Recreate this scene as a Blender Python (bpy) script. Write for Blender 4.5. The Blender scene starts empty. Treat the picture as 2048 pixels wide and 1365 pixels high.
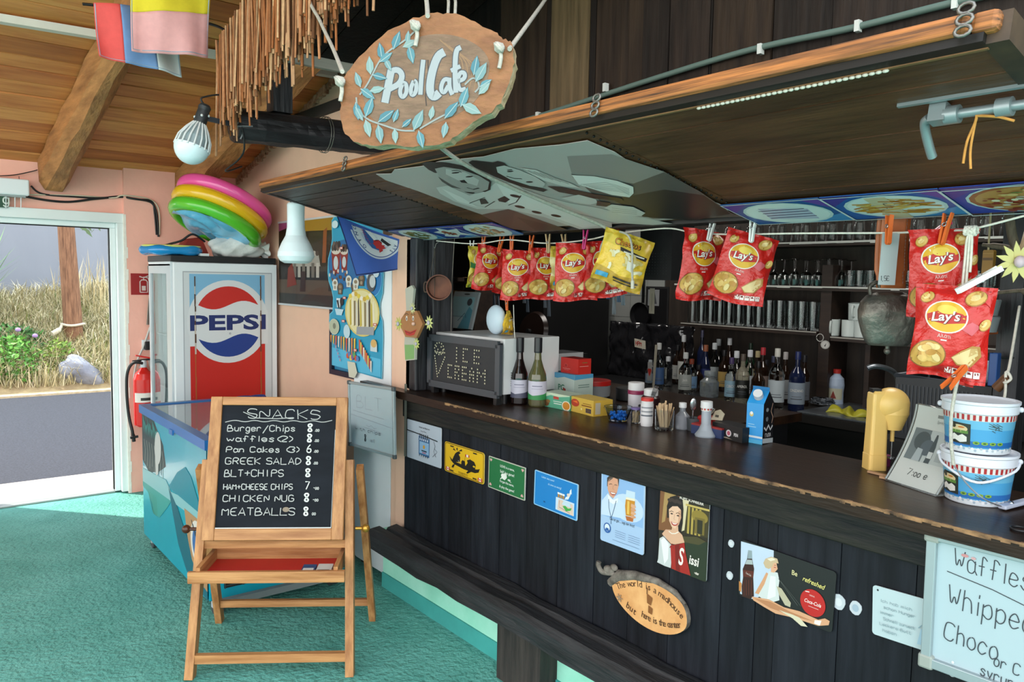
import bpy, bmesh, math, random
from mathutils import Vector as V, Matrix, noise
R = math.radians
C = bpy.context.scene.collection
scene = bpy.context.scene
# ---------------------------------------------------------------- camera
F, CX, CY = 1550.0, 1024.0, 682.5
YAW, PITCH, ROLL = R(38.54), R(4.5), R(-1.08)
CAM = V((0, 0, 1.55))
fwd = V((math.sin(YAW)*math.cos(PITCH), math.cos(YAW)*math.cos(PITCH), -math.sin(PITCH)))
rt0 = V((math.cos(YAW), -math.sin(YAW), 0)); dn0 = fwd.cross(rt0)
rt = rt0*math.cos(ROLL) + dn0*math.sin(ROLL)
dn = dn0*math.cos(ROLL) - rt0*math.sin(ROLL)
cd = bpy.data.cameras.new('camera'); cam = bpy.data.objects.new('camera', cd); C.objects.link(cam)
cd.sensor_width = 36; cd.lens = 36*F/2048; cd.clip_start = 0.05; cd.clip_end = 200
m = Matrix.Identity(4)
for i in range(3): m[i][0], m[i][1], m[i][2], m[i][3] = rt[i], -dn[i], -fwd[i], CAM[i]
cam.matrix_world = m
scene.camera = cam
# ---------------------------------------------------------------- world, sun, exposure
scene.view_settings.view_transform = 'Standard'; scene.view_settings.look = 'None'
scene.view_settings.exposure = 0.85; scene.view_settings.gamma = 1.0
scene.view_settings.use_curve_mapping = False
w = bpy.data.worlds.new('world'); scene.world = w; w.use_nodes = True
nt = w.node_tree; bg = nt.nodes['Background']
tc = nt.nodes.new('ShaderNodeTexCoord'); sx = nt.nodes.new('ShaderNodeSeparateXYZ'); cr = nt.nodes.new('ShaderNodeValToRGB')
nt.links.new(tc.outputs['Generated'], sx.inputs[0]); nt.links.new(sx.outputs['Z'], cr.inputs[0]); nt.links.new(cr.outputs[0], bg.inputs[0])
cr.color_ramp.elements[0].color = (1.0, 0.98, 0.93, 1); cr.color_ramp.elements[0].position = 0.0
cr.color_ramp.elements[1].color = (0.80, 0.89, 1.0, 1); cr.color_ramp.elements[1].position = 0.75
bg.inputs[1].default_value = 2.3
sd = bpy.data.lights.new('sun', 'SUN'); so = bpy.data.objects.new('sun', sd); C.objects.link(so)
sd.energy = 4.2; sd.angle = R(0.6); sd.color = (1.0, 0.94, 0.84)
so.rotation_euler = V((0.65, -0.75, -1.6)).to_track_quat('-Z', 'Y').to_euler()
so.location = (0, 9, 9)

def U(px, py, ax, val):
    d = rt*((px-CX)/F) + dn*((py-CY)/F) + fwd
    i = 'xyz'.index(ax)
    return CAM + d*((val-CAM[i])/d[i])
def UD(px, py, dist):
    d = rt*((px-CX)/F) + dn*((py-CY)/F) + fwd
    return CAM + d*dist
# ---------------------------------------------------------------- materials
def lin(h):
    h = h.lstrip('#'); o = []
    for i in (0, 2, 4):
        c = int(h[i:i+2], 16)/255
        o.append(c/12.92 if c <= .04045 else ((c+.055)/1.055)**2.4)
    return (*o, 1)
_M = {}
def M(name, hexc='#808080', rough=.5, metal=0, var=0.0, scale=6, hex2=None, stretch=(1, 1, 1), bump=0, bscale=40, trans=0, ior=1.45, spec=.5, coat=0, alpha=1, emit=0, sss=0):
    if name in _M: return _M[name]
    mt = bpy.data.materials.new(name); mt.use_nodes = True
    n = mt.node_tree; b = n.nodes['Principled BSDF']
    c = lin(hexc)
    b.inputs['Base Color'].default_value = c
    b.inputs['Roughness'].default_value = rough; b.inputs['Metallic'].default_value = metal
    b.inputs['Specular IOR Level'].default_value = spec; b.inputs['IOR'].default_value = ior
    b.inputs['Transmission Weight'].default_value = trans; b.inputs['Coat Weight'].default_value = coat
    b.inputs['Alpha'].default_value = alpha
    if emit:
        b.inputs['Emission Color'].default_value = c; b.inputs['Emission Strength'].default_value = emit
    if var or hex2:
        t = n.nodes.new('ShaderNodeTexCoord'); mp = n.nodes.new('ShaderNodeMapping'); mp.inputs['Scale'].default_value = stretch
        nz = n.nodes.new('ShaderNodeTexNoise'); nz.inputs['Scale'].default_value = scale; nz.inputs['Detail'].default_value = 6; nz.inputs['Roughness'].default_value = .6
        rp = n.nodes.new('ShaderNodeValToRGB')
        n.links.new(t.outputs['Object'], mp.inputs[0]); n.links.new(mp.outputs[0], nz.inputs[0]); n.links.new(nz.outputs[0], rp.inputs[0])
        n.links.new(rp.outputs[0], b.inputs['Base Color'])
        c2 = lin(hex2) if hex2 else tuple(min(1, x*(1+var)) for x in c[:3])+(1,)
        c1 = c if hex2 else tuple(x*(1-var) for x in c[:3])+(1,)
        rp.color_ramp.elements[0].position = .33; rp.color_ramp.elements[1].position = .67
        rp.color_ramp.elements[0].color = c1; rp.color_ramp.elements[1].color = c2
    if bump:
        t = n.nodes.new('ShaderNodeTexCoord'); mp = n.nodes.new('ShaderNodeMapping'); mp.inputs['Scale'].default_value = stretch
        nz = n.nodes.new('ShaderNodeTexNoise'); nz.inputs['Scale'].default_value = bscale; nz.inputs['Detail'].default_value = 4
        bp = n.nodes.new('ShaderNodeBump'); bp.inputs['Strength'].default_value = bump; bp.inputs['Distance'].default_value = .02
        n.links.new(t.outputs['Object'], mp.inputs[0]); n.links.new(mp.outputs[0], nz.inputs[0]); n.links.new(nz.outputs[0], bp.inputs['Height']); n.links.new(bp.outputs[0], b.inputs['Normal'])
    _M[name] = mt
    return mt
def P(h, rough=.45):   # printed / painted flat colour
    k = 'paint_%s_%d' % (h.lstrip('#'), rough*100)
    if k not in _M: M(k, h, rough=rough).node_tree.nodes['Principled BSDF'].inputs['Base Color'].default_value = tuple(c*.78 for c in lin(h)[:3])+(1,)
    return _M[k]
def WOOD(name, h1, h2, axis='z', rough=.6, s=3, k=14, bump=.15, spec=.5):
    st = {'x': (1, k, k), 'y': (k, 1, k), 'z': (k, k, 1)}[axis]
    return M(name, h1, hex2=h2, rough=rough, stretch=st, scale=s, bump=bump, bscale=s*2, spec=spec)
def GLASS(name, h='#ffffff', rough=.0):
    return M(name, h, rough=rough, trans=1, ior=1.45)
# ---------------------------------------------------------------- stroke lettering (grid: x 0-4, y 0-8, baseline 2)
G = {'A':"02 28 42;14 34",'B':"02 08 28 37 36 25 05;25 35 44 43 32 02",'C':"47 38 18 07 03 12 32 43",'D':"02 08 28 46 44 22 02",'E':"48 08 02 42;05 35",'F':"48 08 02;05 35",
'G':"47 38 18 07 03 12 32 43 45 25",'H':"02 08;42 48;05 45",'I':"22 28",'K':"02 08;48 05 42",'L':"08 02 42",'M':"02 08 25 48 42",'N':"02 08 42 48",'O':"18 07 03 12 32 43 47 38 18",
'P':"02 08 38 47 46 35 05",'R':"02 08 38 47 46 35 05;25 42",'S':"47 38 18 07 06 15 35 44 43 32 12 03",'T':"08 48;28 22",'U':"08 03 12 32 43 48",'V':"08 22 48",'W':"08 12 26 32 48",'Y':"08 25 48;25 22",
'a':"35 26 16 05 03 12 22 33;36 33 42",'b':"08 02;05 16 26 35 33 22 12 03",'c':"35 26 16 05 03 12 22 33",'d':"38 32;35 26 16 05 03 12 22 33",'e':"04 34 35 26 16 05 03 12 22 33",
'f':"37 28 18 17 12;05 25",'g':"35 26 16 05 03 12 22 33;36 31 20 10 01",'h':"08 02;05 16 26 35 32",'i':"12 16;18 17",'k':"08 02;36 04 32",'l':"18 12",'m':"02 06;05 16 25 22;25 36 45 42",
'n':"02 06;05 16 26 35 32",'o':"16 05 03 12 22 33 35 26 16",'p':"00 06;05 16 26 35 33 22 12 03",'r':"02 06;05 16 26 35",'s':"35 26 16 05 24 33 22 12 03",'t':"18 13 22 32;06 26",
'u':"06 03 12 22 33;36 32",'v':"06 12 26",'w':"06 12 25 32 46",'y':"06 13 23;36 10",'z':"06 36 02 32",'0':"16 05 03 12 22 33 35 26 16",'2':"07 18 38 47 46 02 42",'3':"08 38 47 46 25 44 43 32 12 03",
'6':"38 16 04 03 12 32 43 44 35 15 04",'7':"08 48 12",'8':"25 16 07 18 38 47 36 25 14 03 12 32 43 34 25",'1':"07 18 12",'5':"48 08 05 35 44 43 32 02",'+':"23 27;05 45",'/':"00 48",'(':"38 16 14 32",')':"08 26 24 02",
'.':"12 13",'€':"47 38 18 06 04 12 32 43;05 35",'-':"05 35",':':"12 13;15 16",',':"12 01",'!':"18 14;12 13","'":"18 16"}
def chaikin(p, n=2):
    for _ in range(n):
        q = [p[0]]
        for a, b in zip(p, p[1:]):
            q += [(a[0]*.75+b[0]*.25, a[1]*.75+b[1]*.25), (a[0]*.25+b[0]*.75, a[1]*.25+b[1]*.75)]
        p = q+[p[-1]]
    return p
_TX = {}
def font_mesh(s, shear=0, bold=0):
    k = (s, shear, bold)
    if k not in _TX:
        cu = bpy.data.curves.new('t', 'FONT'); cu.body = s; cu.size = 1; cu.shear = shear; cu.offset = bold; cu.resolution_u = 3
        cu.align_x = 'LEFT'
        o = bpy.data.objects.new('t', cu); me = bpy.data.meshes.new_from_object(o)
        vs = [(v.co.x, v.co.y) for v in me.vertices]; fs = [tuple(p.vertices) for p in me.polygons]
        bpy.data.objects.remove(o); bpy.data.curves.remove(cu); bpy.data.meshes.remove(me)
        _TX[k] = (vs, fs)
    return _TX[k]
class Fr:   # flat drawing frame: origin, u and v axes (their lengths are the drawing's width and height)
    def __init__(s, o, u, v):
        s.o, s.u, s.v = V(o), V(u), V(v); s.n = s.u.cross(s.v).normalized(); s.w, s.h = s.u.length, s.v.length; s.maxlen = None
    def at(s, x, y, l=0): return s.o + s.u*x + s.v*y + s.n*l
class Cyl:  # drawing wrapped on a (tapering) round body: centre of base, radii, height, start angle and sweep
    def __init__(s, c, r0, r1, h, a0, a1, z0=0):
        s.c, s.r0, s.r1, s.hh, s.a0, s.a1 = V(c), r0, r1, h, a0, a1
        s.w, s.h = abs(a1-a0)*(r0+r1)/2, h; s.maxlen = .05
    def at(s, x, y, l=0):
        a = s.a0+(s.a1-s.a0)*x; r = s.r0+(s.r1-s.r0)*y+l
        return V((s.c.x+math.cos(a)*r, s.c.y+math.sin(a)*r, s.c.z+s.hh*y))
class Fn:
    def __init__(s, fn, w, h, maxlen=.06): s.fn, s.w, s.h, s.maxlen = fn, w, h, maxlen
    def at(s, x, y, l=0): return s.fn(x, y, l)
class MB:
    def __init__(s): s.v, s.f, s.mi, s.sm, s.ms = [], [], [], [], []; s.T = None; s.fr = None; s.l = .0004; s.st = .00007
    def mat(s, m):
        if isinstance(m, str): m = P(m)
        if m not in s.ms: s.ms.append(m)
        return s.ms.index(m)
    def add(s, vs, fs, mt, smooth=False):
        b = len(s.v); k = s.mat(mt)
        s.v += [(s.T @ V(p)) if s.T else V(p) for p in vs]
        for f in fs: s.f.append([b+i for i in f]); s.mi.append(k); s.sm.append(smooth)
        return s
    def box(s, lo, hi, mt):
        x0, y0, z0 = lo; x1, y1, z1 = hi
        vs = [(x0,y0,z0),(x1,y0,z0),(x1,y1,z0),(x0,y1,z0),(x0,y0,z1),(x1,y0,z1),(x1,y1,z1),(x0,y1,z1)]
        return s.add(vs, [(3,2,1,0),(4,5,6,7),(0,1,5,4),(1,2,6,5),(2,3,7,6),(3,0,4,7)], mt)
    def bar(s, a, b, wx, wy, mt, up=(0, 0, 1)):   # a straight bar of rectangular section from a to b
        a, b = V(a), V(b); d = (b-a).normalized(); u = d.cross(V(up))
        if u.length < 1e-4: u = d.cross(V((1, 0, 0)))
        u.normalize(); v = d.cross(u)
        vs = []
        for p in (a, b):
            for i, j in ((-1,-1),(1,-1),(1,1),(-1,1)): vs.append(p+u*wx*i/2+v*wy*j/2)
        return s.add(vs, [(0,1,2,3),(7,6,5,4),(0,4,5,1),(1,5,6,2),(2,6,7,3),(3,7,4,0)], mt)
    def tube(s, pts, r, mt, n=8, closed=False):
        pts = [V(p) for p in pts]; N = len(pts); vs = []; fs = []; u = None
        for i, p in enumerate(pts):
            a = pts[i-1] if (i or closed) else p; b = pts[(i+1) % N] if (i < N-1 or closed) else p
            d = (b-a).normalized()
            if u is None:
                u = d.cross(V((0, 0, 1)))
                if u.length < 1e-3: u = d.cross(V((1, 0, 0)))
            else: u = u-d*u.dot(d)
            u.normalize(); v = d.cross(u); rr = r[i] if isinstance(r, (list, tuple)) else r
            vs += [p+(u*math.cos(k*2*math.pi/n)+v*math.sin(k*2*math.pi/n))*rr for k in range(n)]
        for i in range(N if closed else N-1):
            j = (i+1) % N
            for k in range(n): fs.append((i*n+k, i*n+(k+1) % n, j*n+(k+1) % n, j*n+k))
        s.add(vs, fs, mt, True)
        if not closed: s.add(vs[:n], [tuple(range(n-1, -1, -1))], mt); s.add(vs[-n:], [tuple(range(n))], mt)
        return s
    def cyl(s, a, b, r, mt, r2=None, n=20): return s.tube([a, b], [r, r if r2 is None else r2], mt, n)
    def lathe(s, prof, mt, c=(0, 0, 0), n=24, ax=None):
        c = V(c); N = len(prof); mts = mt if isinstance(mt, list) else [mt]*(N-1)
        for i in range(N-1):
            (r0, z0), (r1, z1) = prof[i], prof[i+1]
            vs = []; fs = []
            for k in range(n):
                a = 2*math.pi*k/n
                vs += [(r0*math.cos(a), r0*math.sin(a), z0), (r1*math.cos(a), r1*math.sin(a), z1)]
            for k in range(n):
                j = (k+1) % n; fs.append((2*k, 2*j, 2*j+1, 2*k+1))
            vs = [V(p)+c for p in vs] if ax is None else [c+ax @ V(p) for p in vs]
            s.add(vs, fs, mts[i], True)
        return s
    def grid(s, fn, nu, nv, mt, cu=False, cv=False, smooth=True):
        vs = [fn(i/(nu if cu else nu-1), j/(nv if cv else nv-1)) for i in range(nu) for j in range(nv)]; fs = []
        for i in range(nu if cu else nu-1):
            for j in range(nv if cv else nv-1):
                a, b = (i+1) % nu, (j+1) % nv; fs.append((i*nv+j, a*nv+j, a*nv+b, i*nv+b))
        return s.add(vs, fs, mt, smooth)
    def ball(s, c, r, mt, n=14, T=None):
        c = V(c); rr = r if isinstance(r, (tuple, list)) else (r, r, r)
        def fn(u, v):
            a, b = u*2*math.pi, (v-.5)*math.pi
            q = V((rr[0]*math.cos(a)*math.cos(b), rr[1]*math.sin(a)*math.cos(b), rr[2]*math.sin(b)))
            return c+(T @ q if T else q)
        return s.grid(fn, n, n//2+2, mt, cu=True)
    def prism(s, poly, th, mt, side=None, back=True):   # plate of outline poly (in s.fr units), front face at lift 0
        n = len(poly); A = [s.fr.at(x, y, 0) for x, y in poly]; B = [s.fr.at(x, y, -th) for x, y in poly]
        s.add(A, [tuple(range(n))], mt)
        s.add(A+B, [(i, n+i, n+(i+1) % n, (i+1) % n) for i in range(n)], side or mt)
        if back: s.add(B, [tuple(range(n-1, -1, -1))], side or mt)
        return s
    # ---- flat drawing on s.fr
    def poly(s, pts, col):
        n = len(pts)
        area = sum(pts[i][0]*pts[(i+1) % n][1]-pts[(i+1) % n][0]*pts[i][1] for i in range(n))
        if area < 0: pts = pts[::-1]
        if s.fr.maxlen is None: s.add([s.fr.at(x, y, s.l) for x, y in pts], [tuple(range(n))], col)
        else: s._curved(pts, [tuple(range(n))], col)
        s.l += s.st if s.fr.maxlen is None else max(s.st, .00022); return s
    def _curved(s, pts, fs, col):
        bm = bmesh.new(); vs = [bm.verts.new((x*s.fr.w, y*s.fr.h, 0)) for x, y in pts]
        for f in fs:
            try: bm.faces.new([vs[i] for i in f])
            except ValueError: pass
        bmesh.ops.triangulate(bm, faces=bm.faces[:])
        for _ in range(5):
            L = s.fr.maxlen*max(s.fr.w, s.fr.h)
            es = [e for e in bm.edges if e.calc_length() > L]
            if not es: break
            bmesh.ops.subdivide_edges(bm, edges=es, cuts=1); bmesh.ops.triangulate(bm, faces=bm.faces[:])
        bm.verts.index_update()
        s.add([s.fr.at(v.co.x/s.fr.w, v.co.y/s.fr.h, s.l) for v in bm.verts], [tuple(v.index for v in f.verts) for f in bm.faces], col, True); bm.free()
    def rect(s, x0, y0, x1, y1, col): return s.poly([(x0, y0), (x1, y0), (x1, y1), (x0, y1)], col)
    def ell(s, cx, cy, rx, ry=None, col='#fff', rot=0, n=20, a0=0, a1=360):
        k = s.fr.w/s.fr.h; ry = rx*k if ry is None else ry; c, q = math.cos(R(rot)), math.sin(R(rot)); o = []
        full = a1-a0 >= 360
        for i in range(n if full else n+1):
            a = R(a0+(a1-a0)*i/n); x, y = rx*math.cos(a)*k, ry*math.sin(a)
            o.append((cx+(x*c-y*q)/k, cy+x*q+y*c))
        return s.poly(o, col)
    def line(s, pts, wd, col, closed=False):    # ribbon; wd in units of the height
        k = s.fr.w/s.fr.h; p = [V((x*k, y)) for x, y in pts]; n = len(p); A, B = [], []
        for i in range(n):
            a = p[i-1] if (i or closed) else p[i]; b = p[(i+1) % n] if (i < n-1 or closed) else p[i]
            d = (b-a); d = d.normalized() if d.length > 1e-9 else V((1, 0)); q = V((-d.y, d.x))*wd/2
            A.append(p[i]+q); B.append(p[i]-q)
        vs = [(v.x/k, v.y) for v in A+B]; fs = [(i, n+i, n+(i+1) % n, (i+1) % n) for i in range(n if closed else n-1)]
        if s.fr.maxlen is None: s.add([s.fr.at(x, y, s.l) for x, y in vs], fs, col)
        else: s._curved(vs, fs, col)
        s.l += s.st*.6 if s.fr.maxlen is None else max(s.st, .00022); return s
    def text(s, t, x, y, size, col, al='C', sx=1.0, rot=0, shear=0, bold=0):
        vs, fs = font_mesh(t, shear, bold); k = s.fr.w/s.fr.h
        if not vs: return s
        x0, x1 = min(v[0] for v in vs), max(v[0] for v in vs); off = {'L': x0, 'C': (x0+x1)/2, 'R': x1}[al]
        c, q = math.cos(R(rot)), math.sin(R(rot)); o = []
        for a, b in vs:
            a = (a-off)*size*sx; b = b*size; o.append((x+(a*c-b*q)/k, y+a*q+b*c))
        if s.fr.maxlen is None: s.add([s.fr.at(a, b, s.l) for a, b in o], fs, col)
        else: s._curved(o, fs, col)
        s.l += s.st; return s
    def hand(s, t, x, y, size, col, wd=.012, sx=1.0, rot=0, jit=.0, seed=1, width=None):   # handwriting; size = capital height
        rg = random.Random(seed); k = s.fr.w/s.fr.h; u = size/6; pen = 0; st = []
        for ch in t:
            g = G.get(ch)
            if g:
                for sk in g.split(';'):
                    pt = [(pen+int(c[0])+rg.uniform(-jit, jit), int(c[1])-2+rg.uniform(-jit, jit)) for c in sk.split()]
                    if len(pt) > 3: pt = chaikin(pt)
                    st.append(pt)
            pen += 3 if ch == ' ' else 2.6 if ch in "il.:(')!1," else 5.2 if (ch.isupper() or ch in '+23678/€mw') else 4.3
        if width: sx = width*k/(pen*u)
        c, q = math.cos(R(rot)), math.sin(R(rot))
        for pt in st:
            s.line([(x+(a*u*sx*c-b*u*q)/k, y+a*u*sx*q+b*u*c) for a, b in pt], wd, col)
        return s
    def build(s, name, parent=None, loc=None, rot=None, label=None, cat=None, group=None, kind=None, bevel=0, world=False, base=True, solid=0, sub=0):
        vs = s.v
        if world and parent is not None:
            inv = wm(parent).inverted(); vs = [inv @ p for p in vs]
        if parent is None and loc is None and base and vs:
            lo = [min(p[i] for p in vs) for i in range(3)]; hi = [max(p[i] for p in vs) for i in range(3)]
            loc = V(((lo[0]+hi[0])/2, (lo[1]+hi[1])/2, lo[2])); vs = [p-loc for p in vs]
        me = bpy.data.meshes.new(name); me.from_pydata([tuple(p) for p in vs], [], s.f)
        for m_ in s.ms: me.materials.append(m_)
        me.polygons.foreach_set('material_index', s.mi); me.polygons.foreach_set('use_smooth', s.sm); me.update()
        o = bpy.data.objects.new(name, me); C.objects.link(o)
        if parent is not None: o.parent = parent
        if loc is not None: o.location = loc
        if rot is not None: o.rotation_euler = rot
        if bevel:
            b = o.modifiers.new('bevel', 'BEVEL'); b.width = bevel; b.segments = 2; b.limit_method = 'ANGLE'; b.angle_limit = R(50)
        if solid: q = o.modifiers.new('solid', 'SOLIDIFY'); q.thickness = solid
        if sub: q = o.modifiers.new('sub', 'SUBSURF'); q.levels = sub; q.render_levels = sub
        tag(o, label, cat, group, kind); return o
def wm(o):
    m_ = Matrix.LocRotScale(o.location, o.rotation_euler, o.scale)
    return wm(o.parent) @ m_ if o.parent else m_
def tag(o, label=None, cat=None, group=None, kind=None):
    for k, v in (('label', label), ('category', cat), ('group', group), ('kind', kind)):
        if v: o[k] = v
    return o
def thing(name, label, cat, loc=(0, 0, 0), rot=(0, 0, 0), group=None):
    o = bpy.data.objects.new(name, None); C.objects.link(o); o.empty_display_size = .05
    o.location = loc; o.rotation_euler = rot; return tag(o, label, cat, group)
def dup(o, loc, rot=None, label=None, parent=None, sc=None):
    c = o.copy(); C.objects.link(c)
    if parent is not None: c.parent = parent
    else:
        c.location = loc
        if rot is not None: c.rotation_euler = rot
        if sc is not None: c.scale = sc
        if label: c['label'] = label
    for ch in list(o.children): dup(ch, None, parent=c)
    return c
def bez(pts, n=6):   # Catmull-Rom through pts
    pts = [V(p) for p in pts]; o = []
    for i in range(len(pts)-1):
        a, b, c, d = pts[max(i-1, 0)], pts[i], pts[i+1], pts[min(i+2, len(pts)-1)]
        for k in range(n):
            t = k/n; o.append(.5*((2*b)+(c-a)*t+(2*a-5*b+4*c-d)*t*t+(3*b-a-3*c+d)*t**3))
    return o+[pts[-1]]
def rrect(w_, h_, r, n=4):
    o = []
    for cx, cy, a in ((w_-r, h_-r, 0), (r, h_-r, 90), (r, r, 180), (w_-r, r, 270)):
        o += [(cx+r*math.cos(R(a+90*i/n)), cy+r*math.sin(R(a+90*i/n))) for i in range(n+1)]
    return o
ORD = ['first', 'second', 'third', 'fourth', 'fifth', 'sixth', 'seventh', 'eighth', 'ninth', 'tenth', 'eleventh', 'twelfth', 'thirteenth', 'fourteenth', 'fifteenth', 'sixteenth', 'seventeenth', 'eighteenth', 'nineteenth', 'twentieth', 'twenty-first', 'twenty-second', 'twenty-third', 'twenty-fourth', 'twenty-fifth']
rnd = random.Random(7)
# ================================================================ THE SETTING
XB, XW, YD, ZC = 1.88, 2.03, 5.91, 1.02     # bar front, side wall, door wall, counter height
m_floor = M('teal_floor_paint', '#4b9488', hex2='#64aa9f', rough=.75, scale=3.2, bump=.8, bscale=45)
MB().box((-7, -9, -.12), (4.6, YD+.12, 0), m_floor).build('floor', kind='structure')
m_pink = M('pink_wall_paint', '#efb3a2', rough=.8, var=.06, scale=3, bump=.12, bscale=14)
m_peach = M('peach_wall_paint', '#d9b39b', rough=.8, var=.05, scale=3, bump=.12, bscale=14)
m_plaster = M('white_plaster', '#e9e4da', rough=.85, var=.06, scale=30)
DX0, DX1, DZ = .44, 1.205, 1.89
b = MB()
b.box((-3.2, YD, 0), (DX0-.05, YD+.22, 3.1), m_pink).box((DX0-.05, YD, DZ+.05), (1.25, YD+.22, 3.1), m_pink)
b.box((1.25, YD-.045, 0), (XW+.2, YD+.22, 3.1), m_pink)
for k in range(26):   # flaking white paint down the pilaster's edge
    z = k*.075; b.box((1.243, YD-.047, z), (1.258+rnd.uniform(0, .012), YD-.03, z+.075), m_plaster)
b.build('wall_far', kind='structure')
# side wall carrying the roof's gable slope
b = MB(); z0, z1 = 2.26, 3.05
for y0, y1 in ((3.36, YD),):
    vs = [(XW, y0, 0), (XW, y1, 0), (XW, y1, 2.25), (XW, y0, 2.26+.265*(YD-y0))]
    vs += [(x+.16, y, z) for x, y, z in vs]
    b.add(vs, [(0,1,2,3),(7,6,5,4),(0,3,7,4),(1,5,6,2),(3,2,6,7),(0,4,5,1)], m_peach)
b.box((1.90, 3.165, 0), (2.088, 3.285, 1.76), m_peach).box((1.917, 3.285, 0), (2.088, 3.36, 1.8), m_peach)
for k in range(12): b.box((1.896, 3.163, .3+k*.055), (1.905, 3.171+rnd.uniform(0, .008), .3+(k+1)*.055), m_plaster)
b.build('wall_right', kind='structure')
# ceiling of boards running along x, sloping down to the door wall
def zc(y): return 2.25+.265*(YD-y)
cols = [WOOD('ceiling_board_%d' % i, a, c, 'x', .6, 2.2, 9) for i, (a, c) in enumerate([('#a85a2a', '#c87a3e'), ('#b4662f', '#d68c4a'), ('#96501f', '#b86c30'), ('#bd743a', '#dc9854')])]
b = MB(); y = YD+.15; i = 0
while y > 1.2:
    h = rnd.uniform(.13, .17); y2 = y-h+.012
    lo = [(-3.2, y, zc(y)), (XW+.02, y, zc(y)), (XW+.02, y2, zc(y2)), (-3.2, y2, zc(y2))]
    dz = rnd.uniform(0, .010)
    vs = [(a, c, d+dz) for a, c, d in lo]+[(a, c, d+.05) for a, c, d in lo]
    b.add(vs, [(0,1,2,3),(7,6,5,4),(0,4,5,1),(1,5,6,2),(2,6,7,3),(3,7,4,0)], cols[i*7 % 4 if i % 3 else 1]); y -= h; i += 1
sd_ = M('ceiling_seam_dark', '#1c1008', rough=.9); b.add([(-3.2, YD+.1, zc(YD+.1)+.018), (-3.2, 1.2, zc(1.2)+.018), (XW, 1.2, zc(1.2)+.018), (XW, YD+.1, zc(YD+.1)+.018)], [(0, 1, 2, 3)], sd_)
b.box((-3.2, 1.2, zc(1.2)+.05), (XW+.02, YD+.2, zc(1.2)+.08), M('roof_felt', '#4a4038', rough=.9))
b.build('ceiling', kind='structure')
# rough mortar along the gable joint
b = MB(); yy = YD
while yy > 3.9:
    d = rnd.uniform(.03, .06); b.box((XW-.012-rnd.uniform(0, .012), yy-d, zc(yy)-.03-rnd.uniform(0, .02)), (XW+.01, yy, zc(yy-d)-.003), M('old_mortar', '#8a5136', hex2='#c9a184', rough=.95, scale=30)); yy -= d
b.build('trim_1', kind='structure')
# doorway frame
m_upvc = M('white_upvc', '#dfe6e6', rough=.35, var=.03, scale=4)
b = MB()
b.box((DX0-.06, YD-.03, DZ), (1.262, YD+.16, DZ+.065), m_upvc).box((1.205, YD-.03, .01), (1.262, YD+.16, DZ), m_upvc).box((DX0-.06, YD-.03, .01), (DX0, YD+.16, DZ), m_upvc)
b.box((DX0, YD+.02, DZ-.035), (1.205, YD+.10, DZ), m_upvc).box((1.17, YD+.02, .01), (1.205, YD+.10, DZ-.035), m_upvc)
b.box((1.163, YD+.03, .02), (1.17, YD+.06, DZ-.03), M('black_rubber_seal', '#15171a', rough=.6)).box((DX0, YD+.03, DZ-.042), (1.17, YD+.06, DZ-.035), M('black_rubber_seal'))
b.box((DX0, YD+.02, 0), (1.17, YD+.10, .014), M('sill_metal', '#a7aaa8', rough=.4, metal=.6))
b.build('door_1', kind='structure', bevel=.004)
# kerb under the bar
m_kerb = M('mint_kerb_paint', '#8fd9c0', hex2='#a5e4cf', rough=.6, scale=6, bump=.1)
MB().box((1.875, -.6, 0), (2.0, 3.36, .30), m_kerb).box((1.868, -.6, 0), (1.88, 3.36, .075), M('turquoise_kerb_paint', '#3f9d97', var=.1, rough=.6)).build('baseboard_1', kind='structure')
# ---- dark planked wall above the bar opening
b = MB(); y = 3.36; pc = [('#120e0c', '#241c17'), ('#18120f', '#2d231d'), ('#0e0b0a', '#1d1713'), ('#1e1611', '#33271d')]
pm = [WOOD('dark_plank_%d' % i, a, c, 'z', .55, 2.5, 10, .15, .25) for i, (a, c) in enumerate(pc)]; pl = WOOD('pale_weathered_plank', '#42351f', '#5f4d33', 'z', .6, 3, 12)
cuts = [3.36, 3.1, 2.82, 2.55, 2.27, 2.0, 1.78, 1.50, U(1100, 100, 'x', 1.94).y, U(1178, 100, 'x', 1.94).y, U(1338, 80, 'x', 1.94).y, U(1420, 60, 'x', 1.94).y, U(1545, 50, 'x', 1.94).y, U(1665, 30, 'x', 1.94).y, .55, .3, .05, -.2, -.6]
cuts = sorted(set(round(c, 3) for c in cuts), reverse=True)
for i, (a, c) in enumerate(zip(cuts, cuts[1:])):
    mm = pl if abs(a-U(1100, 100, 'x', 1.94).y) < .002 else pm[(i*5) % 4]
    b.box((1.94+rnd.uniform(0, .008), c+.004, 1.80), (2.0, a, 3.6), mm)
b.box((1.955, -.6, 1.80), (2.01, 3.36, 3.6), pm[2])
b.build('wall_upper', kind='structure')
MB().box((1.93, -.6, 1.735), (2.03, 3.30, 1.80), M('black_beam', '#171717', rough=.5, var=.25, scale=8, stretch=(8, 1, 8))).build('trim_2', kind='structure')
# dark soffit boards of the little bar roof
b = MB(); x = 1.19; i = 0
while x < 1.92:
    x2 = min(x+.155, 1.94); zf = lambda y: 2.52+.265*(3.3-y)
    vs = [(a, y, zf(y)+dz) for dz in (0, .03) for a, y in ((x, 3.3), (x, .9), (x2, .9), (x2, 3.3))]
    b.add(vs, [(0,1,2,3),(7,6,5,4),(0,4,5,1),(1,5,6,2),(2,6,7,3),(3,7,4,0)], pm[i % 3]); x += .16; i += 1
b.build('ceiling_soffit', kind='structure')
MB().box((1.19, 3.302, 2.475), (1.94, 3.325, 2.525), M('whitish_board', '#b7b2a6', rough=.6, var=.08, stretch=(1, 9, 9))).build('trim_3', kind='structure')
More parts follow.
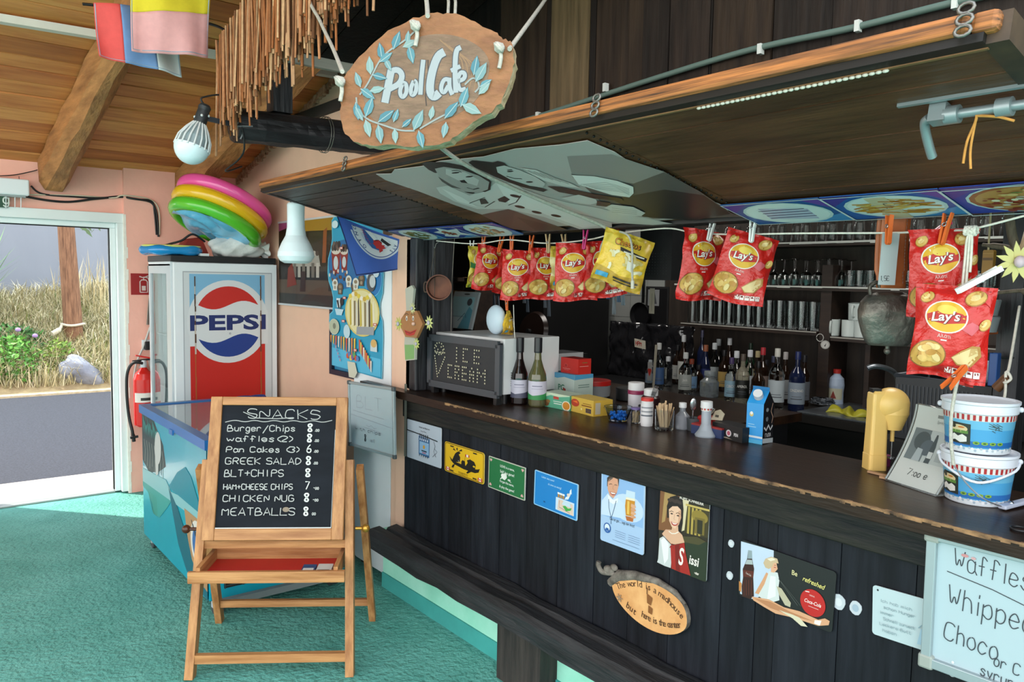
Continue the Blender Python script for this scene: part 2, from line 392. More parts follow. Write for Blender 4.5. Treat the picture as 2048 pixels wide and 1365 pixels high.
# ---- kitchen room behind the bar
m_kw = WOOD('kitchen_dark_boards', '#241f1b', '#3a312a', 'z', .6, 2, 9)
XK = 4.02
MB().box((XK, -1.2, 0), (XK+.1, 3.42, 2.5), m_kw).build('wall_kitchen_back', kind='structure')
b = MB(); m_tile = M('grey_wall_tile', '#8f928f', rough=.3, var=.05, scale=2)
b.box((XK+.004, 3.42, 0), (XK+.1, 6.0, 2.5), M('tile_grout', '#6d6f6c', rough=.9))
for iy in range(17):
    for iz in range(11): b.box((XK, 3.425+iy*.152, .7+iz*.152), (XK+.01, 3.425+iy*.152+.149, .7+iz*.152+.149), m_tile)
b.build('wall_kitchen_tiled', kind='structure')
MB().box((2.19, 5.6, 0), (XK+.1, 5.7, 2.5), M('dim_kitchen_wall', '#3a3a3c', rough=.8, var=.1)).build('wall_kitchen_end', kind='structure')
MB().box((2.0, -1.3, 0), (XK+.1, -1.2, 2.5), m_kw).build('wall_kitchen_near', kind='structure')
kl = bpy.data.lights.new('kitchen_fill_light', 'AREA'); kl.energy = 8; kl.size = .6; kl.color = (1, .95, .88); klo = bpy.data.objects.new('kitchen_fill_light', kl); C.objects.link(klo); klo.location = (3.1, 3.3, 2.46)  # unseen fill light, added to brighten the dark kitchen
kl2 = bpy.data.lights.new('bar_fill_light', 'AREA'); kl2.energy = 9; kl2.size = .6; kl2.color = (1, .95, .88); klo2 = bpy.data.objects.new('bar_fill_light', kl2); C.objects.link(klo2); klo2.location = (2.9, 1.3, 2.46)  # second added fill, no visible source, lifts the bottles and shelves
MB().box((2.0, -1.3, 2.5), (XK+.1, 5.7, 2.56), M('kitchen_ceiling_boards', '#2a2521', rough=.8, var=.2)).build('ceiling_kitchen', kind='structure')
# ---- outside: road, verge, concrete wall
m_road = M('asphalt', '#292d35', hex2='#3b404a', rough=.9, scale=60, bump=.5, bscale=160)
MB().box((-8, YD+.75, -.10), (14, 11.5, -.03), m_road).build('ground_road', kind='structure')
MB().box((-8, YD+.12, -.12), (14, YD+.75, -.008), M('pale_concrete_step', '#b9b4a9', rough=.9, var=.1, scale=8, bump=.2)).build('ground_step', kind='structure')
def bank(x, y):
    t = max(0, min(1, (y-11.5)/2.6)); return -.04+1.14*t**.8*(1+.04*math.sin(x*3))+.05*math.sin(x*7+y*5)*t
m_soil = M('dry_soil', '#7c6b4f', hex2='#a3926c', rough=.95, scale=6, bump=.6, bscale=20)
MB().grid(lambda u, v: V((-4+10*u, 11.4+4*v, bank(-4+10*u, 11.4+4*v))), 60, 30, m_soil).build('ground_bank', kind='structure', base=False)
MB().box((-6, 15.0, -.2), (16, 15.3, 6.5), M('grey_concrete_wall', '#7b828c', rough=.9, var=.06, scale=.8, stretch=(1.5, 1, .5))).build('wall_outside', kind='structure')
# ================================================================ BAR FRONT, WORKTOP, RAIL, FLAP
m_bar = [WOOD('black_stained_plank_%d' % i, a, c, 'z', .55, 2.2, 9, .2, .22) for i, (a, c) in enumerate([('#0c0e13', '#1b1e25'), ('#101218', '#20232a'), ('#0a0b0f', '#191b21')])]
m_blk = M('black_stained_wood', '#121315', hex2='#25241f', spec=.25, rough=.5, scale=4, stretch=(8, 1, 8), bump=.2, bscale=8)
b = MB()
seams = [3.17]+[U(px, 980, 'x', XB).y for px in (850, 897, 944, 1000, 1055, 1119, 1192, 1262, 1345, 1450, 1520, 1560, 1690, 1845, 1980)]+[.3, .1, -.1, -.35, -.6]
for i, (a, c) in enumerate(zip(seams, seams[1:])):
    b.box((XB+rnd.uniform(0, .004), c+.0025, .30), (XB+.02, a, .93), m_bar[(i*5+1) % 3])
b.box((XB+.015, -.6, .30), (XB+.03, 3.17, .96), M('seam_dark', '#050505', rough=.9))
o = thing('bar_counter', 'black stained vertical plank front of the bar counter with signs on it', 'bar counter', (XB, 1.3, .30))
b.build('plank_panel', o, world=True)
MB().box((XB-.012, -.6, .895), (XB+.02, 3.17, .975), m_blk).build('top_rail', o, world=True, bevel=.004)
# worktop with worn front lip
m_top = M('dark_varnished_worktop', '#170e09', hex2='#2e1d12', rough=.32, scale=2.5, stretch=(9, 1, 9), spec=.3, bump=.06, bscale=14)
m_worn = M('worn_bare_wood', '#3a2a1e', hex2='#9a7550', rough=.8, scale=40, stretch=(1, .5, 1))
o = thing('bar_worktop', 'dark varnished bar worktop with a chipped worn front edge', 'worktop', (2.0, 1.3, ZC-.035))
b = MB(); ys = [-.6, 3.155, 3.165, 3.57]
b.box((1.832, -.6, ZC-.035), (2.30, 3.16, ZC), m_top)
b.add([(1.852, 3.57, ZC-.03), (1.832, 3.16, ZC-.03), (1.895, 3.16, ZC-.03), (1.895, 3.57, ZC-.03), (1.852, 3.57, ZC), (1.832, 3.16, ZC), (1.895, 3.16, ZC), (1.895, 3.57, ZC)], [(3,2,1,0),(4,5,6,7),(0,1,5,4),(2,3,7,6),(3,0,4,7)], m_top)
b.box((2.28, 1.75, ZC-.035), (2.95, 3.16, ZC-.001), m_top)
b.build('worktop_board', o, world=True)
b = MB(); y = 2.75
while y > -.6:
    d = rnd.uniform(.006, .022); b.box((1.8295-rnd.uniform(0, .002), y-d, ZC-.004-rnd.uniform(0, .006)), (1.833+rnd.uniform(0, .007)*(rnd.random() < .5), y, ZC+.0006), m_worn); y -= d
b.build('worn_edge', o, world=True, label='strip of bare chipped wood along the front edge')
# inner cupboard carrying the wide part of the worktop
MB().box((2.32, 1.80, 0), (2.93, 3.14, ZC-.036), M('inner_cupboard_black', '#17171a', rough=.6, var=.2)).build('bar_cupboard', label='black cupboard under the deep left part of the worktop', cat='cupboard')
# foot rail: heavy hewn beam with a thinner one behind it
def beam_y(y0, y1, x0, x1, z0, z1, mt, jit=.006, n=26):
    q = MB(); rg = random.Random(int(x0*1000))
    vs = []; fs = []
    for i in range(n):
        y = y0+(y1-y0)*i/(n-1); a, c, d, e = [rg.uniform(-jit, jit) for _ in range(4)]
        vs += [(x0+a, y, z0+c), (x1+d, y, z0+e), (x1+a, y, z1+c), (x0+.018+d, y, z1+e*.6), (x0+d*.5, y, z1-.022+a*.6)]
    for i in range(n-1):
        for k in range(5): fs.append((i*5+k, i*5+(k+1) % 5, i*5+5+(k+1) % 5, i*5+5+k))
    fs += [(4, 3, 2, 1, 0), tuple(n*5-5+k for k in range(5))]
    return q.add(vs, fs, mt)
m_rail = M('charred_black_beam', '#111214', hex2='#2a2b2e', rough=.6, scale=3, stretch=(8, 1, 8), bump=.35, bscale=9)
yr = U(735, 1090, 'x', 1.74).y
o = thing('foot_rail', 'long black hewn beam fixed along the foot of the bar', 'foot rail', (1.81, 1.5, .20))
beam_y(yr, -.6, 1.735, 1.80, .255, .345, m_rail).build('front_beam', o, world=True)
beam_y(yr-.05, -.6, 1.806, 1.874, .27, .352, m_rail).build('rear_beam', o, world=True)
b = MB(); p0 = U(998, 1300, 'x', 1.80).y; p1 = U(1084, 1340, 'x', 1.80).y
b.box((1.79, p1, 0), (1.874, p0, .268), WOOD('rail_post_wood', '#1a1817', '#3c3632', 'z', .7, 3, 8, .3)); b.build('support_post', o, world=True)
# two dark posts at the left end of the opening
m_post = WOOD('black_post_wood', '#141417', '#34353a', 'z', .5, 2.6, 9, .3)
yp = U(812, 600, 'x', 1.90).y
MB().box((1.90, U(832, 600, 'x', 1.90).y, ZC), (1.965, yp, 1.737), m_post).build('bar_post', label='thick black wooden post standing on the left end of the worktop', cat='post', bevel=.006)
MB().box((1.967, 3.07, ZC), (2.085, 3.163, 1.737), m_post).build('bar_post', label='black wooden post behind the left end post, with a copper pan', cat='post', bevel=.006)
# ---- the raised flap
XH, ZH, XF, ZF, FY0, FY1 = 1.92, 1.744, 1.205, 1.902, .44, 3.24
dF = V((XF-XH, 0, ZF-ZH)); LF = dF.length; nF = V((0, -1, 0)).cross(dF).normalized()
def FP(y, t, l=0): return V((XH, y, ZH))+dF*t+nF*l
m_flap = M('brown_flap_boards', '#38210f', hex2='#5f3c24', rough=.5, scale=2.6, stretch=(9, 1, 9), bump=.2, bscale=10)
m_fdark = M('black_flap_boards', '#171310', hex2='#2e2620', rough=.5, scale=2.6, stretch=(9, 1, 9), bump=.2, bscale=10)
flap = thing('bar_flap', 'big brown wooden flap raised over the bar opening like an awning', 'flap', (XH, 1.84, ZH))
b = MB()
def slab(q, y0, y1, t0, t1, l0, l1, mt):
    vs = [FP(y, t, l) for l in (l0, l1) for y, t in ((y0, t0), (y1, t0), (y1, t1), (y0, t1))]
    q.add(vs, [(0,1,2,3),(7,6,5,4),(0,4,5,1),(1,5,6,2),(2,6,7,3),(3,7,4,0)], mt)
n = 8
for i in range(n):
    t0, t1 = .005+i*(.955/n), .005+(i+1)*(.955/n)-.003
    slab(b, FY0+.03, 1.30, t0, t1, -.03, -.001*(i % 3), m_flap)
    slab(b, 1.303, 2.50, t0, t1, -.03, -.001*((i+1) % 3), m_flap)
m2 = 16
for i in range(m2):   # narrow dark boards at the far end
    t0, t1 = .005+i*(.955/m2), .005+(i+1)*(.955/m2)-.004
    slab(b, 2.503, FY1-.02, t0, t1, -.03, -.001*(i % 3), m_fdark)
slab(b, FY0+.02, FY1-.01, 0, .98, -.045, -.031, M('seam_dark'))
bpan = b.build('board_panel', flap, world=True)
m_edge = M('weathered_orange_edge', '#22170f', hex2='#b5713a', rough=.65, scale=7, stretch=(9, .5, 16), bump=.25, bscale=9)
m_edge2 = M('dark_moulding', '#15120f', rough=.5, var=.3, scale=6, stretch=(8, 1, 8))
b = MB(); slab(b, FY0+.05, FY1, .972, 1.004, -.044, -.012, m_edge)
vs = []
slab(b, FY0+.012, FY0+.05, .955, .996, -.044, -.012, m_edge); fedge = b.build('front_edge', flap, world=True, bevel=.008, label='weathered front edge with bare orange wood')
b = MB(); slab(b, FY0+.03, FY1-.01, .962, .99, -.012, .002, m_edge2); slab(b, FY0+.03, FY1-.01, .955, .962, -.006, .004, M('bright_worn_line', '#7d5a3a', rough=.6, var=.3)); b.build('moulding', flap, world=True)
b = MB(); slab(b, FY0, FY0+.035, 0, .975, -.044, .002, M('end_board_dark', '#211a15', hex2='#5a4632', rough=.6, scale=5)); b.build('end_board', flap, world=True); b = MB(); slab(b, FY1-.025, FY1, 0, .975, -.05, .002, m_edge2); b.build('end_board', flap, world=True)
b = MB()   # rows of nail heads
for y in (2.49, 1.315):
    b = MB()
    for i in range(30): b.ball(FP(y, .03+i*.031, .001), .0035, M('nail_head', '#0c0b0a', rough=.5, metal=.4), 6)
    b.build('nail_row', bpan, world=True)

# white bead strip on moulding
b = MB()
for i in range(34): b.ball(FP(.98-i*.011, .958, .006), (.003, .006, .003), P('#d9d4c6'), 6)
b.build('bead_strip', flap, world=True)
# chain links / hooks on flap's front edge
for k, (px, py) in enumerate(((1928, 75), (1192, 215), (690, 315))):
    b = MB(); y = U(px, py, 'x', XF).y; m_st = M('grey_steel', '#77746e', rough=.45, metal=.8)
    for j in range(3): b.tube([FP(y+.011*math.cos(a), 1.012, -.045+j*.017+.008*math.sin(a)) for a in [i*math.pi/5 for i in range(10)]], .0028, m_st, 6, True)
    b.build('chain_link', fedge, world=True)
# shoot bolt at the right
o = thing('shoot_bolt', 'grey steel sliding bolt with bent handle under right end of flap', 'bolt', FP(.55, .72, .02))
b = MB(); m_bolt = M('painted_grey_bolt', '#8e979a', rough=.4, metal=.5)
a0 = FP(.615, .735, .022)
b.tube([a0, FP(.36, .735, .022)], .008, m_bolt, 10); brod = b.build('bolt_rod', o, world=True)
b = MB(); b.tube(bez([a0, FP(.625, .725, .025), FP(.63, .70, .035), FP(.632, .66, .055), FP(.632, .64, .065)]), .008, m_bolt, 10); b.build('bolt_handle', brod, world=True)
for y in (.578, .50):
    b = MB(); b.tube([FP(y-.011, .735, .022), FP(y+.011, .735, .022)], .0155, m_bolt, 12); b.build('bolt_guide', o, world=True)
b = MB(); slab(b, .585, .612, .72, .755, .002, .034, m_bolt); slab(b, .39, .66, .765, .775, -.001, .006, m_bolt); b.build('bolt_bracket', o, world=True)
b = MB(); m_tw = M('orange_twine', '#b9823f', rough=.9, var=.2, scale=60)
q = FP(.54, .735, .03)
b.tube(bez([q+V((0, .02, .01)), q, q+V((0, .012, -.04)), q+V((0, .016, -.075))]), .0022, m_tw, 6).tube(bez([q, q+V((0, -.03, -.006)), q+V((0, -.055, -.016))]), .0024, m_tw, 6).tube(bez([q, q+V((0, .006, -.05)), q+V((0, .004, -.085))]), .002, m_tw, 6)
b.build('twine', label='frayed orange twine knotted on the grey sliding bolt', cat='string')
# ---- pictures on the flap's underside
def flap_frame(y0, y1, t0, t1, l=.004): return Fr(FP(y0, t0, l), V((0, y1-y0, 0)), dF*(t1-t0))
b = MB(); b.fr = flap_frame(2.33, 1.335, .03, .955, .0045)
out = [(0, .16), (.004, .3), (0, .5), (.01, .72), (0, .9), (.03, .98), (.1, .955), (.16, .99), (.3, .97), (.42, .985), (.6, .95), (.75, .965), (.9, .93), (.99, .925), (1.0, .8), (.975, .62), (1.01, .45), (.985, .3), (1.0, .12), (.96, .02), (.5, 0), (.2, .02)]
b.prism(out, .002, '#bdb2ae'); 
gr = ['#b5afac', '#998f8c', '#7b7572', '#5d5654', '#403b3a', '#2d2a2a', '#1f1d1d', '#dcd6d2', '#f2ece8']
def q(a):   # points of the picture given as seen, put onto the flap's underside
    o = []
    for k in range(0, len(a), 2):
        px, py = 720+a[k]/2.56, 250+a[k+1]/2.56; d = (rt*((px-CX)/F)+dn*((py-CY)/F)+fwd); p = CAM+d*((b.fr.o-CAM).dot(b.fr.n)/d.dot(b.fr.n))-b.fr.o
        o.append((p.dot(b.fr.u)/b.fr.w**2, p.dot(b.fr.v)/b.fr.h**2))
    return o
b.poly(q((1060, 160, 1290, 150, 1560, 240, 1700, 330, 1720, 340, 1400, 370, 1090, 270)), gr[1]).poly(q((1080, 250, 1400, 300, 1560, 240, 1740, 340, 1900, 450, 1960, 470, 1500, 480, 1240, 400)), gr[3]).poly(q((1290, 380, 1560, 330, 1760, 360, 1900, 455, 1700, 490, 1450, 470)), gr[5])
b.poly(q((620, 460, 760, 430, 1060, 535, 900, 548, 760, 530)), '#6a4f48').poly(q((800, 470, 960, 510, 1060, 535, 900, 540)), '#57403a')
b.poly(q((390, 320, 450, 310, 560, 360, 640, 340, 700, 290, 800, 300, 850, 340, 1060, 440, 1290, 500, 1290, 525, 1130, 535, 940, 470, 760, 430, 600, 430, 480, 390, 410, 350)), gr[7]).poly(q((420, 325, 520, 370, 600, 420, 500, 390)), gr[8]).poly(q((700, 300, 790, 310, 1000, 430, 1270, 510, 1140, 525, 900, 440, 760, 400)), gr[8])
b.poly(q((830, 325, 960, 370, 1080, 400, 1200, 420, 1600, 505, 1500, 512, 1300, 500, 1080, 440, 900, 370)), '#d4cdc9').line(q((760, 410, 800, 395, 825, 360)), .006, gr[4]).line(q((640, 370, 560, 400, 640, 420, 690, 390)), .006, gr[4])
for x, y in ((560, 342), (796, 363), (818, 418), (905, 446), (1004, 464)): b.ell(*q((x, y))[0], .018, None, gr[6])
b.poly(q((705, 378, 740, 362, 768, 380, 745, 396, 712, 390)), gr[5]).poly(q((612, 380, 640, 375, 660, 400, 620, 405)), gr[4])
b.poly(q((315, 196, 340, 186, 440, 190, 540, 210, 640, 250, 672, 290, 668, 330, 640, 342, 610, 334, 560, 280, 440, 240, 385, 244, 350, 226)), gr[6])
b.poly(q((384, 222, 430, 212, 520, 226, 610, 258, 662, 290, 655, 328, 610, 345, 540, 340, 460, 310, 410, 270)), '#b0a8a4').poly(q((440, 222, 540, 240, 610, 280, 600, 310, 500, 280, 440, 250)), '#d2cac6').poly(q((400, 262, 470, 305, 520, 325, 470, 318, 420, 288)), gr[3]).ell(*q((490, 242))[0], .02, .008, gr[6]).ell(*q((560, 262))[0], .018, .008, gr[5]).line(q((470, 232, 500, 230, 520, 240)), .008, gr[5]).poly(q((510, 282, 535, 278, 552, 296, 520, 292)), gr[6]).line(q((548, 318, 580, 328, 610, 320)), .010, gr[4])
b.poly(q((556, 190, 575, 178, 680, 190, 705, 182, 740, 192, 765, 220, 740, 250, 860, 300, 960, 330, 940, 340, 820, 312, 690, 262, 590, 215)), gr[6])
b.poly(q((698, 212, 740, 204, 820, 228, 900, 262, 950, 296, 935, 318, 870, 308, 770, 276, 705, 240)), '#cfc7c3').poly(q((820, 216, 900, 226, 1000, 268, 1080, 296, 1130, 320, 1040, 310, 940, 280, 860, 240)), '#ded7d2')
for k in range(4): b.line(q((830+30*k, 222+6*k, 950+40*k, 268+10*k)), .005, gr[3])
b.ell(*q((770, 234))[0], .014, .007, gr[6]).line(q((750, 258, 790, 270, 830, 272)), .010, gr[5]).ell(*q((868, 288))[0], .014, .010, gr[5]).line(q((755, 228, 780, 224)), .007, gr[5]).poly(q((960, 310, 1030, 314, 1200, 350, 1340, 372, 1350, 388, 1200, 372, 1020, 340)), gr[5])
b.poly(q((1086, 252, 1200, 258, 1320, 282, 1400, 312, 1402, 345, 1380, 366, 1290, 354, 1180, 320, 1120, 300)), gr[8])
for k in range(6): b.line(q((1130+14*k, 300+4*k, 1260+18*k, 290+10*k, 1380, 322+6*k)), .004, gr[2])
b.poly(q((1030, 370, 1120, 352, 1210, 376, 1216, 394, 1180, 404, 1100, 392)), '#d6cfcb').poly(q((1215, 385, 1285, 395, 1275, 415, 1210, 408)), gr[4]).poly(q((1250, 420, 1290, 402, 1400, 415, 1462, 446, 1440, 462, 1340, 458)), '#d9d2ce')
for k in range(3): b.line(q((1290, 420+10*k, 1420, 436+8*k)), .004, gr[2])
b.build('photo_poster', label='torn black and white poster of two cooks pasted under the flap', cat='poster')
def plate(q, cx, cy, rx, food, rg):
    q.ell(cx, cy, rx, rx*q.fr.w/q.fr.h*.72, '#c9dfe2').ell(cx, cy, rx*.93, rx*.93*q.fr.w/q.fr.h*.72, '#e6f1f0')
    ry = rx*q.fr.w/q.fr.h*.72
    if food == 'chips':
        for i in range(55):
            a = rg.uniform(0, 6.28); r_ = rg.random()**.6; x, y = cx+math.cos(a)*r_*rx*.75, cy+math.sin(a)*r_*ry*.7; t = rg.uniform(-.5, .5)
            q.line([(x-rx*.22, y-t*ry*.3), (x+rx*.22, y+t*ry*.3)], .035, rg.choice(['#d9a441', '#c78a2c', '#e6be66', '#b87726']))
    elif food == 'toast':
        q.poly([(cx-rx*.6, cy-ry*.5), (cx+rx*.5, cy-ry*.65), (cx+rx*.6, cy+ry*.3), (cx-rx*.45, cy+ry*.6)], '#b9bcd6')
        for i in range(9): y = cy-ry*.5+i*ry*.12; q.line([(cx-rx*.55, y), (cx+rx*.55, y+.01)], .022, '#4b4a66' if i % 2 else '#dfe3ef')
    elif food == 'pizza':
        q.ell(cx, cy, rx*.95, ry*.95, '#a85a2a').ell(cx, cy, rx*.86, ry*.84, '#c98f4c')
        for i in range(70):
            a = rg.uniform(0, 6.28); r_ = rg.random()**.5*.8; q.ell(cx+math.cos(a)*rx*r_, cy+math.sin(a)*ry*r_, rx*rg.uniform(.04, .1), ry*rg.uniform(.04, .1), rg.choice(['#efe3c0', '#8f2d1c', '#5d7a34', '#e2c07a', '#d8d2c0', '#b4462a']), n=8)
    else:
        c = {'salad': ['#6c7a2e', '#8a8a3a', '#4f5a22', '#a08b46'], 'nuggets': ['#a6471f', '#7d3214', '#c26a35'], 'pasta': ['#d9b48a', '#b5713f', '#8e9a52', '#e8d7ae']}[food]
        for i in range(40):
            a = rg.uniform(0, 6.28); r_ = rg.random()**.6; q.ell(cx+math.cos(a)*r_*rx*.68, cy+math.sin(a)*r_*ry*.68, rx*rg.uniform(.06, .14), ry*rg.uniform(.07, .16), rg.choice(c), rot=rg.uniform(0, 180), n=8)
for y0, y1, food, bgc, lab in ((3.175, 2.915, 'salad', '#1d3c86', 'blue menu picture of brown salad, leftmost under the flap'), (2.912, 2.66, 'nuggets', '#24489a', 'blue menu picture of fried nuggets on white under the flap'), (2.657, 2.375, 'pasta', '#1d3f90', 'blue menu picture of a pasta plate next to the grey poster'),
                                (1.335, 1.045, 'toast', '#1f5c9e', 'blue menu picture of a ridged toast on a pale plate'), (1.042, .765, 'chips', '#2360ae', 'blue menu picture of a plate of golden chips'), (.762, .46, 'pizza', '#2a44a6', 'blue menu picture of a pizza at the right end of the flap')):
    b = MB(); b.fr = flap_frame(y0, y1, -.075 if y1 < 2 else -.03, .185, .008); rg = random.Random(food)
    b.prism([(0, 0), (1, 0), (1, 1), (0, 1)], .002, bgc); b.l = .0006
    b.poly([(0, .0), (.5, 0), (1, .35), (1, .0)], '#3f8fcb').poly([(0, 1), (0, .6), (.3, 1)], '#4a3f9a').poly([(.8, 1), (1, .55), (1, 1)], '#6a4aa6')
    if food == 'nuggets': b.poly([(.1, .2), (.25, .35), (.12, .6), (.4, .7), (.5, .95), (.65, .7), (.95, .75), (.8, .45), (.92, .15), (.6, .25), (.4, .05)], '#e9eef2')
    plate(b, .5, .47, .43 if food != 'nuggets' else .24, food, rg)
    b.line([(0.006, 0.01), (.994, 0.01), (.994, .985), (.006, .985)], .03, '#dfe6ea', closed=True)
    b.build('menu_picture', label=lab, cat='picture', group='food pictures along the back of the flap')
b = MB(); b.fr = flap_frame(.945, .895, -.078, .15, .0105); b.prism([(0, 0), (1, 0), (1.05, 1), (.05, 1)], .0004, M('pale_price_tape', '#cdbf9f', rough=.5, alpha=.75)); b.hand('4,5', .2, .55, .2, '#6b5b46', .02, sx=.5); b.build('price_strip', label='translucent price strip hanging across the chips picture', cat='price tag')
# cable clipped along the beam above the flap
b = MB(); pts = [U(px, py, 'x', 1.925) for px, py in ((975, 262), (1100, 225), (1300, 160), (1500, 100), (1700, 57), (1900, 7), (2048, -25), (2150, -50))]
o = thing('electric_cable', 'grey green cable clipped along the beam above the flap', 'cable', pts[3])
b.tube(bez(pts, 8), .009, M('grey_green_cable', '#55675f', rough=.5), 8); b.build('cable_run', o, world=True)
for k, (px, py) in enumerate(((1075, 232), (1210, 175), (1520, 98), (1715, 52), (1910, 5))):
    p = U(px, py, 'x', 1.918); MB().box(p-V((.006, .006, .014)), p+V((.012, .006, .014)), P('#cfd2cb')).build('cable_clip', o, world=True)
# black backing beam under the cable
MB().box((1.928, -.6, 1.80), (1.94, 2.6, 2.01), m_blk).build('trim_4', kind='structure')
# ---- reed eave, log beam
o = thing('reed_fringe', 'ragged fringe of brown reeds hanging from a dark eave pole', 'reed fringe', (1.15, 2.5, 2.55))
b = MB(); b.tube(bez([(1.15, 3.50, 2.545), (1.15, 2.9, 2.70), (1.15, 2.2, 2.886), (1.15, 1.6, 3.045)]), .022, M('dark_pole', '#191817', rough=.5, var=.3)); b.build('eave_pole', o, world=True)
b = MB(); mr = [M('reed_%d' % i, c, rough=.75, var=.2, scale=40) for i, c in enumerate(['#8c5630', '#a9714a', '#6e4426', '#c49a72', '#b08460', '#95572c'])]
y = 3.50
while y > 2.0:
    for k in range(3):
        zt = 2.555+.265*(3.45-y); L = .31+.10*min(1, (3.5-y)/1.0)+rnd.uniform(-.05, .05)+(.09 if rnd.random() < .08 else 0)+(.10*rnd.random() if y > 3.36 else 0); x = 1.125+k*.018+rnd.uniform(-.012, .012); t = rnd.uniform(-.05, .05)
        b.cyl((x, y, zt), (x+rnd.uniform(-.02, .02), y+t*.6-.01, zt-L), rnd.uniform(.0032, .0055), rnd.choice(mr), n=6)
    y -= rnd.uniform(.006, .011)
b.build('reed_stalks', o, world=True, kind='stuff')
b = MB(); pa, pb = V((1.195, 3.5, 2.21)), V((2.02, 3.5, 2.235))
n = 22; vs = []; fs = []
rg = random.Random(3)
for i in range(n):
    p = pa.lerp(pb, i/(n-1))
    for k in range(10):
        a = k*math.pi/5+.3; r = .082*(1+rg.uniform(-.04, .04))*(1.08 if k % 5 < 2 else .97); vs.append((p.x, p.y+r*math.cos(a), p.z+r*math.sin(a)*.95))
for i in range(n-1):
    for k in range(10): fs.append((i*10+k, i*10+(k+1) % 10, i*10+10+(k+1) % 10, i*10+10+k))
fs += [tuple(range(9, -1, -1))]
b.add(vs, fs, M('black_log', '#131315', hex2='#333336', rough=.45, scale=3, stretch=(1, 8, 8), bump=.3, bscale=8))
o = thing('log_beam', 'black round log beam under the reed eave running to the wall', 'beam', (1.6, 3.5, 2.13)); b.build('log', o, world=True)
b = MB(); x = 1.62
for dx in (0, .012): b.tube([(x+dx, 3.5+.087*math.cos(a), 2.222+.084*math.sin(a)) for a in [i*math.pi/10 for i in range(20)]], .0022, M('binding_wire', '#7d7b74', rough=.5, metal=.6), 6, True)
b.build('binding_wire', o, world=True)
MB().box((1.36, 3.46, 2.29), (1.45, 3.54, 2.70), m_post).build('strut', label='short black upright strut above the log beam behind the reeds', cat='post')
# ceiling rafters
m_raft = M('hewn_rafter', '#84562f', hex2='#b87e4a', rough=.7, scale=3, stretch=(7, 1, 7), bump=.4, bscale=7)
for xa, xb_, y0, lab in ((.745, .925, 1.4, 'hewn timber rafter above the doorway corner running up the ceiling'), (1.575, 1.79, 1.4, 'hewn timber rafter over the fridge beside the side wall')):
    b = MB(); n = 24; vs = []; rg = random.Random(xa)
    for i in range(n):
        y = YD-.046-(YD-y0)*i/(n-1); j = lambda: rg.uniform(-.008, .008); zt = zc(y)+.02; zb = zc(y)-.185
        zt = zc(y)-.001; tp = .022*(YD-y); xl, xr = xa+tp*1.6, xb_+tp*.35; vs += [(xl+j(), y, zt), (xl+j(), y, zb+.05), (xl+.04+j(), y, zb+j()), (xr-.05+j(), y, zb+j()), (xr+j(), y, zb+.06), (xr+j(), y, zt)]
    fs = [(i*6+k, i*6+(k+1) % 6, i*6+6+(k+1) % 6, i*6+6+k) for i in range(n-1) for k in range(6)]+[(5, 4, 3, 2, 1, 0)]
    b.add(vs, fs, m_raft); b.build('rafter', label=lab, cat='beam', group=None)
# ================================================================ FRIDGE IN THE CORNER
m_al = M('pale_aluminium', '#c5ccd0', rough=.35, metal=.25, var=.03, scale=4)
m_white = M('white_enamel', '#d9e0e4', rough=.3, var=.03, scale=3)
m_dk = M('black_plastic', '#17181a', rough=.45, var=.2, scale=20)
FX0, FX1, FYf, FYb, FZ = 1.34, 2.0, 5.05, 5.62, 1.665
o = thing('drinks_fridge', 'tall white drinks fridge with red and blue cola logo on its door', 'fridge', ((FX0+FX1)/2, (FYf+FYb)/2, 0))
b = MB()
b.box((FX0+.02, FYf+.05, .10), (FX1, FYb, .14), m_white).box((FX0, FYf+.05, 1.60), (FX1, FYb, 1.625), m_white).box((FX1-.03, FYf+.05, .1), (FX1, FYb, 1.61), m_white).box((FX0+.03, FYb-.03, .1), (FX1-.03, FYb, 1.61), m_white)
b.box((FX0+.01, FYf+.05, 0.02), (FX1, FYb, .10), m_dk)
b.build('cabinet', o, world=True)
b = MB()   # frame of the glass side
b.box((FX0, FYf+.045, .10), (FX0+.03, FYf+.14, 1.61), m_al).box((FX0, FYb-.035, .10), (FX0+.03, FYb, 1.61), m_al).box((FX0, FYf+.14, .10), (FX0+.025, FYb-.035, .18), m_al).box((FX0, FYf+.14, 1.55), (FX0+.025, FYb-.035, 1.61), m_al)
b.build('side_frame', o, world=True)
MB().box((FX0+.01, FYf+.14, .18), (FX0+.014, FYb-.035, 1.55), GLASS('fridge_side_glass', '#dfe9ea')).build('side_glass', o, world=True)
for z in (.45, .8, 1.15):
    b = MB()
    for i in range(11): b.bar((FX0+.04, FYf+.16+i*.036, z), (FX1-.05, FYf+.16+i*.036, z), .004, .004, m_al)
    b.bar((FX0+.04, FYf+.16, z), (FX0+.04, FYb-.06, z), .006, .006, m_al).bar((FX1-.05, FYf+.16, z), (FX1-.05, FYb-.06, z), .006, .006, m_al); b.build('wire_shelf', o, world=True)
MB().box((FX0-.005, FYf+.02, 1.625), (FX1+.005, FYb, FZ), m_dk).build('top_cap', o, world=True, bevel=.004)
d = MB()
d.box((FX0+.012, FYf, .10), (FX1, FYf+.04, 1.62), m_white)
d.fr = Fr((FX0+.012, FYf, .10), (FX1-FX0-.012, 0, 0), (0, 0, 1.52)); d.l = .0008
d.rect(.075, .015, .95, .965, '#aab2b8').rect(.083, .019, .942, .961, '#dbe2e6')
X0, X1 = .16, .865
X0, X1 = .135, .875
d.rect(X0, .03, X1, .655, '#d0261c').rect(X0, .655, X1, .955, '#84bfe4')
d.ell((X0+X1)/2+.005, .755, .40, .176, '#e3e9ec', n=48)
d.rect(X0-.004, .655, X1+.03, .80, '#e3e9ec')
cx, cy, rx, ry = .51, .755, .335, .150
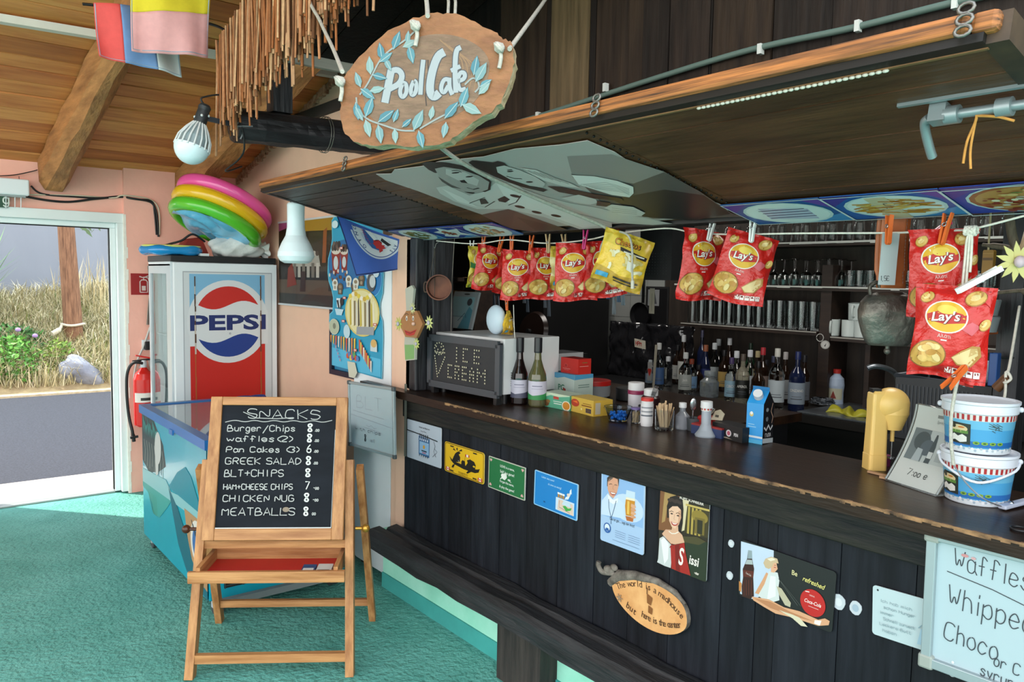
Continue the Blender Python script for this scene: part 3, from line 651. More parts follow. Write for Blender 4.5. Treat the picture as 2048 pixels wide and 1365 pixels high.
arc = lambda a0, a1, n=18: [(cx+rx*math.cos(R(a0+(a1-a0)*i/n)), cy+ry*math.sin(R(a0+(a1-a0)*i/n))) for i in range(n+1)]
wave = lambda xa, xb, ya, yb, amp, n=14: [(xa+(xb-xa)*i/n, ya+(yb-ya)*i/n-amp*math.sin(2*math.pi*i/n)) for i in range(n+1)]
top = arc(28, 152); d.poly(top+wave(top[-1][0], top[0][0], top[-1][1], top[0][1], .018)[1:-1], '#cf2a22')
bot = arc(208, 332); d.poly(bot+wave(bot[-1][0], bot[0][0], bot[-1][1], bot[0][1], -.018)[1:-1], '#1b3f92')
d.text('PEPSI', .51, .722, .086, '#1c2f6e', sx=1.72, bold=.035)
d.text('®', .52, .70, .012, '#1c2f6e')
for xx, col in ((.185, '#5a3c28'), (.83, '#6b4a33')):   # peeling rusty strips
    rg = random.Random(int(xx*100)); yy = .02
    while yy < .93:
        h = rg.uniform(.01, .05)
        d.rect(xx-rg.uniform(.003, .009), yy, xx+rg.uniform(.003, .009), yy+h, col if yy > .6 and rg.random() < .75 else ('#b5622f' if yy < .6 else '#cfc6b8')); yy += h
for i in range(26): d.ell(rnd.uniform(X0, X1), rnd.uniform(.05, .46), .003, None, '#e08a7c', n=6)
d.build('door', o, world=True)
# --------- things on the fridge
o = thing('paddling_pool', 'inflatable pink, yellow and green ring paddling pool leaning on top of fridge', 'paddling pool', (1.76, 5.33, FZ))
ax = V((-.28, -.42, .86)).normalized(); e1 = ax.cross(V((0, 1, 0))).normalized(); e2 = ax.cross(e1)
pc_ = UD(452, 432, 1)-CAM; pcn = CAM+pc_*(5.42/pc_.dot(fwd)); 
def ring(c, Rr, r, mt, nm):
    rg = random.Random(nm)
    def fn(u, v):
        a, t = u*2*math.pi, v*2*math.pi; k = 1+.02*math.sin(a*9)
        dr = e1*math.cos(a)+e2*math.sin(a); return c+dr*(Rr+r*k*math.cos(t))+ax*(r*.95*math.sin(t))
    MB().grid(fn, 56, 14, mt, True, True).build('inflated_ring', o, world=True, label=nm)
vy = lambda n, h: M(n, h, rough=.18, coat=.4, var=.04, scale=3)
tilt = V((.22, -.12, .97)).normalized()
ax = V((.44, .12, .88)).normalized(); e1 = ax.cross(V((0, 1, 0))).normalized(); e2 = ax.cross(e1)
pc0 = U(440, 430, 'y', 5.20)
ring(pc0+ax*.085, .268, .047, vy('pink_vinyl', '#e8569f'), 'pink ring'); ring(pc0+ax*.005, .268, .049, vy('yellow_vinyl', '#e6b51e'), 'yellow ring'); ring(pc0-ax*.075, .258, .047, vy('green_vinyl', '#57bb2f'), 'green ring')
def fl(u, v):
    a = u*2*math.pi; r_ = .262*v; return pc0-ax*(.105+.02*math.sin(a*5+v*9)*v+.03*(1-v*v))+(e1*math.cos(a)+e2*math.sin(a))*r_
MB().grid(fl, 40, 8, vy('sky_blue_vinyl', '#6bbbe0'), True).build('pool_floor', o, world=True, label='crinkled pale blue floor')
o = thing('cool_bag', 'dark red and brown bag with strap on top of the fridge', 'bag', (1.53, 5.38, FZ))
b = MB(); vs = [(1.44, 5.28, FZ), (1.645, 5.30, FZ), (1.645, 5.50, FZ), (1.44, 5.48, FZ), (1.50, 5.31, FZ+.115), (1.60, 5.33, FZ+.13), (1.60, 5.46, FZ+.13), (1.50, 5.45, FZ+.10)]
b.add(vs, [(3,2,1,0),(4,5,6,7),(0,1,5,4),(2,3,7,6),(3,0,4,7)], M('red_brown_cloth', '#8e2a1c', rough=.7, var=.15)).add(vs, [(1,2,6,5)], M('dark_maroon_cloth', '#3a1310', rough=.7)); b.build('bag_body', o, world=True, bevel=.012)
MB().tube(bez([(1.34, 5.36, FZ+.05), (1.40, 5.34, FZ+.075), (1.47, 5.32, FZ+.1), (1.54, 5.31, FZ+.145), (1.62, 5.32, FZ+.10)]), .007, m_dk).build('strap', o, world=True)
o = thing('swim_ring', 'flat blue inflatable swim ring with yellow underside on fridge edge', 'swim ring', (1.42, 5.18, FZ))
def fn(u, v):
    a, t = u*2*math.pi, v*2*math.pi; k = .034+.006*math.sin(a*5); return V((1.375+(.155+k*math.cos(t))*math.cos(a), 5.18+(.10+k*math.cos(t))*math.sin(a), FZ+.03+k*.85*math.sin(t)))
MB().grid(fn, 40, 12, vy('blue_vinyl', '#1d84c4'), True, True).build('ring_body', o, world=True)
def fn2(u, v):
    a, t = u*2*math.pi, v*2*math.pi; k = .02; return V((1.375+(.158+k*math.cos(t))*math.cos(a), 5.185+(.105+k*math.cos(t))*math.sin(a), FZ+.056+k*.4*math.sin(t)))
MB().grid(fn2, 40, 8, vy('pale_yellow_vinyl', '#cfd06a'), True, True).build('yellow_panel', o, world=True)
o = thing('plastic_bag', 'tied white plastic bag lying on the right end of fridge top', 'bag', (1.84, 5.2, FZ))
rg = random.Random(4)
def fn(u, v):
    a, t = u*2*math.pi, (v-.5)*math.pi; p = V((math.cos(a)*math.cos(t), math.sin(a)*math.cos(t), math.sin(t)))
    w_ = 1+.10*math.sin(a*4+t*3)+.05*math.sin(a*9-t*5); x = p.x*.185*w_; z = p.z*.085*w_
    if p.x > .45: z *= 1-1.1*(p.x-.45)
    return V((1.80+x, 5.20+p.y*.11*w_, max(FZ+.001, FZ+.06+z)))
m_pb = M('thin_white_plastic', '#c9cbc8', rough=.45, var=.06, scale=20, bump=.3, bscale=26)
MB().grid(fn, 48, 24, m_pb, True).build('bag_body', o, world=True)
def fn(u, v):
    a = u*2*math.pi; r_ = (.018+.05*v)*(1+.25*math.sin(a*6)); return V((1.925+v*.055, 5.18+r_*math.cos(a), FZ+.055+r_*math.sin(a)*.9-.01*v))
MB().grid(fn, 36, 5, m_pb, True).build('bag_knot', o, world=True)
MB().box((1.515, 5.075, FZ), (1.57, 5.12, FZ+.016), P('#dfe4e6')).build('paper_label', label='small white folded card lying under the blue swim ring', cat='card')
# --------- wall fittings by the door
YW = YD-.046
p = U(262, 590, 'y', YW); q = U(318, 548, 'y', YW)
b = MB(); b.fr = Fr(p, (q.x-p.x, 0, 0), (0, 0, q.z-p.z)); b.prism([(0, 0), (1, 0), (1, 1), (0, 1)], .004, '#a8191c'); b.l = .0005
b.line([(.32, .12), (.32, .62), (.38, .70), (.52, .70), (.58, .62), (.58, .12), (.32, .12)], .05, '#e6d2cc').line([(.30, .86), (.45, .80), (.62, .90)], .05, '#e6d2cc').line([(.45, .72), (.45, .84), (.6, .8), (.66, .6), (.66, .3)], .045, '#e6d2cc').rect(.38, .2, .52, .42, '#e6d2cc')
b.build('extinguisher_sign', label='square red fire extinguisher sign on the pink wall', cat='sign')
ce = U(288, 780, 'y', YW-.10); ze0 = U(288, 852, 'y', YW-.1).z; ze1 = U(288, 735, 'y', YW-.1).z
o = thing('fire_extinguisher', 'red fire extinguisher hanging on the pink wall beside doorway', 'fire extinguisher', (ce.x, ce.y, ze0))
m_red = M('red_gloss_paint', '#c3211b', rough=.25, coat=.3, var=.04)
h = ze1-ze0; cyb = MB().lathe([(0, 0), (.06, 0), (.068, .012), (.068, h*.80), (.055, h*.90), (.03, h*.96), (.018, h), (0, h)], m_red, n=28).build('cylinder_body', o)
b = MB(); b.lathe([(.02, h), (.022, h+.03), (.016, h+.05), (0, h+.05)], m_al); b.bar((-.07, 0, h+.045), (.05, 0, h+.055), .018, .012, m_dk).bar((-.05, 0, h+.085), (.055, 0, h+.06), .018, .01, m_red); b.build('valve_head', o)
b = MB(); b.tube(bez([(-.01, -.02, h+.03), (-.07, -.02, h+.035), (-.105, -.01, h-.03), (-.11, 0, h*.6), (-.10, 0, h*.2), (-.085, -.02, -.02), (-.08, -.02, -.06)]), .010, m_dk); b.build('hose', o)
b = MB(); b.cyl((-.08, -.02, -.05), (-.075, -.02, -.10), .012, m_dk).cyl((-.10, -.03, -.07), (-.05, -.03, -.065), .009, m_dk); b.build('nozzle', o)
b = MB(); b.fr = Cyl((0, 0, h*.42), .0685, .0685, h*.16, R(200), R(330)); b.rect(0, 0, 1, 1, '#e8e2da').rect(.3, .2, .7, .5, '#30302f'); b.build('paper_band', cyb)
b = MB(); b.bar((-.03, .068, h*.9), (.03, .068, h*.9), .02, .03, m_al).bar((0, .03, h*.98), (0, .10, h*.98), .02, .02, m_al); b.build('wall_bracket', o)
# exit light with wire guard
o = thing('exit_light', 'white emergency exit light with green sign above the doorway', 'exit light', U(20, 370, 'y', YD-.05))
pa, pb = U(-30, 386, 'y', YD-.09), U(58, 360, 'y', YD-.09)
b = MB(); b.box((pa.x, YD-.10, pa.z), (pb.x, YD-.02, pb.z), m_white); b.build('lamp_case', o, world=True, bevel=.008)
b = MB(); b.box((pa.x+.02, YD-.085, pa.z-.012), (pb.x-.02, YD-.035, pa.z+.002), P('#9aa3a2')); b.build('diffuser', o, world=True)
pa2, pb2 = U(-30, 413, 'y', YD-.06), U(15, 389, 'y', YD-.06)
b = MB(); b.fr = Fr((pa2.x, YD-.06, pa2.z), (pb2.x-pa2.x, 0, 0), (0, 0, pb2.z-pa2.z)); b.prism([(0, 0), (1, 0), (1, 1), (0, 1)], .004, '#134d33'); b.l = .0005; b.hand('g', .8, .3, .7, '#dfe8df', .1); b.build('green_sign', o, world=True)
b = MB()
for px in (12, 30, 42): b.tube([U(px, 388, 'y', YD-.07), U(px, 416, 'y', YD-.07)], .003, m_white, 6)
b.tube([U(10, 391, 'y', YD-.07), U(52, 391, 'y', YD-.07)], .003, m_white, 6); b.build('wire_guard', o, world=True)
b = MB(); c0 = U(38, 353, 'y', YD-.05)
b.tube([c0, c0+V((0, 0, -.035))], .002, m_dk, 6).tube(bez([U(0, 352, 'y', YD-.03), U(30, 350, 'y', YD-.03), U(60, 344, 'y', YD-.03), U(75, 340, 'y', YD-.03)]), .0035, m_dk, 6); b.build('hanging_chain', o, world=True)
def wire(name, pts, r, mt, label, cat='cable', n=8): return MB().tube(bez(pts, n), r, mt, 6).build(name, label=label, cat=cat)
m_bc = M('black_cable', '#141416', rough=.5); m_cc = M('cream_cable', '#cdbfa8', rough=.5)
wire('wall_cable', [U(px, py, 'y', YD-.01 if px < 245 else YW-.012) for px, py in ((0, 377), (60, 395), (130, 404), (190, 398), (240, 394), (262, 397), (300, 404), (311, 420), (315, 445), (317, 474))], .008, m_bc, 'black cable drooping across pink wall above the doorway to the fridge')
wire('wall_cable', [U(px, py, 'y', YD-.012 if px < 245 else YW-.014) for px, py in ((62, 372), (85, 388), (150, 394), (200, 396), (240, 393), (275, 399), (303, 402), (309, 425), (313, 470))], .006, m_bc, 'thin black cable from the exit light running above the other cable')
wire('wall_cable', [U(px, py, 'y', YD-.012 if px < 245 else YW-.014) for px, py in ((40, 389), (150, 391), (225, 396), (245, 391), (290, 396), (312, 408), (319, 430), (319, 470))], .005, m_cc, 'cream cable arching beside the black cables at the door corner')
wire('appliance_cord', [U(px, py, 'y', YW-.03) for px, py in ((300, 655), (288, 690), (272, 730), (268, 770), (278, 800), (300, 806), (312, 790), (304, 750), (298, 720))], .007, P('#d8d8d4'), 'white appliance cord looped in front of the fire extinguisher', 'cord')
b = MB(); 
for k in range(5): b.tube(bez([U(296+k*2, 532, 'y', YW-.03), U(300+(k % 3)*3, 575, 'y', YW-.03), U(297+k*2, 610, 'y', YW-.03), U(294+k*3, 650, 'y', YW-.03)]), .004, P('#5d5a55') if k % 2 else P('#8b877f'), 6)
b.build('wire_bundle', label='bundle of grey wires hanging between extinguisher sign and fridge', cat='cable')
o = thing('wall_socket', 'white socket with black plug above the red fire extinguisher', 'socket', U(294, 690, 'y', YW))
p0 = U(287, 700, 'y', YW-.02); p1 = U(303, 683, 'y', YW-.02)
MB().box((p0.x-.008, YW-.02, p0.z-.004), (p1.x+.012, YW, p1.z+.012), m_white).build('socket_plate', o, world=True, bevel=.003)
MB().box((p0.x+.004, YW-.06, p0.z), (p1.x, YW-.02, p1.z), m_dk).build('plug', o, world=True, bevel=.004)
# ================================================================ CHEST FREEZER
m_tq = M('turquoise_freezer_film', '#1597ae', rough=.22, var=.06, scale=1.5, coat=.2)
FA, FB, FC, FD, FH = 1.062, 1.73, 3.50, 4.66, .815
o = thing('chest_freezer', 'turquoise chest freezer with blue lid frame and ice cream pictures', 'freezer', ((FA+FB)/2, (FC+FD)/2, 0))
b = MB(); b.box((FA+.004, FC, .07), (FB, FD, FH-.045), m_tq); b.build('body', o, world=True, bevel=.006)
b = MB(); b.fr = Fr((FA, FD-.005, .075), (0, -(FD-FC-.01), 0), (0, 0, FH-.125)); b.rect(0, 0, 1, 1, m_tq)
b.poly([(0, 1), (0, .62), (.12, .55), (.3, .62), (.42, .7), (.38, .85), (.22, 1)], '#173f45')
for i in range(16):
    x = .02+.023*i; b.line([(x, .60+.02*math.sin(i*2)), (x+.012, .72), (x-.006, .80)], .012, '#8f9c96' if i % 2 else '#31565a')
for i in range(9): b.poly([(.02+i*.03, 1-.04*(i % 3)), (.05+i*.03, .94-.03*(i % 2)), (.03+i*.03, .84)], '#2f8a86')
b.ell(.29, .80, .055, .13, '#c4ccca', rot=-12).poly([(.24, .73), (.30, .73), (.29, .60), (.25, .56)], '#c4ccca')
b.poly([(0, .55), (.42, .60), (.5, .54), (1, .62), (1, .50), (.5, .47), (0, .44)], '#8cc6cc').poly([(0, .44), (.5, .47), (.44, .40), (.3, .26), (.22, .25), (.12, .38), (0, .40)], '#3fa6a0')  # pale band across the print paints in a bright reflection on the film
for i in range(5): b.line([(.1+i*.035, .40), (.17+i*.022, .28), (.2+i*.012, .25)], .012, '#3f8f76')
b.poly([(.46, .56), (.6, .72), (.72, .80), (.80, .76), (.9, .62), (.93, .55)], '#1f8ba0').poly([(.46, .56), (.52, .4), (.6, .2), (.72, .06), (1, 0), (1, .1), (.85, .22), (.7, .34), (.6, .46)], '#1b6a7c')
b.ell(.955, .62, .035, .06, '#8fb8dc').ell(.955, .62, .016, .028, '#dbe7f0')
b.poly([(.70, .5), (1, .5), (1, .06), (.9, .08), (.8, .18), (.74, .32)], '#b98f63').ell(.87, .33, .085, .15, '#e6e2d8', rot=15).ell(.87, .32, .06, .11, '#3f6fae', rot=15)
for i in range(6): b.line([(.80+.02*i, .46-.02*i), (.83+.02*i, .40-.03*i)], .012, '#2b2f33')
b.build('side_picture_and_reflection', o, world=True)
m_lid = M('blue_lid_frame', '#2767a6', rough=.3, var=.05)
b = MB(); z0, z1 = FH-.045, FH
for lo, hi in (((FA-.012, FC-.012), (FA+.035, FD+.01)), ((FB-.035, FC-.012), (FB+.012, FD+.01)), ((FA+.035, FC-.012), (FB-.035, FC+.035)), ((FA+.035, FD-.035), (FB-.035, FD+.01))): b.box((*lo, z0), (*hi, z1), m_lid)
b.build('lid_frame', o, world=True)
MB().box((FA+.035, FC+.035, FH-.012), (FB-.035, FD-.035, FH-.006), M('lid_glass', '#d7e4ea', rough=.03, trans=.8, ior=1.5, spec=.8)).build('sliding_glass', o, world=True)
MB().box((FA+.04, FC+.04, FH-.043), (FB-.04, FD-.04, FH-.03), P('#31424f')).build('freezer_contents', o, world=True)
b = MB(); yk = U(363, 848, 'x', FA).y; b.box((FA-.018, 3.98, FH-.06), (FA-.01, 4.04, FH-.035), m_lid); b.build('lid_catch', o, world=True)
b = MB(); b.box((FA+.07, FC-.006, .12), (FB-.03, FC, .60), P('#15181a'))
for i in range(13): b.box((FA+.07, FC-.012, .13+i*.036), (FB-.03, FC-.005, .136+i*.036), P('#3a4144'))
for i in range(8): b.box((FA+.07+i*.083, FC-.013, .12), (FA+.074+i*.083, FC-.006, .60), P('#3a4144'))
b.build('vent_grille', o, world=True)
b = MB(); b.box((FA+.03, FC-.03, .045), (FB, FC+.02, .075), M('grey_base_strip', '#7d8487', rough=.5)); b.build('base_strip', o, world=True)
for x, y in ((FA+.05, FC+.03), (FB-.05, FC+.03), (FA+.05, FD-.06), (FB-.05, FD-.06)):
    b = MB(); b.cyl((x-.022, y, .034), (x+.022, y, .034), .034, P('#4a4d50')).box((x-.026, y-.01, .03), (x+.026, y+.01, .075), m_al); b.build('caster', o, world=True)
for k, (x, y, lab, rt_) in enumerate(((1.58, 4.52, 'crumpled dark blue cloth lying on the far corner of the freezer lid', .5),)):
    def fn(u, v): return V((x-.13+.26*u, y-.08+.16*v, FH+.002+.022*abs(math.sin(u*9+v*4))*math.sin(v*3.14)**.5))
    MB().grid(fn, 24, 14, M('navy_cloth', '#27357a', rough=.6, var=.2)).build('cloth', label=lab, cat='cloth', solid=.003)
# ================================================================ EASEL CHALKBOARD
m_pine = WOOD('varnished_pine', '#8d5a30', '#bd8a57', 'z', .5, 3, 12); m_pinex = WOOD('varnished_pine_rail', '#8d5a30', '#bd8a57', 'x', .5, 3, 12)
fl_, fr_ = U(380, 1358, 'z', 0), U(700, 1352, 'z', 0); ux = (fr_-fl_).normalized(); uy = V((-ux.y, ux.x, 0))   # uy points away from the viewer
ang = math.atan2(ux.y, ux.x); mid = (fl_+fr_)/2; W = (fr_-fl_).length
o = thing('easel', 'child size folding wooden easel with a snack menu chalkboard', 'easel', mid, (0, 0, ang))
hw = W/2; TL = .82; lean = .32   # legs lean back towards the hinge
def front(s, t): return V((s*(hw-.015-.06*t*0), lean*t*.75, .80*t))
hingez = .80
for s in (-1, 1):
    MB().bar((s*hw, 0, 0), (s*(hw-.025), .17, .815), .032, .046, m_pine, up=(0, 1, 0)).build('front_leg', o)
    MB().bar((s*(hw+.035), .50, 0), (s*(hw+.012), .19, .78), .028, .042, m_pine, up=(0, 1, 0)).build('rear_leg', o)
    b = MB(); k = M('brown_knob', '#4a2717', rough=.3, var=.2) if s < 0 else M('brass_knob', '#b98a3a', rough=.3, metal=.7)
    b.cyl((s*(hw+.005), .115, .55), (s*(hw+.035), .115, .55), .007, k).ball((s*(hw+.045), .115, .55), .017, k, 12); b.build('knob', o)
MB().bar((-hw, .008, .075), (hw, .008, .075), .024, .034, m_pinex).build('front_stretcher', o)
MB().bar((-hw-.03, .46, .10), (hw+.03, .46, .10), .02, .03, m_pinex).build('rear_stretcher', o)
MB().bar((-hw+.01, .102, .495), (hw-.01, .102, .495), .024, .03, m_pinex).build('middle_rail', o)
# board
bz0, bz1 = .525, 1.065; y0b, y1b = .05, .19; bw = hw-.035
bo = V((-bw, y0b, bz0)); bu = V((2*bw, 0, 0)); bv = V((0, y1b-y0b, bz1-bz0)); fw = .045
b = MB(); n_ = bu.cross(bv).normalized(); vh = bv.normalized(); H = bv.length
def brd(q, x0, x1, v0, v1, d0, d1, mt):
    vs = [V((x, 0, 0))+V((0, y0b, bz0))+vh*v+n_*d for d in (d0, d1) for x, v in ((x0, v0), (x1, v0), (x1, v1), (x0, v1))]
    q.add(vs, [(3,2,1,0),(4,5,6,7),(0,1,5,4),(1,2,6,5),(2,3,7,6),(3,0,4,7)], mt)
brd(b, -bw, -bw+fw, 0, H, -.018, .006, m_pine); b.build('side_frame', o, bevel=.003); b = MB(); brd(b, bw-fw, bw, 0, H, -.018, .006, m_pine); b.build('side_frame', o, bevel=.003)
b = MB(); brd(b, -bw+fw, bw-fw, 0, fw, -.018, .005, m_pinex); b.build('cross_frame', o, bevel=.003); b = MB(); brd(b, -bw+fw, bw-fw, H-fw*.75, H, -.018, .005, m_pinex); b.build('cross_frame', o, bevel=.003)
b = MB(); mc = M('chalkboard_slate', '#14171c', hex2='#1d2128', rough=.8, spec=.2, scale=4, stretch=(1, 1, 3))
brd(b, -bw+fw-.004, bw-fw+.004, fw-.004, H-fw*.75+.004, -.012, -.004, mc)
b.fr = Fr(V((-bw+fw, y0b, bz0))+vh*fw-n_*.004, V((2*(bw-fw), 0, 0)), vh*(H-fw*1.75)); b.l = .0006
ch = '#b4b7b4'
b.line([(.18, .945), (.3, .895), (.48, .89), (.62, .90)], .006, ch)
b.hand('SNACKS', .22, .895, .078, ch, .007, width=.66, rot=-1, jit=.35)
b.line(chaikin([(.03+.085*i, .865+(.014 if i % 2 else -.006)) for i in range(12)]), .006, ch)
rows = [('Burger/Chips', .785, .05, .60, '8.00'), ('waffles(2)', .70, .045, .58, '8.00'), ('Pan Cakes (3)', .612, .045, .64, '6.00'), ('GREEK SALAD', .515, .052, .67, '8.00'), ('BLT+CHIPS', .415, .055, .52, '8'), ('HAM+CHEESE CHIPS', .31, .045, .60, '7 -00'), ('CHICKEN NUG', .215, .05, .62, '8 -00'), ('MEATBALLS', .105, .058, .64, '8 00')]
for i, (t, y, s_, wd, pr) in enumerate(rows):
    b.hand(t, .055, y, s_, ch, .0075, width=wd, jit=.22, seed=i+3)
    b.hand(pr[0], .755, y, .062, '#d9dcd8', .013 if pr[0] == '8' else .009, sx=.8, jit=.2, seed=i)
    if len(pr) > 1: b.hand(pr[1:], .815, y, .028, ch, .006, sx=.8)
b.line([(.005, .004), (.995, .004)], .008, '#d8dad8'); b.line([(.994, .004), (.998, .8)], .004, '#b8bab8')
b.ell(.60, .15, .03, .02, '#8a7a66')
b.build('chalkboard', o)
# tray
b = MB(); tz = .418; t0, t1 = -.045, .165; tw = hw-.014
MB().box((-tw, t0-.012, tz-.022), (tw, t0+.006, tz+.022), m_pinex).build('tray_front', o, bevel=.002)
MB().box((-tw+.03, t1, tz-.02), (tw-.03, t1+.015, tz+.045), m_pinex).build('tray_back', o)
for s in (-1, 1): MB().box((s*(tw-.035)-.008, t0, tz-.025), (s*(tw-.035)+.008, t1, tz+.035), WOOD('varnished_pine_side', '#8d5a30', '#bd8a57', 'y', .5, 3, 12)).build('tray_side', o)
MB().box((-tw+.04, t0+.006, tz-.018), (tw-.04, t1, tz-.008), M('red_tray_board', '#b3201a', rough=.5, var=.05)).build('tray_floor', o, label='red painted tray floor')
wmx = Matrix.Translation(mid) @ Matrix.Rotation(ang, 4, 'Z')
def on_tray(name, lo, hi, mt, lab, cat, extra=None):
    q = MB(); q.T = wmx; q.box(lo, hi, mt)
    if extra: extra(q)
    return q.build(name, label=lab, cat=cat)
on_tray('chalk_packet', (.12, t0+.01, tz-.007), (.17, t0+.09, tz+.012), P('#2d4a78'), 'small blue and white packet left of the card in the easel tray', 'packet', lambda q: q.box((.125, t0+.015, tz+.0121), (.165, t0+.05, tz+.0125), P('#e0e0dc')))
on_tray('chalk_box', (.175, t0+.015, tz-.007), (.232, t0+.10, tz+.010), P('#d9d6cf'), 'small white cardboard box lying in the easel tray', 'box', lambda q: q.box((.18, t0+.02, tz+.0101), (.225, t0+.04, tz+.0105), P('#6a6f78')))
on_tray('chalk_stick', (.245, t0+.012, tz-.007), (.255, t0+.075, tz+.003), P('#e6e4de'), 'white chalk stick at the right end of the easel tray', 'chalk')
# ================================================================ WHITE FRIDGE, POSTERS, FLAGS ON THE SIDE WALL
y0, y1 = 3.364, 3.76
o = thing('white_refrigerator', 'tall plain white refrigerator standing between side wall and bar end', 'refrigerator', (1.97, (y0+y1)/2, 0))
b = MB(); b.box((1.94, y0, .03), (2.025, y1, 1.76), m_white); b.build('cabinet', o, world=True)
b = MB(); b.fr = Fr((1.915, y1, .035), (0, -(y1-y0), 0), (0, 0, 1.72)); b.prism([(x/ (y1-y0), y/1.72) for x, y in rrect(y1-y0, 1.72, .035)], .022, m_white); b.build('door', o, world=True, bevel=.006)
for y in (y0+.04, y1-.04): MB().cyl((1.96, y, 0), (1.96, y, .035), .018, m_dk).build('foot', o, world=True)
# framed theatre picture behind the gourd lamp
pl_, pr_ = U(556, 440, 'x', XW-.02).y, U(668, 440, 'x', XW-.02).y
zt, zb = U(612, 441, 'x', XW-.02).z, U(612, 611, 'x', XW-.02).z
o = thing('framed_picture', 'wide dark glazed picture of a table scene with pink and yellow top', 'picture', (XW-.01, (pl_+pr_)/2, zb))
b = MB(); b.fr = Fr((XW-.014, pl_, zb), (0, -(pl_-pr_+.02), 0), (0, 0, zt-zb)); b.prism([(0, 0), (1, 0), (1, 1), (0, 1)], .014, '#16110f'); b.l = .0006
b.rect(0, .0, 1, .13, '#3b3a38').rect(0, .13, 1, .34, '#6d5848').rect(.0, .30, 1, .93, '#271a14').poly([(.0, .93), (.5, 1), (.3, 1), (0, .96)], '#b1467a').poly([(0, .9), (0, 1), (.45, 1)], '#c25a8e').poly([(.45, 1), (1, 1), (1, .86), (.35, .88)], '#c9992f').rect(.55, .4, 1, .86, '#4a3b2a')
b.poly([(.25, .46), (.75, .46), (.72, .60), (.28, .60)], '#cfc8bd')
for i in range(6): b.rect(.28+i*.08, .33, .33+i*.08, .5, '#d4cdc2' if i % 2 else '#8f857a')
for i in range(9): b.ell(.3+i*.05, .61, .03, .03, ['#8a6a55', '#d4cdc2', '#5a463a'][i % 3])
b.poly([(.16, .2), (.34, .24), (.26, .5), (.18, .44)], '#8e2f1d').poly([(.78, .5), (.84, .5), (.86, .9), (.80, .86)], '#a65a28').poly([(.4, .16), (.5, .16), (.5, .4), (.42, .4)], '#3c1d16').poly([(.88, .18), (.95, .18), (.96, .6), (.9, .6)], '#241b1c')
b.build('print', o, world=True)
b = MB(); b.fr = Fr((XW-.0165, pl_, zb), (0, -(pl_-pr_+.02), 0), (0, 0, zt-zb)); b.prism([(0, 0), (1, 0), (1, 1), (0, 1)], .001, M('picture_glass', '#0a0a0a', rough=.02, alpha=.10)); b.build('glazing', o, world=True)
b = MB(); a = pl_+.005; c = pr_-.025
b.box((XW-.02, c, zb-.012), (XW-.002, a, zb), m_al); b.build('frame_rail', o, world=True); b = MB(); b.box((XW-.02, c, zt), (XW-.002, a, zt+.012), m_al); b.build('frame_rail', o, world=True)
# navy frame on the wall behind the ice cream poster
yl, yr_ = U(660, 690, 'x', 2.005).y, U(716, 690, 'x', 2.005).y
zb, zt = U(662, 748, 'x', 2.005).z, U(662, 626, 'x', 2.005).z
b = MB(); w_ = .03; b.box((2.0, yr_, zb), (2.028, yl, zb+w_), P('#171d33')).box((2.0, yl-w_, zb+w_), (2.028, yl, zt), P('#171d33')).box((2.0, yr_, zt), (2.028, yl, zt+.02), P('#171d33')).box((2.02, yr_, zb+w_), (2.028, yl-w_, zt), P('#2a86b5'))
b.build('navy_frame', label='navy blue frame on the wall behind the cut-out ice cream poster', cat='frame')
# cut-out poster
PX = 1.905
ya, yb_ = U(655, 600, 'x', PX).y, U(766, 600, 'x', PX).y; za, zb2 = U(715, 748, 'x', PX).z, U(690, 432, 'x', PX).z
b = MB(); b.fr = Fr((PX, ya, za), (0, -(ya-yb_), 0), (0, 0, zb2-za))
L = [(.10, .02), (.09, .12), (.085, .25), (.03, .31), (.04, .36), (.10, .38), (.11, .47), (.08, .52), (.02, .58), (.0, .64), (.01, .73), (.06, .79), (.09, .86), (.08, .98), (.12, 1.0)]
Rr = [(.98, .99), (.99, .70), (1.0, .62), (.99, .52), (.95, .46), (.94, .40), (.99, .35), (1.0, .25), (.985, .0)]
b.prism(L+Rr, .004, '#1d9ec6', side='#8fd0e2'); b.l = .0006
b.line([(x+.012, y) for x, y in L], .008, '#6fd0ea')
b.poly([(.09, .02), (.97, .01), (.97, .12), (.09, .14)], '#54bfe6')
b.ell(.32, .69, .30, .16, '#0f6aa8').ell(.84, .60, .15, .11, '#1478bd').line([(.84+.14*math.cos(i*.314), .60+.105*math.sin(i*.314)) for i in range(20)], .006, '#5fc0ea', True)
for cx, cy, s in ((.17, .71, 1), (.33, .715, .8)):
    b.poly([(cx-.09*s, cy+.07*s), (cx+.09*s, cy+.07*s), (cx+.06*s, cy-.08*s), (cx-.06*s, cy-.08*s)], '#8e2418').ell(cx, cy+.075*s, .09*s, .03*s, '#d8cfc2')
    for i in range(6): b.ell(cx-.06*s+i*.024*s, cy+(.09+.02*(i % 2))*s, .03*s, None, ['#4a3a33', '#6b564b', '#2b211e'][i % 3])
    b.ell(cx, cy-.01, .045*s, .045*s, '#c9d3d8')
for i in range(14): b.ell(.05+.028*i, .62+.03*math.sin(i*2.3), .016, .012, ['#d9d2c6', '#4b2a1c', '#7c4b30'][i % 3])
for i, (x, y) in enumerate(((.16, .565), (.26, .54), (.42, .59), (.52, .545), (.55, .575), (.65, .60))):
    c_ = '#dfe2da' if i % 2 == 0 else '#5a4a3a'; b.ell(x, y, .055, .03, c_).rect(x-.04, y-.045, x+.04, y, c_).ell(x, y+.005, .03, .012, '#8f7d62').ell(x, y-.025, .02, .012, '#a89a86')
b.ell(.78, .63, .05, None, '#b9d9ea').ell(.82, .58, .075, None, '#4a4d52').ell(.84, .585, .05, None, '#c9d3d8').ell(.90, .64, .05, .03, '#cfe4f0')
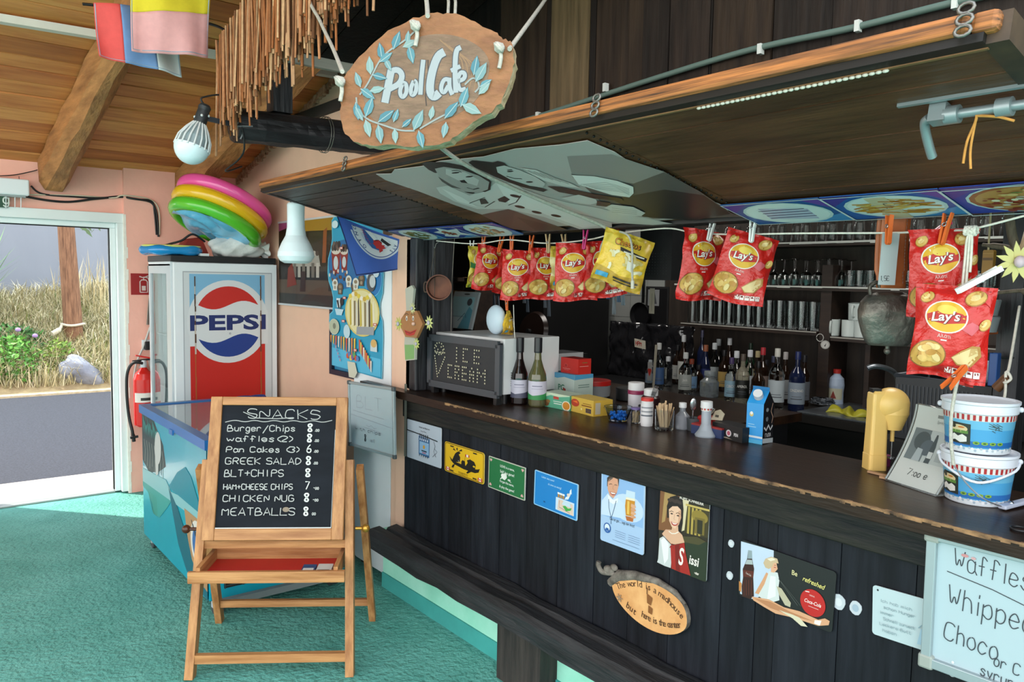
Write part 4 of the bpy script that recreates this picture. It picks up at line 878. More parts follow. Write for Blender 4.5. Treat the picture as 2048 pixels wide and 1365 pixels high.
b.ell(.66, .39, .30, .15, '#d9c977', n=30).ell(.66, .39, .275, .138, '#e8dfa8', n=30)
for i in range(12): x = .45+.037*i; b.poly([(x, .30), (x+.03, .31), (x+.02+.01*math.sin(i), .47+.03*math.sin(i*1.7)), (x-.005, .46)], ['#c9b23a', '#f0ead0', '#8a7a55', '#dcdad2', '#4f463a'][i % 5])
for i in range(8): b.ell(.46+.05*i, .49+.015*math.sin(i), .03, .014, ['#e9d24a', '#f2eee0', '#d8b13a'][i % 3])
b.poly([(.58, .30), (.88, .31), (.87, .26), (.57, .25)], '#9aa0a6')
b.poly([(.20, .47), (.28, .47), (.27, .41), (.21, .41)], '#e4eef2').poly([(.20, .455), (.24, .40), (.26, .41), (.24, .46)], '#1a1d21').ell(.30, .45, .035, None, '#17191c').line([(.30, .44), (.26, .37)], .008, '#17191c').poly([(.17, .40), (.34, .40), (.30, .36), (.2, .36)], '#bfe0ee')
b.ell(.155, .28, .10, .052, '#d9dcc8').ell(.155, .28, .095, .049, '#b9c2a8').ell(.16, .285, .03, .02, '#7d8370')
for i in range(10): b.poly([(.08+.05*i, .22), (.11+.05*i, .225), (.10+.05*i, .17-.008*i), (.085+.05*i, .18-.008*i)], ['#e08a3a', '#e9c94a', '#d9572f', '#e9e2d2'][i % 4])
b.ell(.40, .26, .06, .045, '#c3e2ee').rect(.82, .16, .93, .21, '#c9dbe0').ell(.875, .21, .05, .025, '#d9b26a')
for i in range(9): b.poly([(.62+.025*i, .22-.015*i), (.645+.025*i, .22-.015*i), (.64+.025*i, .14-.014*i), (.625+.025*i, .15-.014*i)], ['#d9572f', '#e9c94a', '#b93a2a', '#efe7d8', '#e08a3a'][i % 5])
for i in range(7): b.ell(.42+.03*i, .105+.012*math.sin(i*2), .026, .018, ['#d9572f', '#4f7fc1', '#e9c94a', '#7a5aa6', '#58a66a'][i % 5])
for i in range(6): b.rect(.17+.02*i, .16-.02*i, .185+.02*i, .175-.02*i, ['#8a5aa6', '#d98a9a'][i % 2])
for x, y in ((.30, .795), (.36, .475), (.34, .325), (.56, .15), (.90, .325)): b.rect(x-.03, y-.008, x+.03, y+.008, '#c9584f').rect(x-.018, y-.004, x+.018, y+.004, '#f0e6e0')
b.ell(.18, .95, .06, .025, '#cfeaf2').poly([(.42, .07), (.56, .07), (.60, .01), (.55, -.03), (.45, -.03)], '#d6d8c4')
for i in range(4): b.poly([(.5+.03*i, .93-.05*i), (.56+.03*i, .9-.05*i), (.55+.03*i, .84-.05*i)], ['#e6eef0', '#20242a', '#3b4a50'][i % 3])
b.build('ice_cream_poster', label='turquoise bottle-shaped ice cream poster on the white refrigerator', cat='poster')
# team flag hanging from the flap's end
tl, tr, br, bl = U(672, 432, 'y', 3.27), U(806, 482, 'y', 3.27), U(809, 538, 'y', 3.27), U(712, 553, 'y', 3.27)
def ff(x, y, l=0):
    p = bl.lerp(br, x).lerp(tl.lerp(tr, x), y); return p+V((0, -.012*math.sin(x*5+y*2)-l, 0))
b = MB(); b.grid(lambda u, v: ff(u, v), 16, 16, M('royal_blue_fabric', '#3c5cab', rough=.7, var=.12, scale=5)); b.grid(lambda u, v: ff(1-u, v, -.0015), 16, 16, M('royal_blue_fabric'))
b.fr = Fn(ff, .40, .30, .05); b.l = .001; b.st = .0004
b.line([(.0, .98), (.01, .02), (.98, .02), (.99, .98)], .025, '#1a2a5c')
b.ell(.55, .83, .40, .52, '#cfdaea', n=40, a0=180, a1=360).ell(.55, .83, .37, .48, '#2c4a96', n=40, a0=180, a1=360).ell(.55, .83, .355, .46, '#dfe5ee', n=40, a0=180, a1=360).rect(.195, .82, .905, .93, '#dfe5ee')
b.ell(.55, .84, .24, .31, '#c3d2e6', n=30, a0=180, a1=360)
for i, (ch_, a) in enumerate(zip('OTNO', (222, 205, 188, 172))): b.text(ch_, .55+.30*math.cos(R(a)), .84+.385*math.sin(R(a)), .10, '#33548f', rot=a-90, bold=.02)
for i, (ch_, a) in enumerate(zip('SYA', (318, 332, 346))): b.text(ch_, .55+.30*math.cos(R(a)), .84+.385*math.sin(R(a)), .10, '#33548f', rot=a-270+180, bold=.02)
b.poly([(.36, .92), (.46, .93), (.56, .72), (.64, .62), (.56, .52), (.44, .55), (.36, .70)], '#3567ad').poly([(.40, .93), (.50, .93), (.58, .80), (.52, .74)], '#e9edf2').poly([(.56, .92), (.72, .86), (.82, .74), (.70, .66), (.60, .72)], '#dfe5ee').poly([(.66, .86), (.80, .74), (.74, .68), (.63, .78)], '#22252c')
leaf = [(0, 1), (.18, .6), (.42, .75), (.38, .35), (.85, .5), (.72, .22), (1, .05), (.5, -.3), (.55, -.55), (.08, -.45), (.04, -1), (-.04, -1), (-.08, -.45), (-.55, -.55), (-.5, -.3), (-1, .05), (-.72, .22), (-.85, .5), (-.38, .35), (-.42, .75), (-.18, .6)]
b.poly([(.585+x*.115+y*.02, .63+y*.16-x*.03) for x, y in leaf], '#c93a3c')
for i in range(6): b.line([(.33+.012*i, .90-.05*i), (.38+.012*i, .88-.05*i)], .012, '#c9455a')
b.build('team_flag', label='royal blue baseball flag with a red maple leaf hanging at flap end', cat='flag')
# gourd lamp
o = thing('gourd_lamp', 'white gourd hanging bottom-up from the far end of flap', 'gourd', U(592, 527, 'y', 3.27))
g = [(0, .262), (.033, .262), (.037, .255), (.036, .20), (.037, .155), (.043, .12), (.060, .088), (.075, .05), (.077, .03), (.066, .010), (.052, .002), (.048, 0), (.045, .004), (0, .012)]
MB().lathe([(r_*1.02, z) for r_, z in g][::-1], M('chalk_white_gourd', '#cfdbe0', rough=.5, var=.05, scale=6), n=32).build('gourd_body', o)
b = MB(); b.cyl((0, 0, .255), (0, 0, .285), .008, M('rusty_iron', '#4a3a30', rough=.8, var=.4, scale=40)); b.box((-.022, -.012, .262), (.02, .012, .272), M('rusty_iron')).box((.012, -.02, .235), (.02, -.012, .27), M('rusty_iron')); b.build('iron_hook', o)
# led bulb on clamp
pb = U(386, 288, 'y', 3.42); up = (U(412, 215, 'y', 3.42)-U(388, 290, 'y', 3.42)).normalized()
o = thing('clamp_lamp', 'white finned bulb in a black clamp socket on the log beam end', 'lamp', pb)
zx = up; xx = zx.cross(V((0, 1, 0))).normalized(); yx = zx.cross(xx); mx = Matrix((xx, yx, zx)).transposed()
k = .072
MB().lathe([(.0715*math.sin(R(a)), -.012-.075*math.cos(R(a))) for a in range(0, 91, 9)], M('opal_bulb', '#cfe0e6', rough=.3), ax=mx, c=pb, n=28).build('bulb_dome', o, world=True)
b = MB(); b.lathe([(.058, -.015), (.055, .03), (.035, .07), (.022, .09), (0, .09)], P('#9fb0b6'), ax=mx, c=pb, n=24)
for i in range(18):
    a = i*2*math.pi/18; pr = [(.071, -.02), (.066, .02), (.045, .062), (.026, .09)]
    b.tube([pb+mx @ V((r_*math.cos(a), r_*math.sin(a), z)) for r_, z in pr], .0042, P('#e3eaec'), 6)
b.build('heat_fins', o, world=True)
b = MB(); b.lathe([(.0, .088), (.026, .088), (.027, .10), (.024, .15), (.026, .165), (.02, .175), (0, .175)], M('black_bakelite', '#1c1f21', rough=.5, hex2='#30363a', scale=30), ax=mx, c=pb)
for i in range(5): a = i*1.3; b.ball(pb+mx @ V((.0255*math.cos(a), .0255*math.sin(a), .11+.012*i)), (.006, .004, .006), P('#d8dcdc'), 6)
b.build('socket', o, world=True)
q0 = pb+mx @ V((0, 0, .12)); q1 = V((1.19, 3.45, 2.20))
b = MB(); b.bar(q0, q1, .012, .02, P('#3c4048')); b.tube(bez([q1+V((0, -.03, .05)), q1+V((.01, -.02, .02)), q1, q1+V((.02, -.02, -.03)), q1+V((.01, -.02, -.06))]), .004, P('#8a8d90'), 6).tube([q1+V((-.02, -.03, -.01)), q1+V((.06, -.03, .0))], .004, P('#8a8d90'), 6); b.build('clamp_arm', o, world=True)
wire('lamp_cable', [pb+mx @ V((0, 0, .17)), pb+mx @ V((.02, .0, .20)), V((1.16, 3.42, 2.30)), V((1.22, 3.44, 2.10)), V((1.19, 3.60, 2.02)), V((1.3, 3.7, 2.06))], .004, m_bc, 'thin black lamp cable looping around the log beam end')
# two flags under the ceiling
def flag(tl, tr, br, bl, bands, name, lab, amp=.015, vert=False):
    def fn(x, y, l=0):
        p = bl.lerp(br, x).lerp(tl.lerp(tr, x), y); return p+V((.0, amp*math.sin(x*7+y*3)+amp*.6*math.sin(x*15)*(1-y)-l, 0))
    q = MB()
    for a, c_, h in bands:
        mt = M('flag_cloth_'+h.lstrip('#'), h, rough=.8, var=.05, scale=30)
        f2 = (lambda u, v, a=a, c_=c_: fn(a+(c_-a)*u, v)) if vert else (lambda u, v, a=a, c_=c_: fn(u, a+(c_-a)*v))
        q.grid(f2, 14, 14, mt)
    q.fr = Fn(fn, .4, .4, .1); q.l = .001
    q.line([(.015, .985), (.015, .03), (.985, .03), (.985, .985)], .012, {'#d98a8a': '#b86e70'}.get(bands[0][2], '#9fb0c4'))
    return q.build(name, label=lab, cat='flag', solid=.002)
yf = 3.45
flag(U(262, -70, 'y', yf), U(424, -75, 'y', yf), U(418, 115, 'y', yf), U(264, 102, 'y', yf), [(0, .47, '#dba0a0'), (.47, .76, '#dcc52c'), (.76, 1, '#dba0a0')], 'hanging_flag', 'faded pink and yellow flag hanging in front under the ceiling')
flag(U(187, 5, 'y', 3.6), U(352, 20, 'y', 3.6), U(366, 154, 'y', 3.6), U(199, 112, 'y', 3.6), [(0, .30, '#dd5350'), (.30, .68, '#6d8dbd'), (.68, 1, '#bfc5c6')], 'hanging_flag', 'red, blue and white flag hanging behind the pink and yellow one', vert=True)
wire('flag_string', [U(165, 8, 'y', 3.62), U(187, 10, 'y', 3.62), U(300, 22, 'y', 3.62), U(420, 48, 'y', 3.55), U(452, 62, 'y', 3.48)], .006, m_bc, 'dark string carrying the two flags towards the reed eave', 'string')
b = MB(); pq = [U(0, -30, 'y', 4.45), U(120, 8, 'y', 4.45), U(430, 95, 'y', 4.45)]
pA, pB = V((-.5, 4.28, zc(4.28)-.02)), V((2.0, 4.16, zc(4.16)-.02))
MB().bar(pA, pB, .05, .035, M('white_trim_board', '#c9c4ba', rough=.6, var=.06)).build('trim_5', kind='structure')
# ================================================================ SIGNS ON THE BAR FRONT
def sign(tl, tr, br, bl, x=XB-.006):
    p = [U(*q, 'x', x) for q in (tl, tr, br, bl)]
    w_ = ((p[0]-p[1]).length+(p[3]-p[2]).length)/2; h_ = ((p[0]-p[3]).length+(p[1]-p[2]).length)/2
    c = sum(p, V((0, 0, 0)))/4
    t = ((p[1]-p[0])+(p[2]-p[3])).normalized(); t = V((0, t.y, t.z)).normalized(); v = V((0, t.z, -t.y))
    o = c-t*w_/2-v*h_/2
    b = MB(); b.fr = Fr(o, t*w_, v*h_); return b, w_, h_
def plate_(b, w_, h_, r, col, th=.003, side='#c9ccce'):
    b.prism([(x/w_, y/h_) for x, y in rrect(w_, h_, r)], th, col, side=side); b.l = .0005
# 1 blind advert
b, w_, h_ = sign((814, 838), (883, 857), (882, 938), (814, 914)); plate_(b, w_, h_, .006, '#b9c4d2')
b.text('Armer am Baum ein', .52, .86, .062, '#22252b', sx=1.0, bold=.012).text('Kloster Mirow', .5, .77, .045, '#22252b', sx=1.0)
b.line([(0, .715), (.35, .695), (.9, .64)], .028, '#1d2026'); b.line([(.0, .66), (.2, .68)], .01, '#8a93a0')
b.poly([(.36, .66), (.68, .64), (.67, .16), (.36, .18)], '#3b6a9a').rect(.385, .22, .655, .52, '#8fb8dc')
for i in range(5): b.rect(.39+.055*i, .55, .415+.055*i, .66, '#dfe4ea').rect(.39+.055*i, .60, .41+.055*i, .72, '#22252b'); b.poly([(.37+.06*i, .18), (.40+.06*i, .18), (.385+.06*i, .12)], '#22252b')
b.ell(.52, .40, .03, None, '#d9a23a').rect(.45, .28, .6, .31, '#22303f').rect(.47, .24, .58, .26, '#b0405a').text('?', .48, .46, .07, '#dfe9f2')
b.line([(.80, .62), (.84, .5), (.80, .36), (.86, .24)], .012, '#30333a').line([(.82, .44), (.90, .38), (.84, .3)], .01, '#30333a').line([(.83, .3), (.77, .22)], .01, '#30333a')
b.build('tin_sign', label='pale grey tin sign with a hanging striped banner and torn rope', cat='sign')
# 2 moose plate
b, w_, h_ = sign((890, 883), (969, 907), (968, 971), (889, 941)); plate_(b, w_, h_, .012, '#e2b416', side='#d9c98a')
k = w_/h_
b.line([(x/w_, y/h_) for x, y in [(a*.96+.02*w_, c*.94+.03*h_) for a, c in rrect(w_, h_, .012)]], .02, '#221d10', True)
blk = '#1a160f'
b.poly([(.13, .55), (.17, .42), (.25, .33), (.5, .27), (.78, .27), (.87, .33), (.9, .46), (.85, .42), (.80, .40), (.5, .40), (.3, .42), (.2, .46)], blk)
b.poly([(.20, .44), (.30, .42), (.40, .46), (.41, .62), (.37, .70), (.42, .76), (.38, .80), (.33, .77), (.28, .70), (.24, .58)], blk)
for q in ([(.30, .78), (.24, .86), (.22, .80)], [(.34, .80), (.34, .92), (.30, .86)], [(.36, .80), (.44, .90), (.46, .84)]): b.poly(q, blk)
b.poly([(.44, .40), (.54, .40), (.53, .54), (.47, .56), (.44, .50)], blk).poly([(.55, .40), (.78, .38), (.80, .52), (.76, .62), (.66, .66), (.58, .60), (.60, .52)], blk)
b.line([(.52, .44), (.54, .78)], .012, blk).rect(.54, .70, .64, .78, '#e9e4d8').rect(.54, .70, .565, .78, '#c2281f').rect(.615, .70, .64, .78, '#c2281f')
b.poly([(.22, .30), (.28, .34), (.24, .20), (.19, .2)], blk).poly([(.62, .28), (.70, .28), (.60, .17), (.57, .19)], blk).line([(.36, .5), (.40, .44)], .012, '#e9e4d8').ell(.76, .47, .03, .03, '#e2b416')
for x in (.045, .86): b.rect(x, .06 if x > .5 else .06, x+.10, .17, '#efe9dc').rect(x, .06, x+.025, .17, '#c2281f').rect(x+.075, .06, x+.10, .17, '#c2281f').ell(x+.05, .115, .014, None, '#c2281f')
for x, y in ((.2, .90), (.78, .90), (.2, .09), (.78, .09)): b.rect(x-.045, y-.02, x+.045, y+.02, blk)
b.text("TOURISTS '71", .49, .065, .12, '#3a2d10', sx=.75); b.build('licence_plate', label='yellow licence plate with moose and bear in a canoe', cat='sign')
# 3 green sign
b, w_, h_ = sign((978, 911), (1051, 937), (1050, 1002), (976, 975)); plate_(b, w_, h_, .004, '#b9b9a8')
b.poly([(.02, .03), (.98, .03), (.98, .97), (.02, .97)], '#1d6b3c')
for t, y, s_, f in (('LOVE is a name,', .77, .105, .62), ('SeX is a game!', .60, .12, .70), ('Forget the name,', .30, .10, .72), ('& play the game!', .13, .11, .72)): b.text(t, .52, y, s_, '#e3e8e0', sx=1.0, bold=.012)
b.poly([(.36, .44), (.44, .60), (.50, .64), (.52, .50), (.46, .40)], '#dfe4dc').ell(.42, .52, .06, .07, '#e6e9e2').line([(.40, .46), (.34, .40)], .03, '#dfe4dc').ell(.58, .45, .04, .03, '#c9d0c4').line([(.54, .44), (.64, .40)], .015, '#c9d0c4')
for x, y, s_ in ((.07, .90, 1), (.93, .90, 1), (.07, .12, -1), (.93, .12, -1)): b.poly([(x, y-.06*s_), (x+.035, y), (x+.02, y+.045*s_), (x, y+.02*s_), (x-.02, y+.045*s_), (x-.035, y)], '#d9a9a4')
b.build('tin_sign', label='green tin sign with white joke about name and game', cat='sign')
# 4 blue sign
b, w_, h_ = sign((1071, 940), (1158, 970), (1153, 1043), (1066, 1008)); plate_(b, w_, h_, .006, '#8fc4ea'); b.poly([(.025, .03), (.975, .03), (.975, .97), (.025, .97)], '#1480c9')
b.text('Lieber eins zuviel', .32, .84, .085, '#b9def5', sx=.9).text('als zwei zu wenig!', .48, .70, .085, '#b9def5', sx=.9)
b.rect(.52, .10, .93, .45, '#c9dff0').poly([(.56, .12), (.92, .10), (.90, .40), (.58, .42)], '#e0c8b6').line([(.6, .38), (.6, .2), (.84, .14)], .015, '#8a6f78')
for i in range(3): b.rect(.56+.055*i, .46, .60+.055*i, .56, '#b9873a').rect(.555+.055*i, .55, .605+.055*i, .60, '#e9f1f6')
b.poly([(.72, .46), (.80, .50), (.86, .70), (.83, .74), (.80, .60), (.74, .54)], '#dbe8f1').ell(.80, .62, .035, .045, '#e6d5c6').poly([(.82, .74), (.86, .82), (.87, .66)], '#dbe8f1').poly([(.66, .30), (.86, .30), (.84, .42), (.70, .42)], '#c3dcea')
b.poly([(.68, .26), (.76, .16), (.86, .22), (.88, .30), (.80, .25), (.74, .30)], '#3fa84a').rect(.24, .17, .28, .21, '#0d4f86')
b.build('tin_sign', label='bright blue tin sign of a man drinking beers at a table', cat='sign')
def crop(b):
    def q(a):
        o = []
        for k in range(0, len(a), 2):
            px, py = 1160+a[k]/2.935, 900+a[k+1]/2.935; d = (rt*((px-CX)/F)+dn*((py-CY)/F)+fwd); p = CAM+d*((b.fr.o-CAM).dot(b.fr.n)/d.dot(b.fr.n))-b.fr.o
            o.append((p.dot(b.fr.u)/b.fr.w**2, p.dot(b.fr.v)/b.fr.h**2))
        return o
    return q
# 5 doctor with beer
b, w_, h_ = sign((1204, 934), (1291, 959), (1287, 1111), (1200, 1081)); plate_(b, w_, h_, .008, '#a9c6e6'); b.poly([(.03, .35), (.97, .35), (.97, .97), (.03, .97)], '#8fb6e2').ell(.62, .55, .36, .18, '#c3d8ee')
q = crop(b)
b.poly(q((128, 300, 165, 255, 195, 300, 226, 288, 262, 318, 258, 405, 124, 380)), '#c9dcf0').poly(q((163, 262, 196, 296, 224, 284, 220, 310, 195, 320, 168, 300)), '#e9f0f6')
b.poly(q((160, 190, 160, 165, 185, 143, 215, 148, 231, 172, 228, 215, 160, 215)), '#3f332d').poly(q((164, 188, 175, 170, 200, 164, 222, 174, 227, 215, 217, 255, 196, 286, 176, 270, 163, 230)), '#d8a081')
b.poly(q((164, 192, 178, 168, 200, 160, 190, 172, 172, 185)), '#6a5a50').line(q((172, 203, 184, 200, 190, 204)), .008, '#5a4034').line(q((203, 207, 212, 206, 220, 211)), .008, '#5a4034').line(q((197, 208, 193, 230, 202, 234)), .006, '#b07a5e').poly(q((176, 246, 196, 250, 217, 254, 208, 266, 194, 268, 182, 260)), '#a8504a').poly(q((180, 249, 196, 252, 212, 256, 206, 261, 188, 259)), '#f0ebe4')
b.line(q((170, 290, 171, 340, 184, 398, 183, 436)), .009, '#3d5a78').line(q((214, 300, 201, 350, 186, 398)), .009, '#3d5a78')
b.poly(q((274, 236, 326, 250, 323, 340, 318, 412, 268, 402, 264, 330)), '#c8ddec').poly(q((272, 278, 325, 290, 322, 350, 317, 395, 270, 385, 266, 330)), '#c98a26').poly(q((272, 278, 325, 290, 324, 303, 271, 291)), '#f0e6c8').poly(q((280, 300, 292, 303, 290, 380, 277, 376)), '#e6bb58').poly(q((268, 388, 317, 398, 312, 424, 276, 416)), '#b5672f')
for k in range(4): b.poly(q((303, 316+22*k, 326, 326+22*k, 331, 340+20*k, 318, 345+20*k, 300, 334+22*k)), ['#dca984', '#d39c78'][k % 2])
b.text('Das ist gut ... sagt der Arzt!', .51, .325, .055, '#24303f', sx=.73); b.ell(.17, .20, .085, .07, '#2f62a6').ell(.17, .205, .06, .05, '#dbe6f2').poly([(.12, .16), (.22, .16), (.20, .20), (.14, .20)], '#2f62a6')
for i in range(4): b.rect(.36, .20-.028*i, .60, .205-.028*i, '#7f98b8').rect(.66, .20-.028*i, .92, .205-.028*i, '#7f98b8')
b.rect(.30, .065, .92, .07, '#7f98b8'); b.build('tin_sign', label='pale blue tin sign of a smiling doctor holding a beer', cat='sign')
# 6 film sign
b, w_, h_ = sign((1321, 970), (1418, 999), (1414, 1166), (1316, 1128)); plate_(b, w_, h_, .008, '#2a2416')
q = crop(b)
b.poly(q((474, 212, 560, 236, 600, 300, 540, 480, 462, 470)), '#7d5230').poly(q((500, 226, 560, 232, 585, 262, 520, 290, 500, 420, 480, 430)), '#a98a55').poly(q((598, 288, 640, 300, 622, 470, 596, 480)), '#d6c9a2').poly(q((632, 318, 764, 352, 752, 520, 612, 486)), '#3d3518')
for k in range(4): b.poly(q((636+22*k, 334+6*k, 648+22*k, 337+6*k, 640+22*k, 494+5*k, 628+22*k, 491+5*k)), '#b09a48')
b.poly(q((622, 316, 762, 352, 762, 364, 622, 328)), '#c2ab5c').ell(*q((704, 395))[0], .16, .075, '#8e7a30').poly(q((676, 395, 735, 408, 730, 505, 674, 490)), '#75652a').poly(q((690, 410, 722, 418, 718, 500, 688, 490)), '#2c2a18').poly(q((600, 512, 750, 545, 742, 776, 640, 740, 560, 600)), '#26321f').poly(q((590, 508, 690, 512, 740, 540, 700, 560, 600, 540)), '#4a4526')
b.poly(q((512, 330, 530, 278, 568, 268, 604, 292, 609, 350, 605, 430, 596, 486, 574, 478, 560, 380, 526, 400, 513, 400)), '#1d1412')
for k in range(5): b.ell(*q((528+15*k, 296-6*(k % 2)+4*k))[0], .045, .022, '#3b2d28')
b.poly(q((484, 492, 505, 468, 540, 470, 546, 440, 578, 448, 580, 478, 602, 500, 616, 545, 560, 556, 515, 548)), '#d9ac8c').poly(q((524, 350, 545, 332, 575, 332, 594, 352, 596, 400, 582, 442, 560, 463, 540, 452, 526, 416)), '#e6bd9f').poly(q((580, 360, 596, 356, 595, 404, 580, 444, 566, 458, 580, 420)), '#cf9f80')
b.poly(q((532, 374, 541, 370, 551, 377, 541, 380)), '#3a2a26').poly(q((568, 386, 578, 382, 588, 390, 578, 392)), '#3a2a26').line(q((529, 364, 540, 359, 552, 366)), .007, '#2a1d18').line(q((566, 374, 578, 370, 591, 379)), .007, '#2a1d18').line(q((558, 378, 554, 408, 562, 411)), .005, '#b98a6c').poly(q((535, 420, 556, 430, 581, 432, 568, 446, 553, 446, 542, 438)), '#b0322e').poly(q((540, 424, 556, 432, 575, 433, 565, 439, 552, 438)), '#f3ece4')
b.line(q((524, 478, 542, 492, 562, 492, 582, 482)), .011, '#efe8da').poly(q((462, 640, 470, 520, 498, 504, 528, 548, 546, 562, 536, 694, 500, 682, 456, 660)), '#c9cfce').poly(q((478, 530, 498, 512, 524, 556, 520, 640, 498, 672)), '#e9ebe8').line(q((478, 492, 540, 557)), .010, '#3a2a26')
b.poly(q((534, 562, 575, 556, 616, 546, 622, 600, 652, 738, 600, 722, 540, 697)), '#a3231b').poly(q((560, 562, 588, 556, 590, 715, 566, 706)), '#7a150f').line(q((530, 575, 545, 552, 552, 580)), .012, '#8e1d16')
b.text('ROMY SCHNEIDER', .66, .905, .052, '#ece6da', sx=.82, rot=0, bold=.02); b.text('S', .50, .10, .30, '#efe9df', sx=.55, bold=.02, shear=.15).text('issi', .76, .155, .16, '#efe9df', sx=.75, bold=.02, shear=.15); b.hand('weber', .78, .055, .03, '#d9d2c4', .006, sx=.6)
b.build('tin_sign', label='dark film tin sign with a smiling woman in a red and white dress', cat='sign')
# 7 cola sign
b, w_, h_ = sign((1482, 1082), (1673, 1142), (1664, 1271), (1477, 1187)); plate_(b, w_, h_, .010, '#191b1b', side='#1a1c1c')
q = crop(b)
b.poly(q((946, 538, 1138, 592, 1136, 690, 1100, 840, 1020, 880, 940, 845)), '#bfd0e2').poly(q((934, 770, 950, 785, 948, 838, 934, 826)), '#c08040')
b.poly(q((988, 590, 1010, 593, 1011, 640, 1023, 700, 1018, 750, 1022, 860, 1002, 876, 952, 862, 950, 800, 958, 750, 956, 700, 982, 640)), '#34150e').poly(q((988, 590, 1010, 593, 1010, 640, 985, 640)), '#8fa0a4').poly(q((982, 645, 1011, 648, 1016, 675, 970, 672)), '#a9b5b4').poly(q((956, 705, 1022, 715, 1018, 752, 958, 745)), '#5a2418').text('Coca-Cola', *q((989, 736))[0], .05, '#d9cfc4', sx=.5, rot=-10)
for k in range(4): b.line(q((962+15*k, 765, 964+14*k, 855)), .008, '#6e3322')
b.poly(q((1095, 720, 1118, 735, 1080, 810, 1052, 850, 1028, 842, 1072, 765)), '#d39c72').poly(q((1112, 712, 1162, 722, 1172, 770, 1166, 810, 1172, 884, 1108, 902, 1046, 856, 1084, 790, 1102, 740)), '#cfd6d4').poly(q((1120, 740, 1150, 745, 1150, 860, 1100, 880)), '#e3e8e4')
b.poly(q((1124, 664, 1154, 662, 1162, 700, 1148, 716, 1140, 722, 1122, 718)), '#dca884').poly(q((1078, 665, 1090, 640, 1125, 628, 1160, 640, 1168, 668, 1140, 664, 1128, 690, 1110, 700, 1090, 692)), '#c7b08c').poly(q((1100, 640, 1130, 634, 1150, 646, 1120, 655)), '#e6dcc2').line(q((1140, 690, 1152, 692)), .012, '#a8352e').line(q((1142, 678, 1152, 678)), .007, '#4a3428')
b.poly(q((1156, 800, 1185, 815, 1240, 900, 1236, 925, 1205, 912, 1170, 850)), '#b8b196').poly(q((1010, 862, 1110, 878, 1200, 925, 1290, 948, 1400, 998, 1440, 990, 1468, 1006, 1462, 1030, 1400, 1034, 1250, 985, 1150, 962, 1080, 922, 1020, 884)), '#d6a27a').poly(q((1020, 870, 1120, 892, 1230, 948, 1380, 1010, 1250, 976, 1120, 930)), '#b98058').poly(q((1168, 940, 1250, 968, 1290, 985, 1338, 1040, 1300, 1034, 1250, 990)), '#d4cdb0').poly(q((1380, 1000, 1420, 1004, 1410, 1032, 1376, 1020)), '#ece6da')
b.line(q((1166, 755, 1280, 915)), .007, '#5d605c').line(q((1180, 770, 1300, 920)), .005, '#5d605c')
b.text('Be', .60, .71, .115, '#d9cf9a', sx=.9, bold=.015).text('refreshed', .795, .665, .115, '#d9cf7a', sx=.86, rot=-4, shear=.3, bold=.015)
b.ell(.80, .37, .125, None, '#b9201c', n=36).text('Coca-Cola', .80, .345, .085, '#eee6e0', sx=.80, shear=.35, bold=.01).text('DRINK', .79, .47, .035, '#e6c9c4', sx=.9).rect(.76, .295, .86, .302, '#e6c9c4').line([(.72, .52), (.76, .53)], .015, '#eee6e0')
b.line([(.02, .04), (.03, .06)], .004, '#191b1b'); b.build('tin_sign', label='black cola tin sign with a bottle, a reclining woman and red disc', cat='sign')
# 8 white sign partly behind the big whiteboard
b, w_, h_ = sign((1748, 1170), (1866, 1205), (1861, 1306), (1742, 1268)); plate_(b, w_, h_, .008, '#b9ccd0'); b.ell(.09, .92, .018, None, '#2b3338')
for i, t in enumerate(('Ich hab mich', 'schon Hunger', 'immer', 'Schnell zurueck', 'Leckere Butt', 'haben')): b.hand(t.replace('I', 'l').replace('J', 'l'), .20 if i % 2 else .14, .70-.115*i, .06, '#93a7ad', .010, width=.55 if len(t) > 6 else .25)
b.poly([(.78, .1), (.92, .12), (.95, .4), (.84, .42)], '#9fc0d2').line([(.8, .42), (.86, .5), (.93, .44)], .02, '#8aa9b5'); b.build('tin_sign', label='small pale white sign half hidden by the big waffle whiteboard', cat='sign')
# 9 big whiteboard
b, w_, h_ = sign((1876, 1076), (2130, 1130), (2110, 1420), (1846, 1314), x=XB-.022)
t = b.fr.u.normalized(); v = b.fr.v.normalized(); o0 = b.fr.o.copy()
o = thing('whiteboard', 'large whiteboard about waffles and whipped cream at the right end of bar', 'whiteboard', o0+t*w_/2)
b.prism([(0, 0), (1, 0), (1, 1), (0, 1)], .008, M('whiteboard_face', '#9fb1b7', rough=.2)); b.l = .0006; ink = '#3a3f46'
b.hand('Waffles', .18, .785, .15, ink, .008, sx=.72, rot=-3, jit=.2); b.line([(.13, .745), (.5, .70), (1, .60)], .007, ink)
b.hand('Whipped', .15, .485, .16, ink, .008, sx=.75, rot=-3, jit=.2); b.hand('Choco', .13, .22, .14, ink, .008, sx=.75, rot=-5, jit=.2); b.hand('or C', .54, .145, .085, ink, .007, sx=.75, rot=-5); b.hand('syrup', .44, .04, .08, ink, .007, sx=.8, rot=-4)
b.ell(.27, .90, .03, .012, '#c98a8a').ell(.34, .895, .02, .01, '#d0a0a0').ell(.22, .06, .012, None, '#dfe6e8')
b.build('writing_surface', o, world=True)
def frame_bars(o, o0, t, v, w_, h_, n, fw, dp, names, mt):
    for nm, a, c, aw in (('bottom', (0, 0), (w_, 0), 0), ('top', (0, h_), (w_, h_), 0), ('left', (0, 0), (0, h_), 1), ('right', (w_, 0), (w_, h_), 1)):
        q = MB(); q.bar(o0+t*a[0]+v*a[1]+n*.002, o0+t*c[0]+v*c[1]+n*.002, fw, dp, mt, up=n); q.build('frame_bar', o, world=True, bevel=.002)
m_fr = M('silver_frame', '#98a4a7', rough=.35, metal=.4)
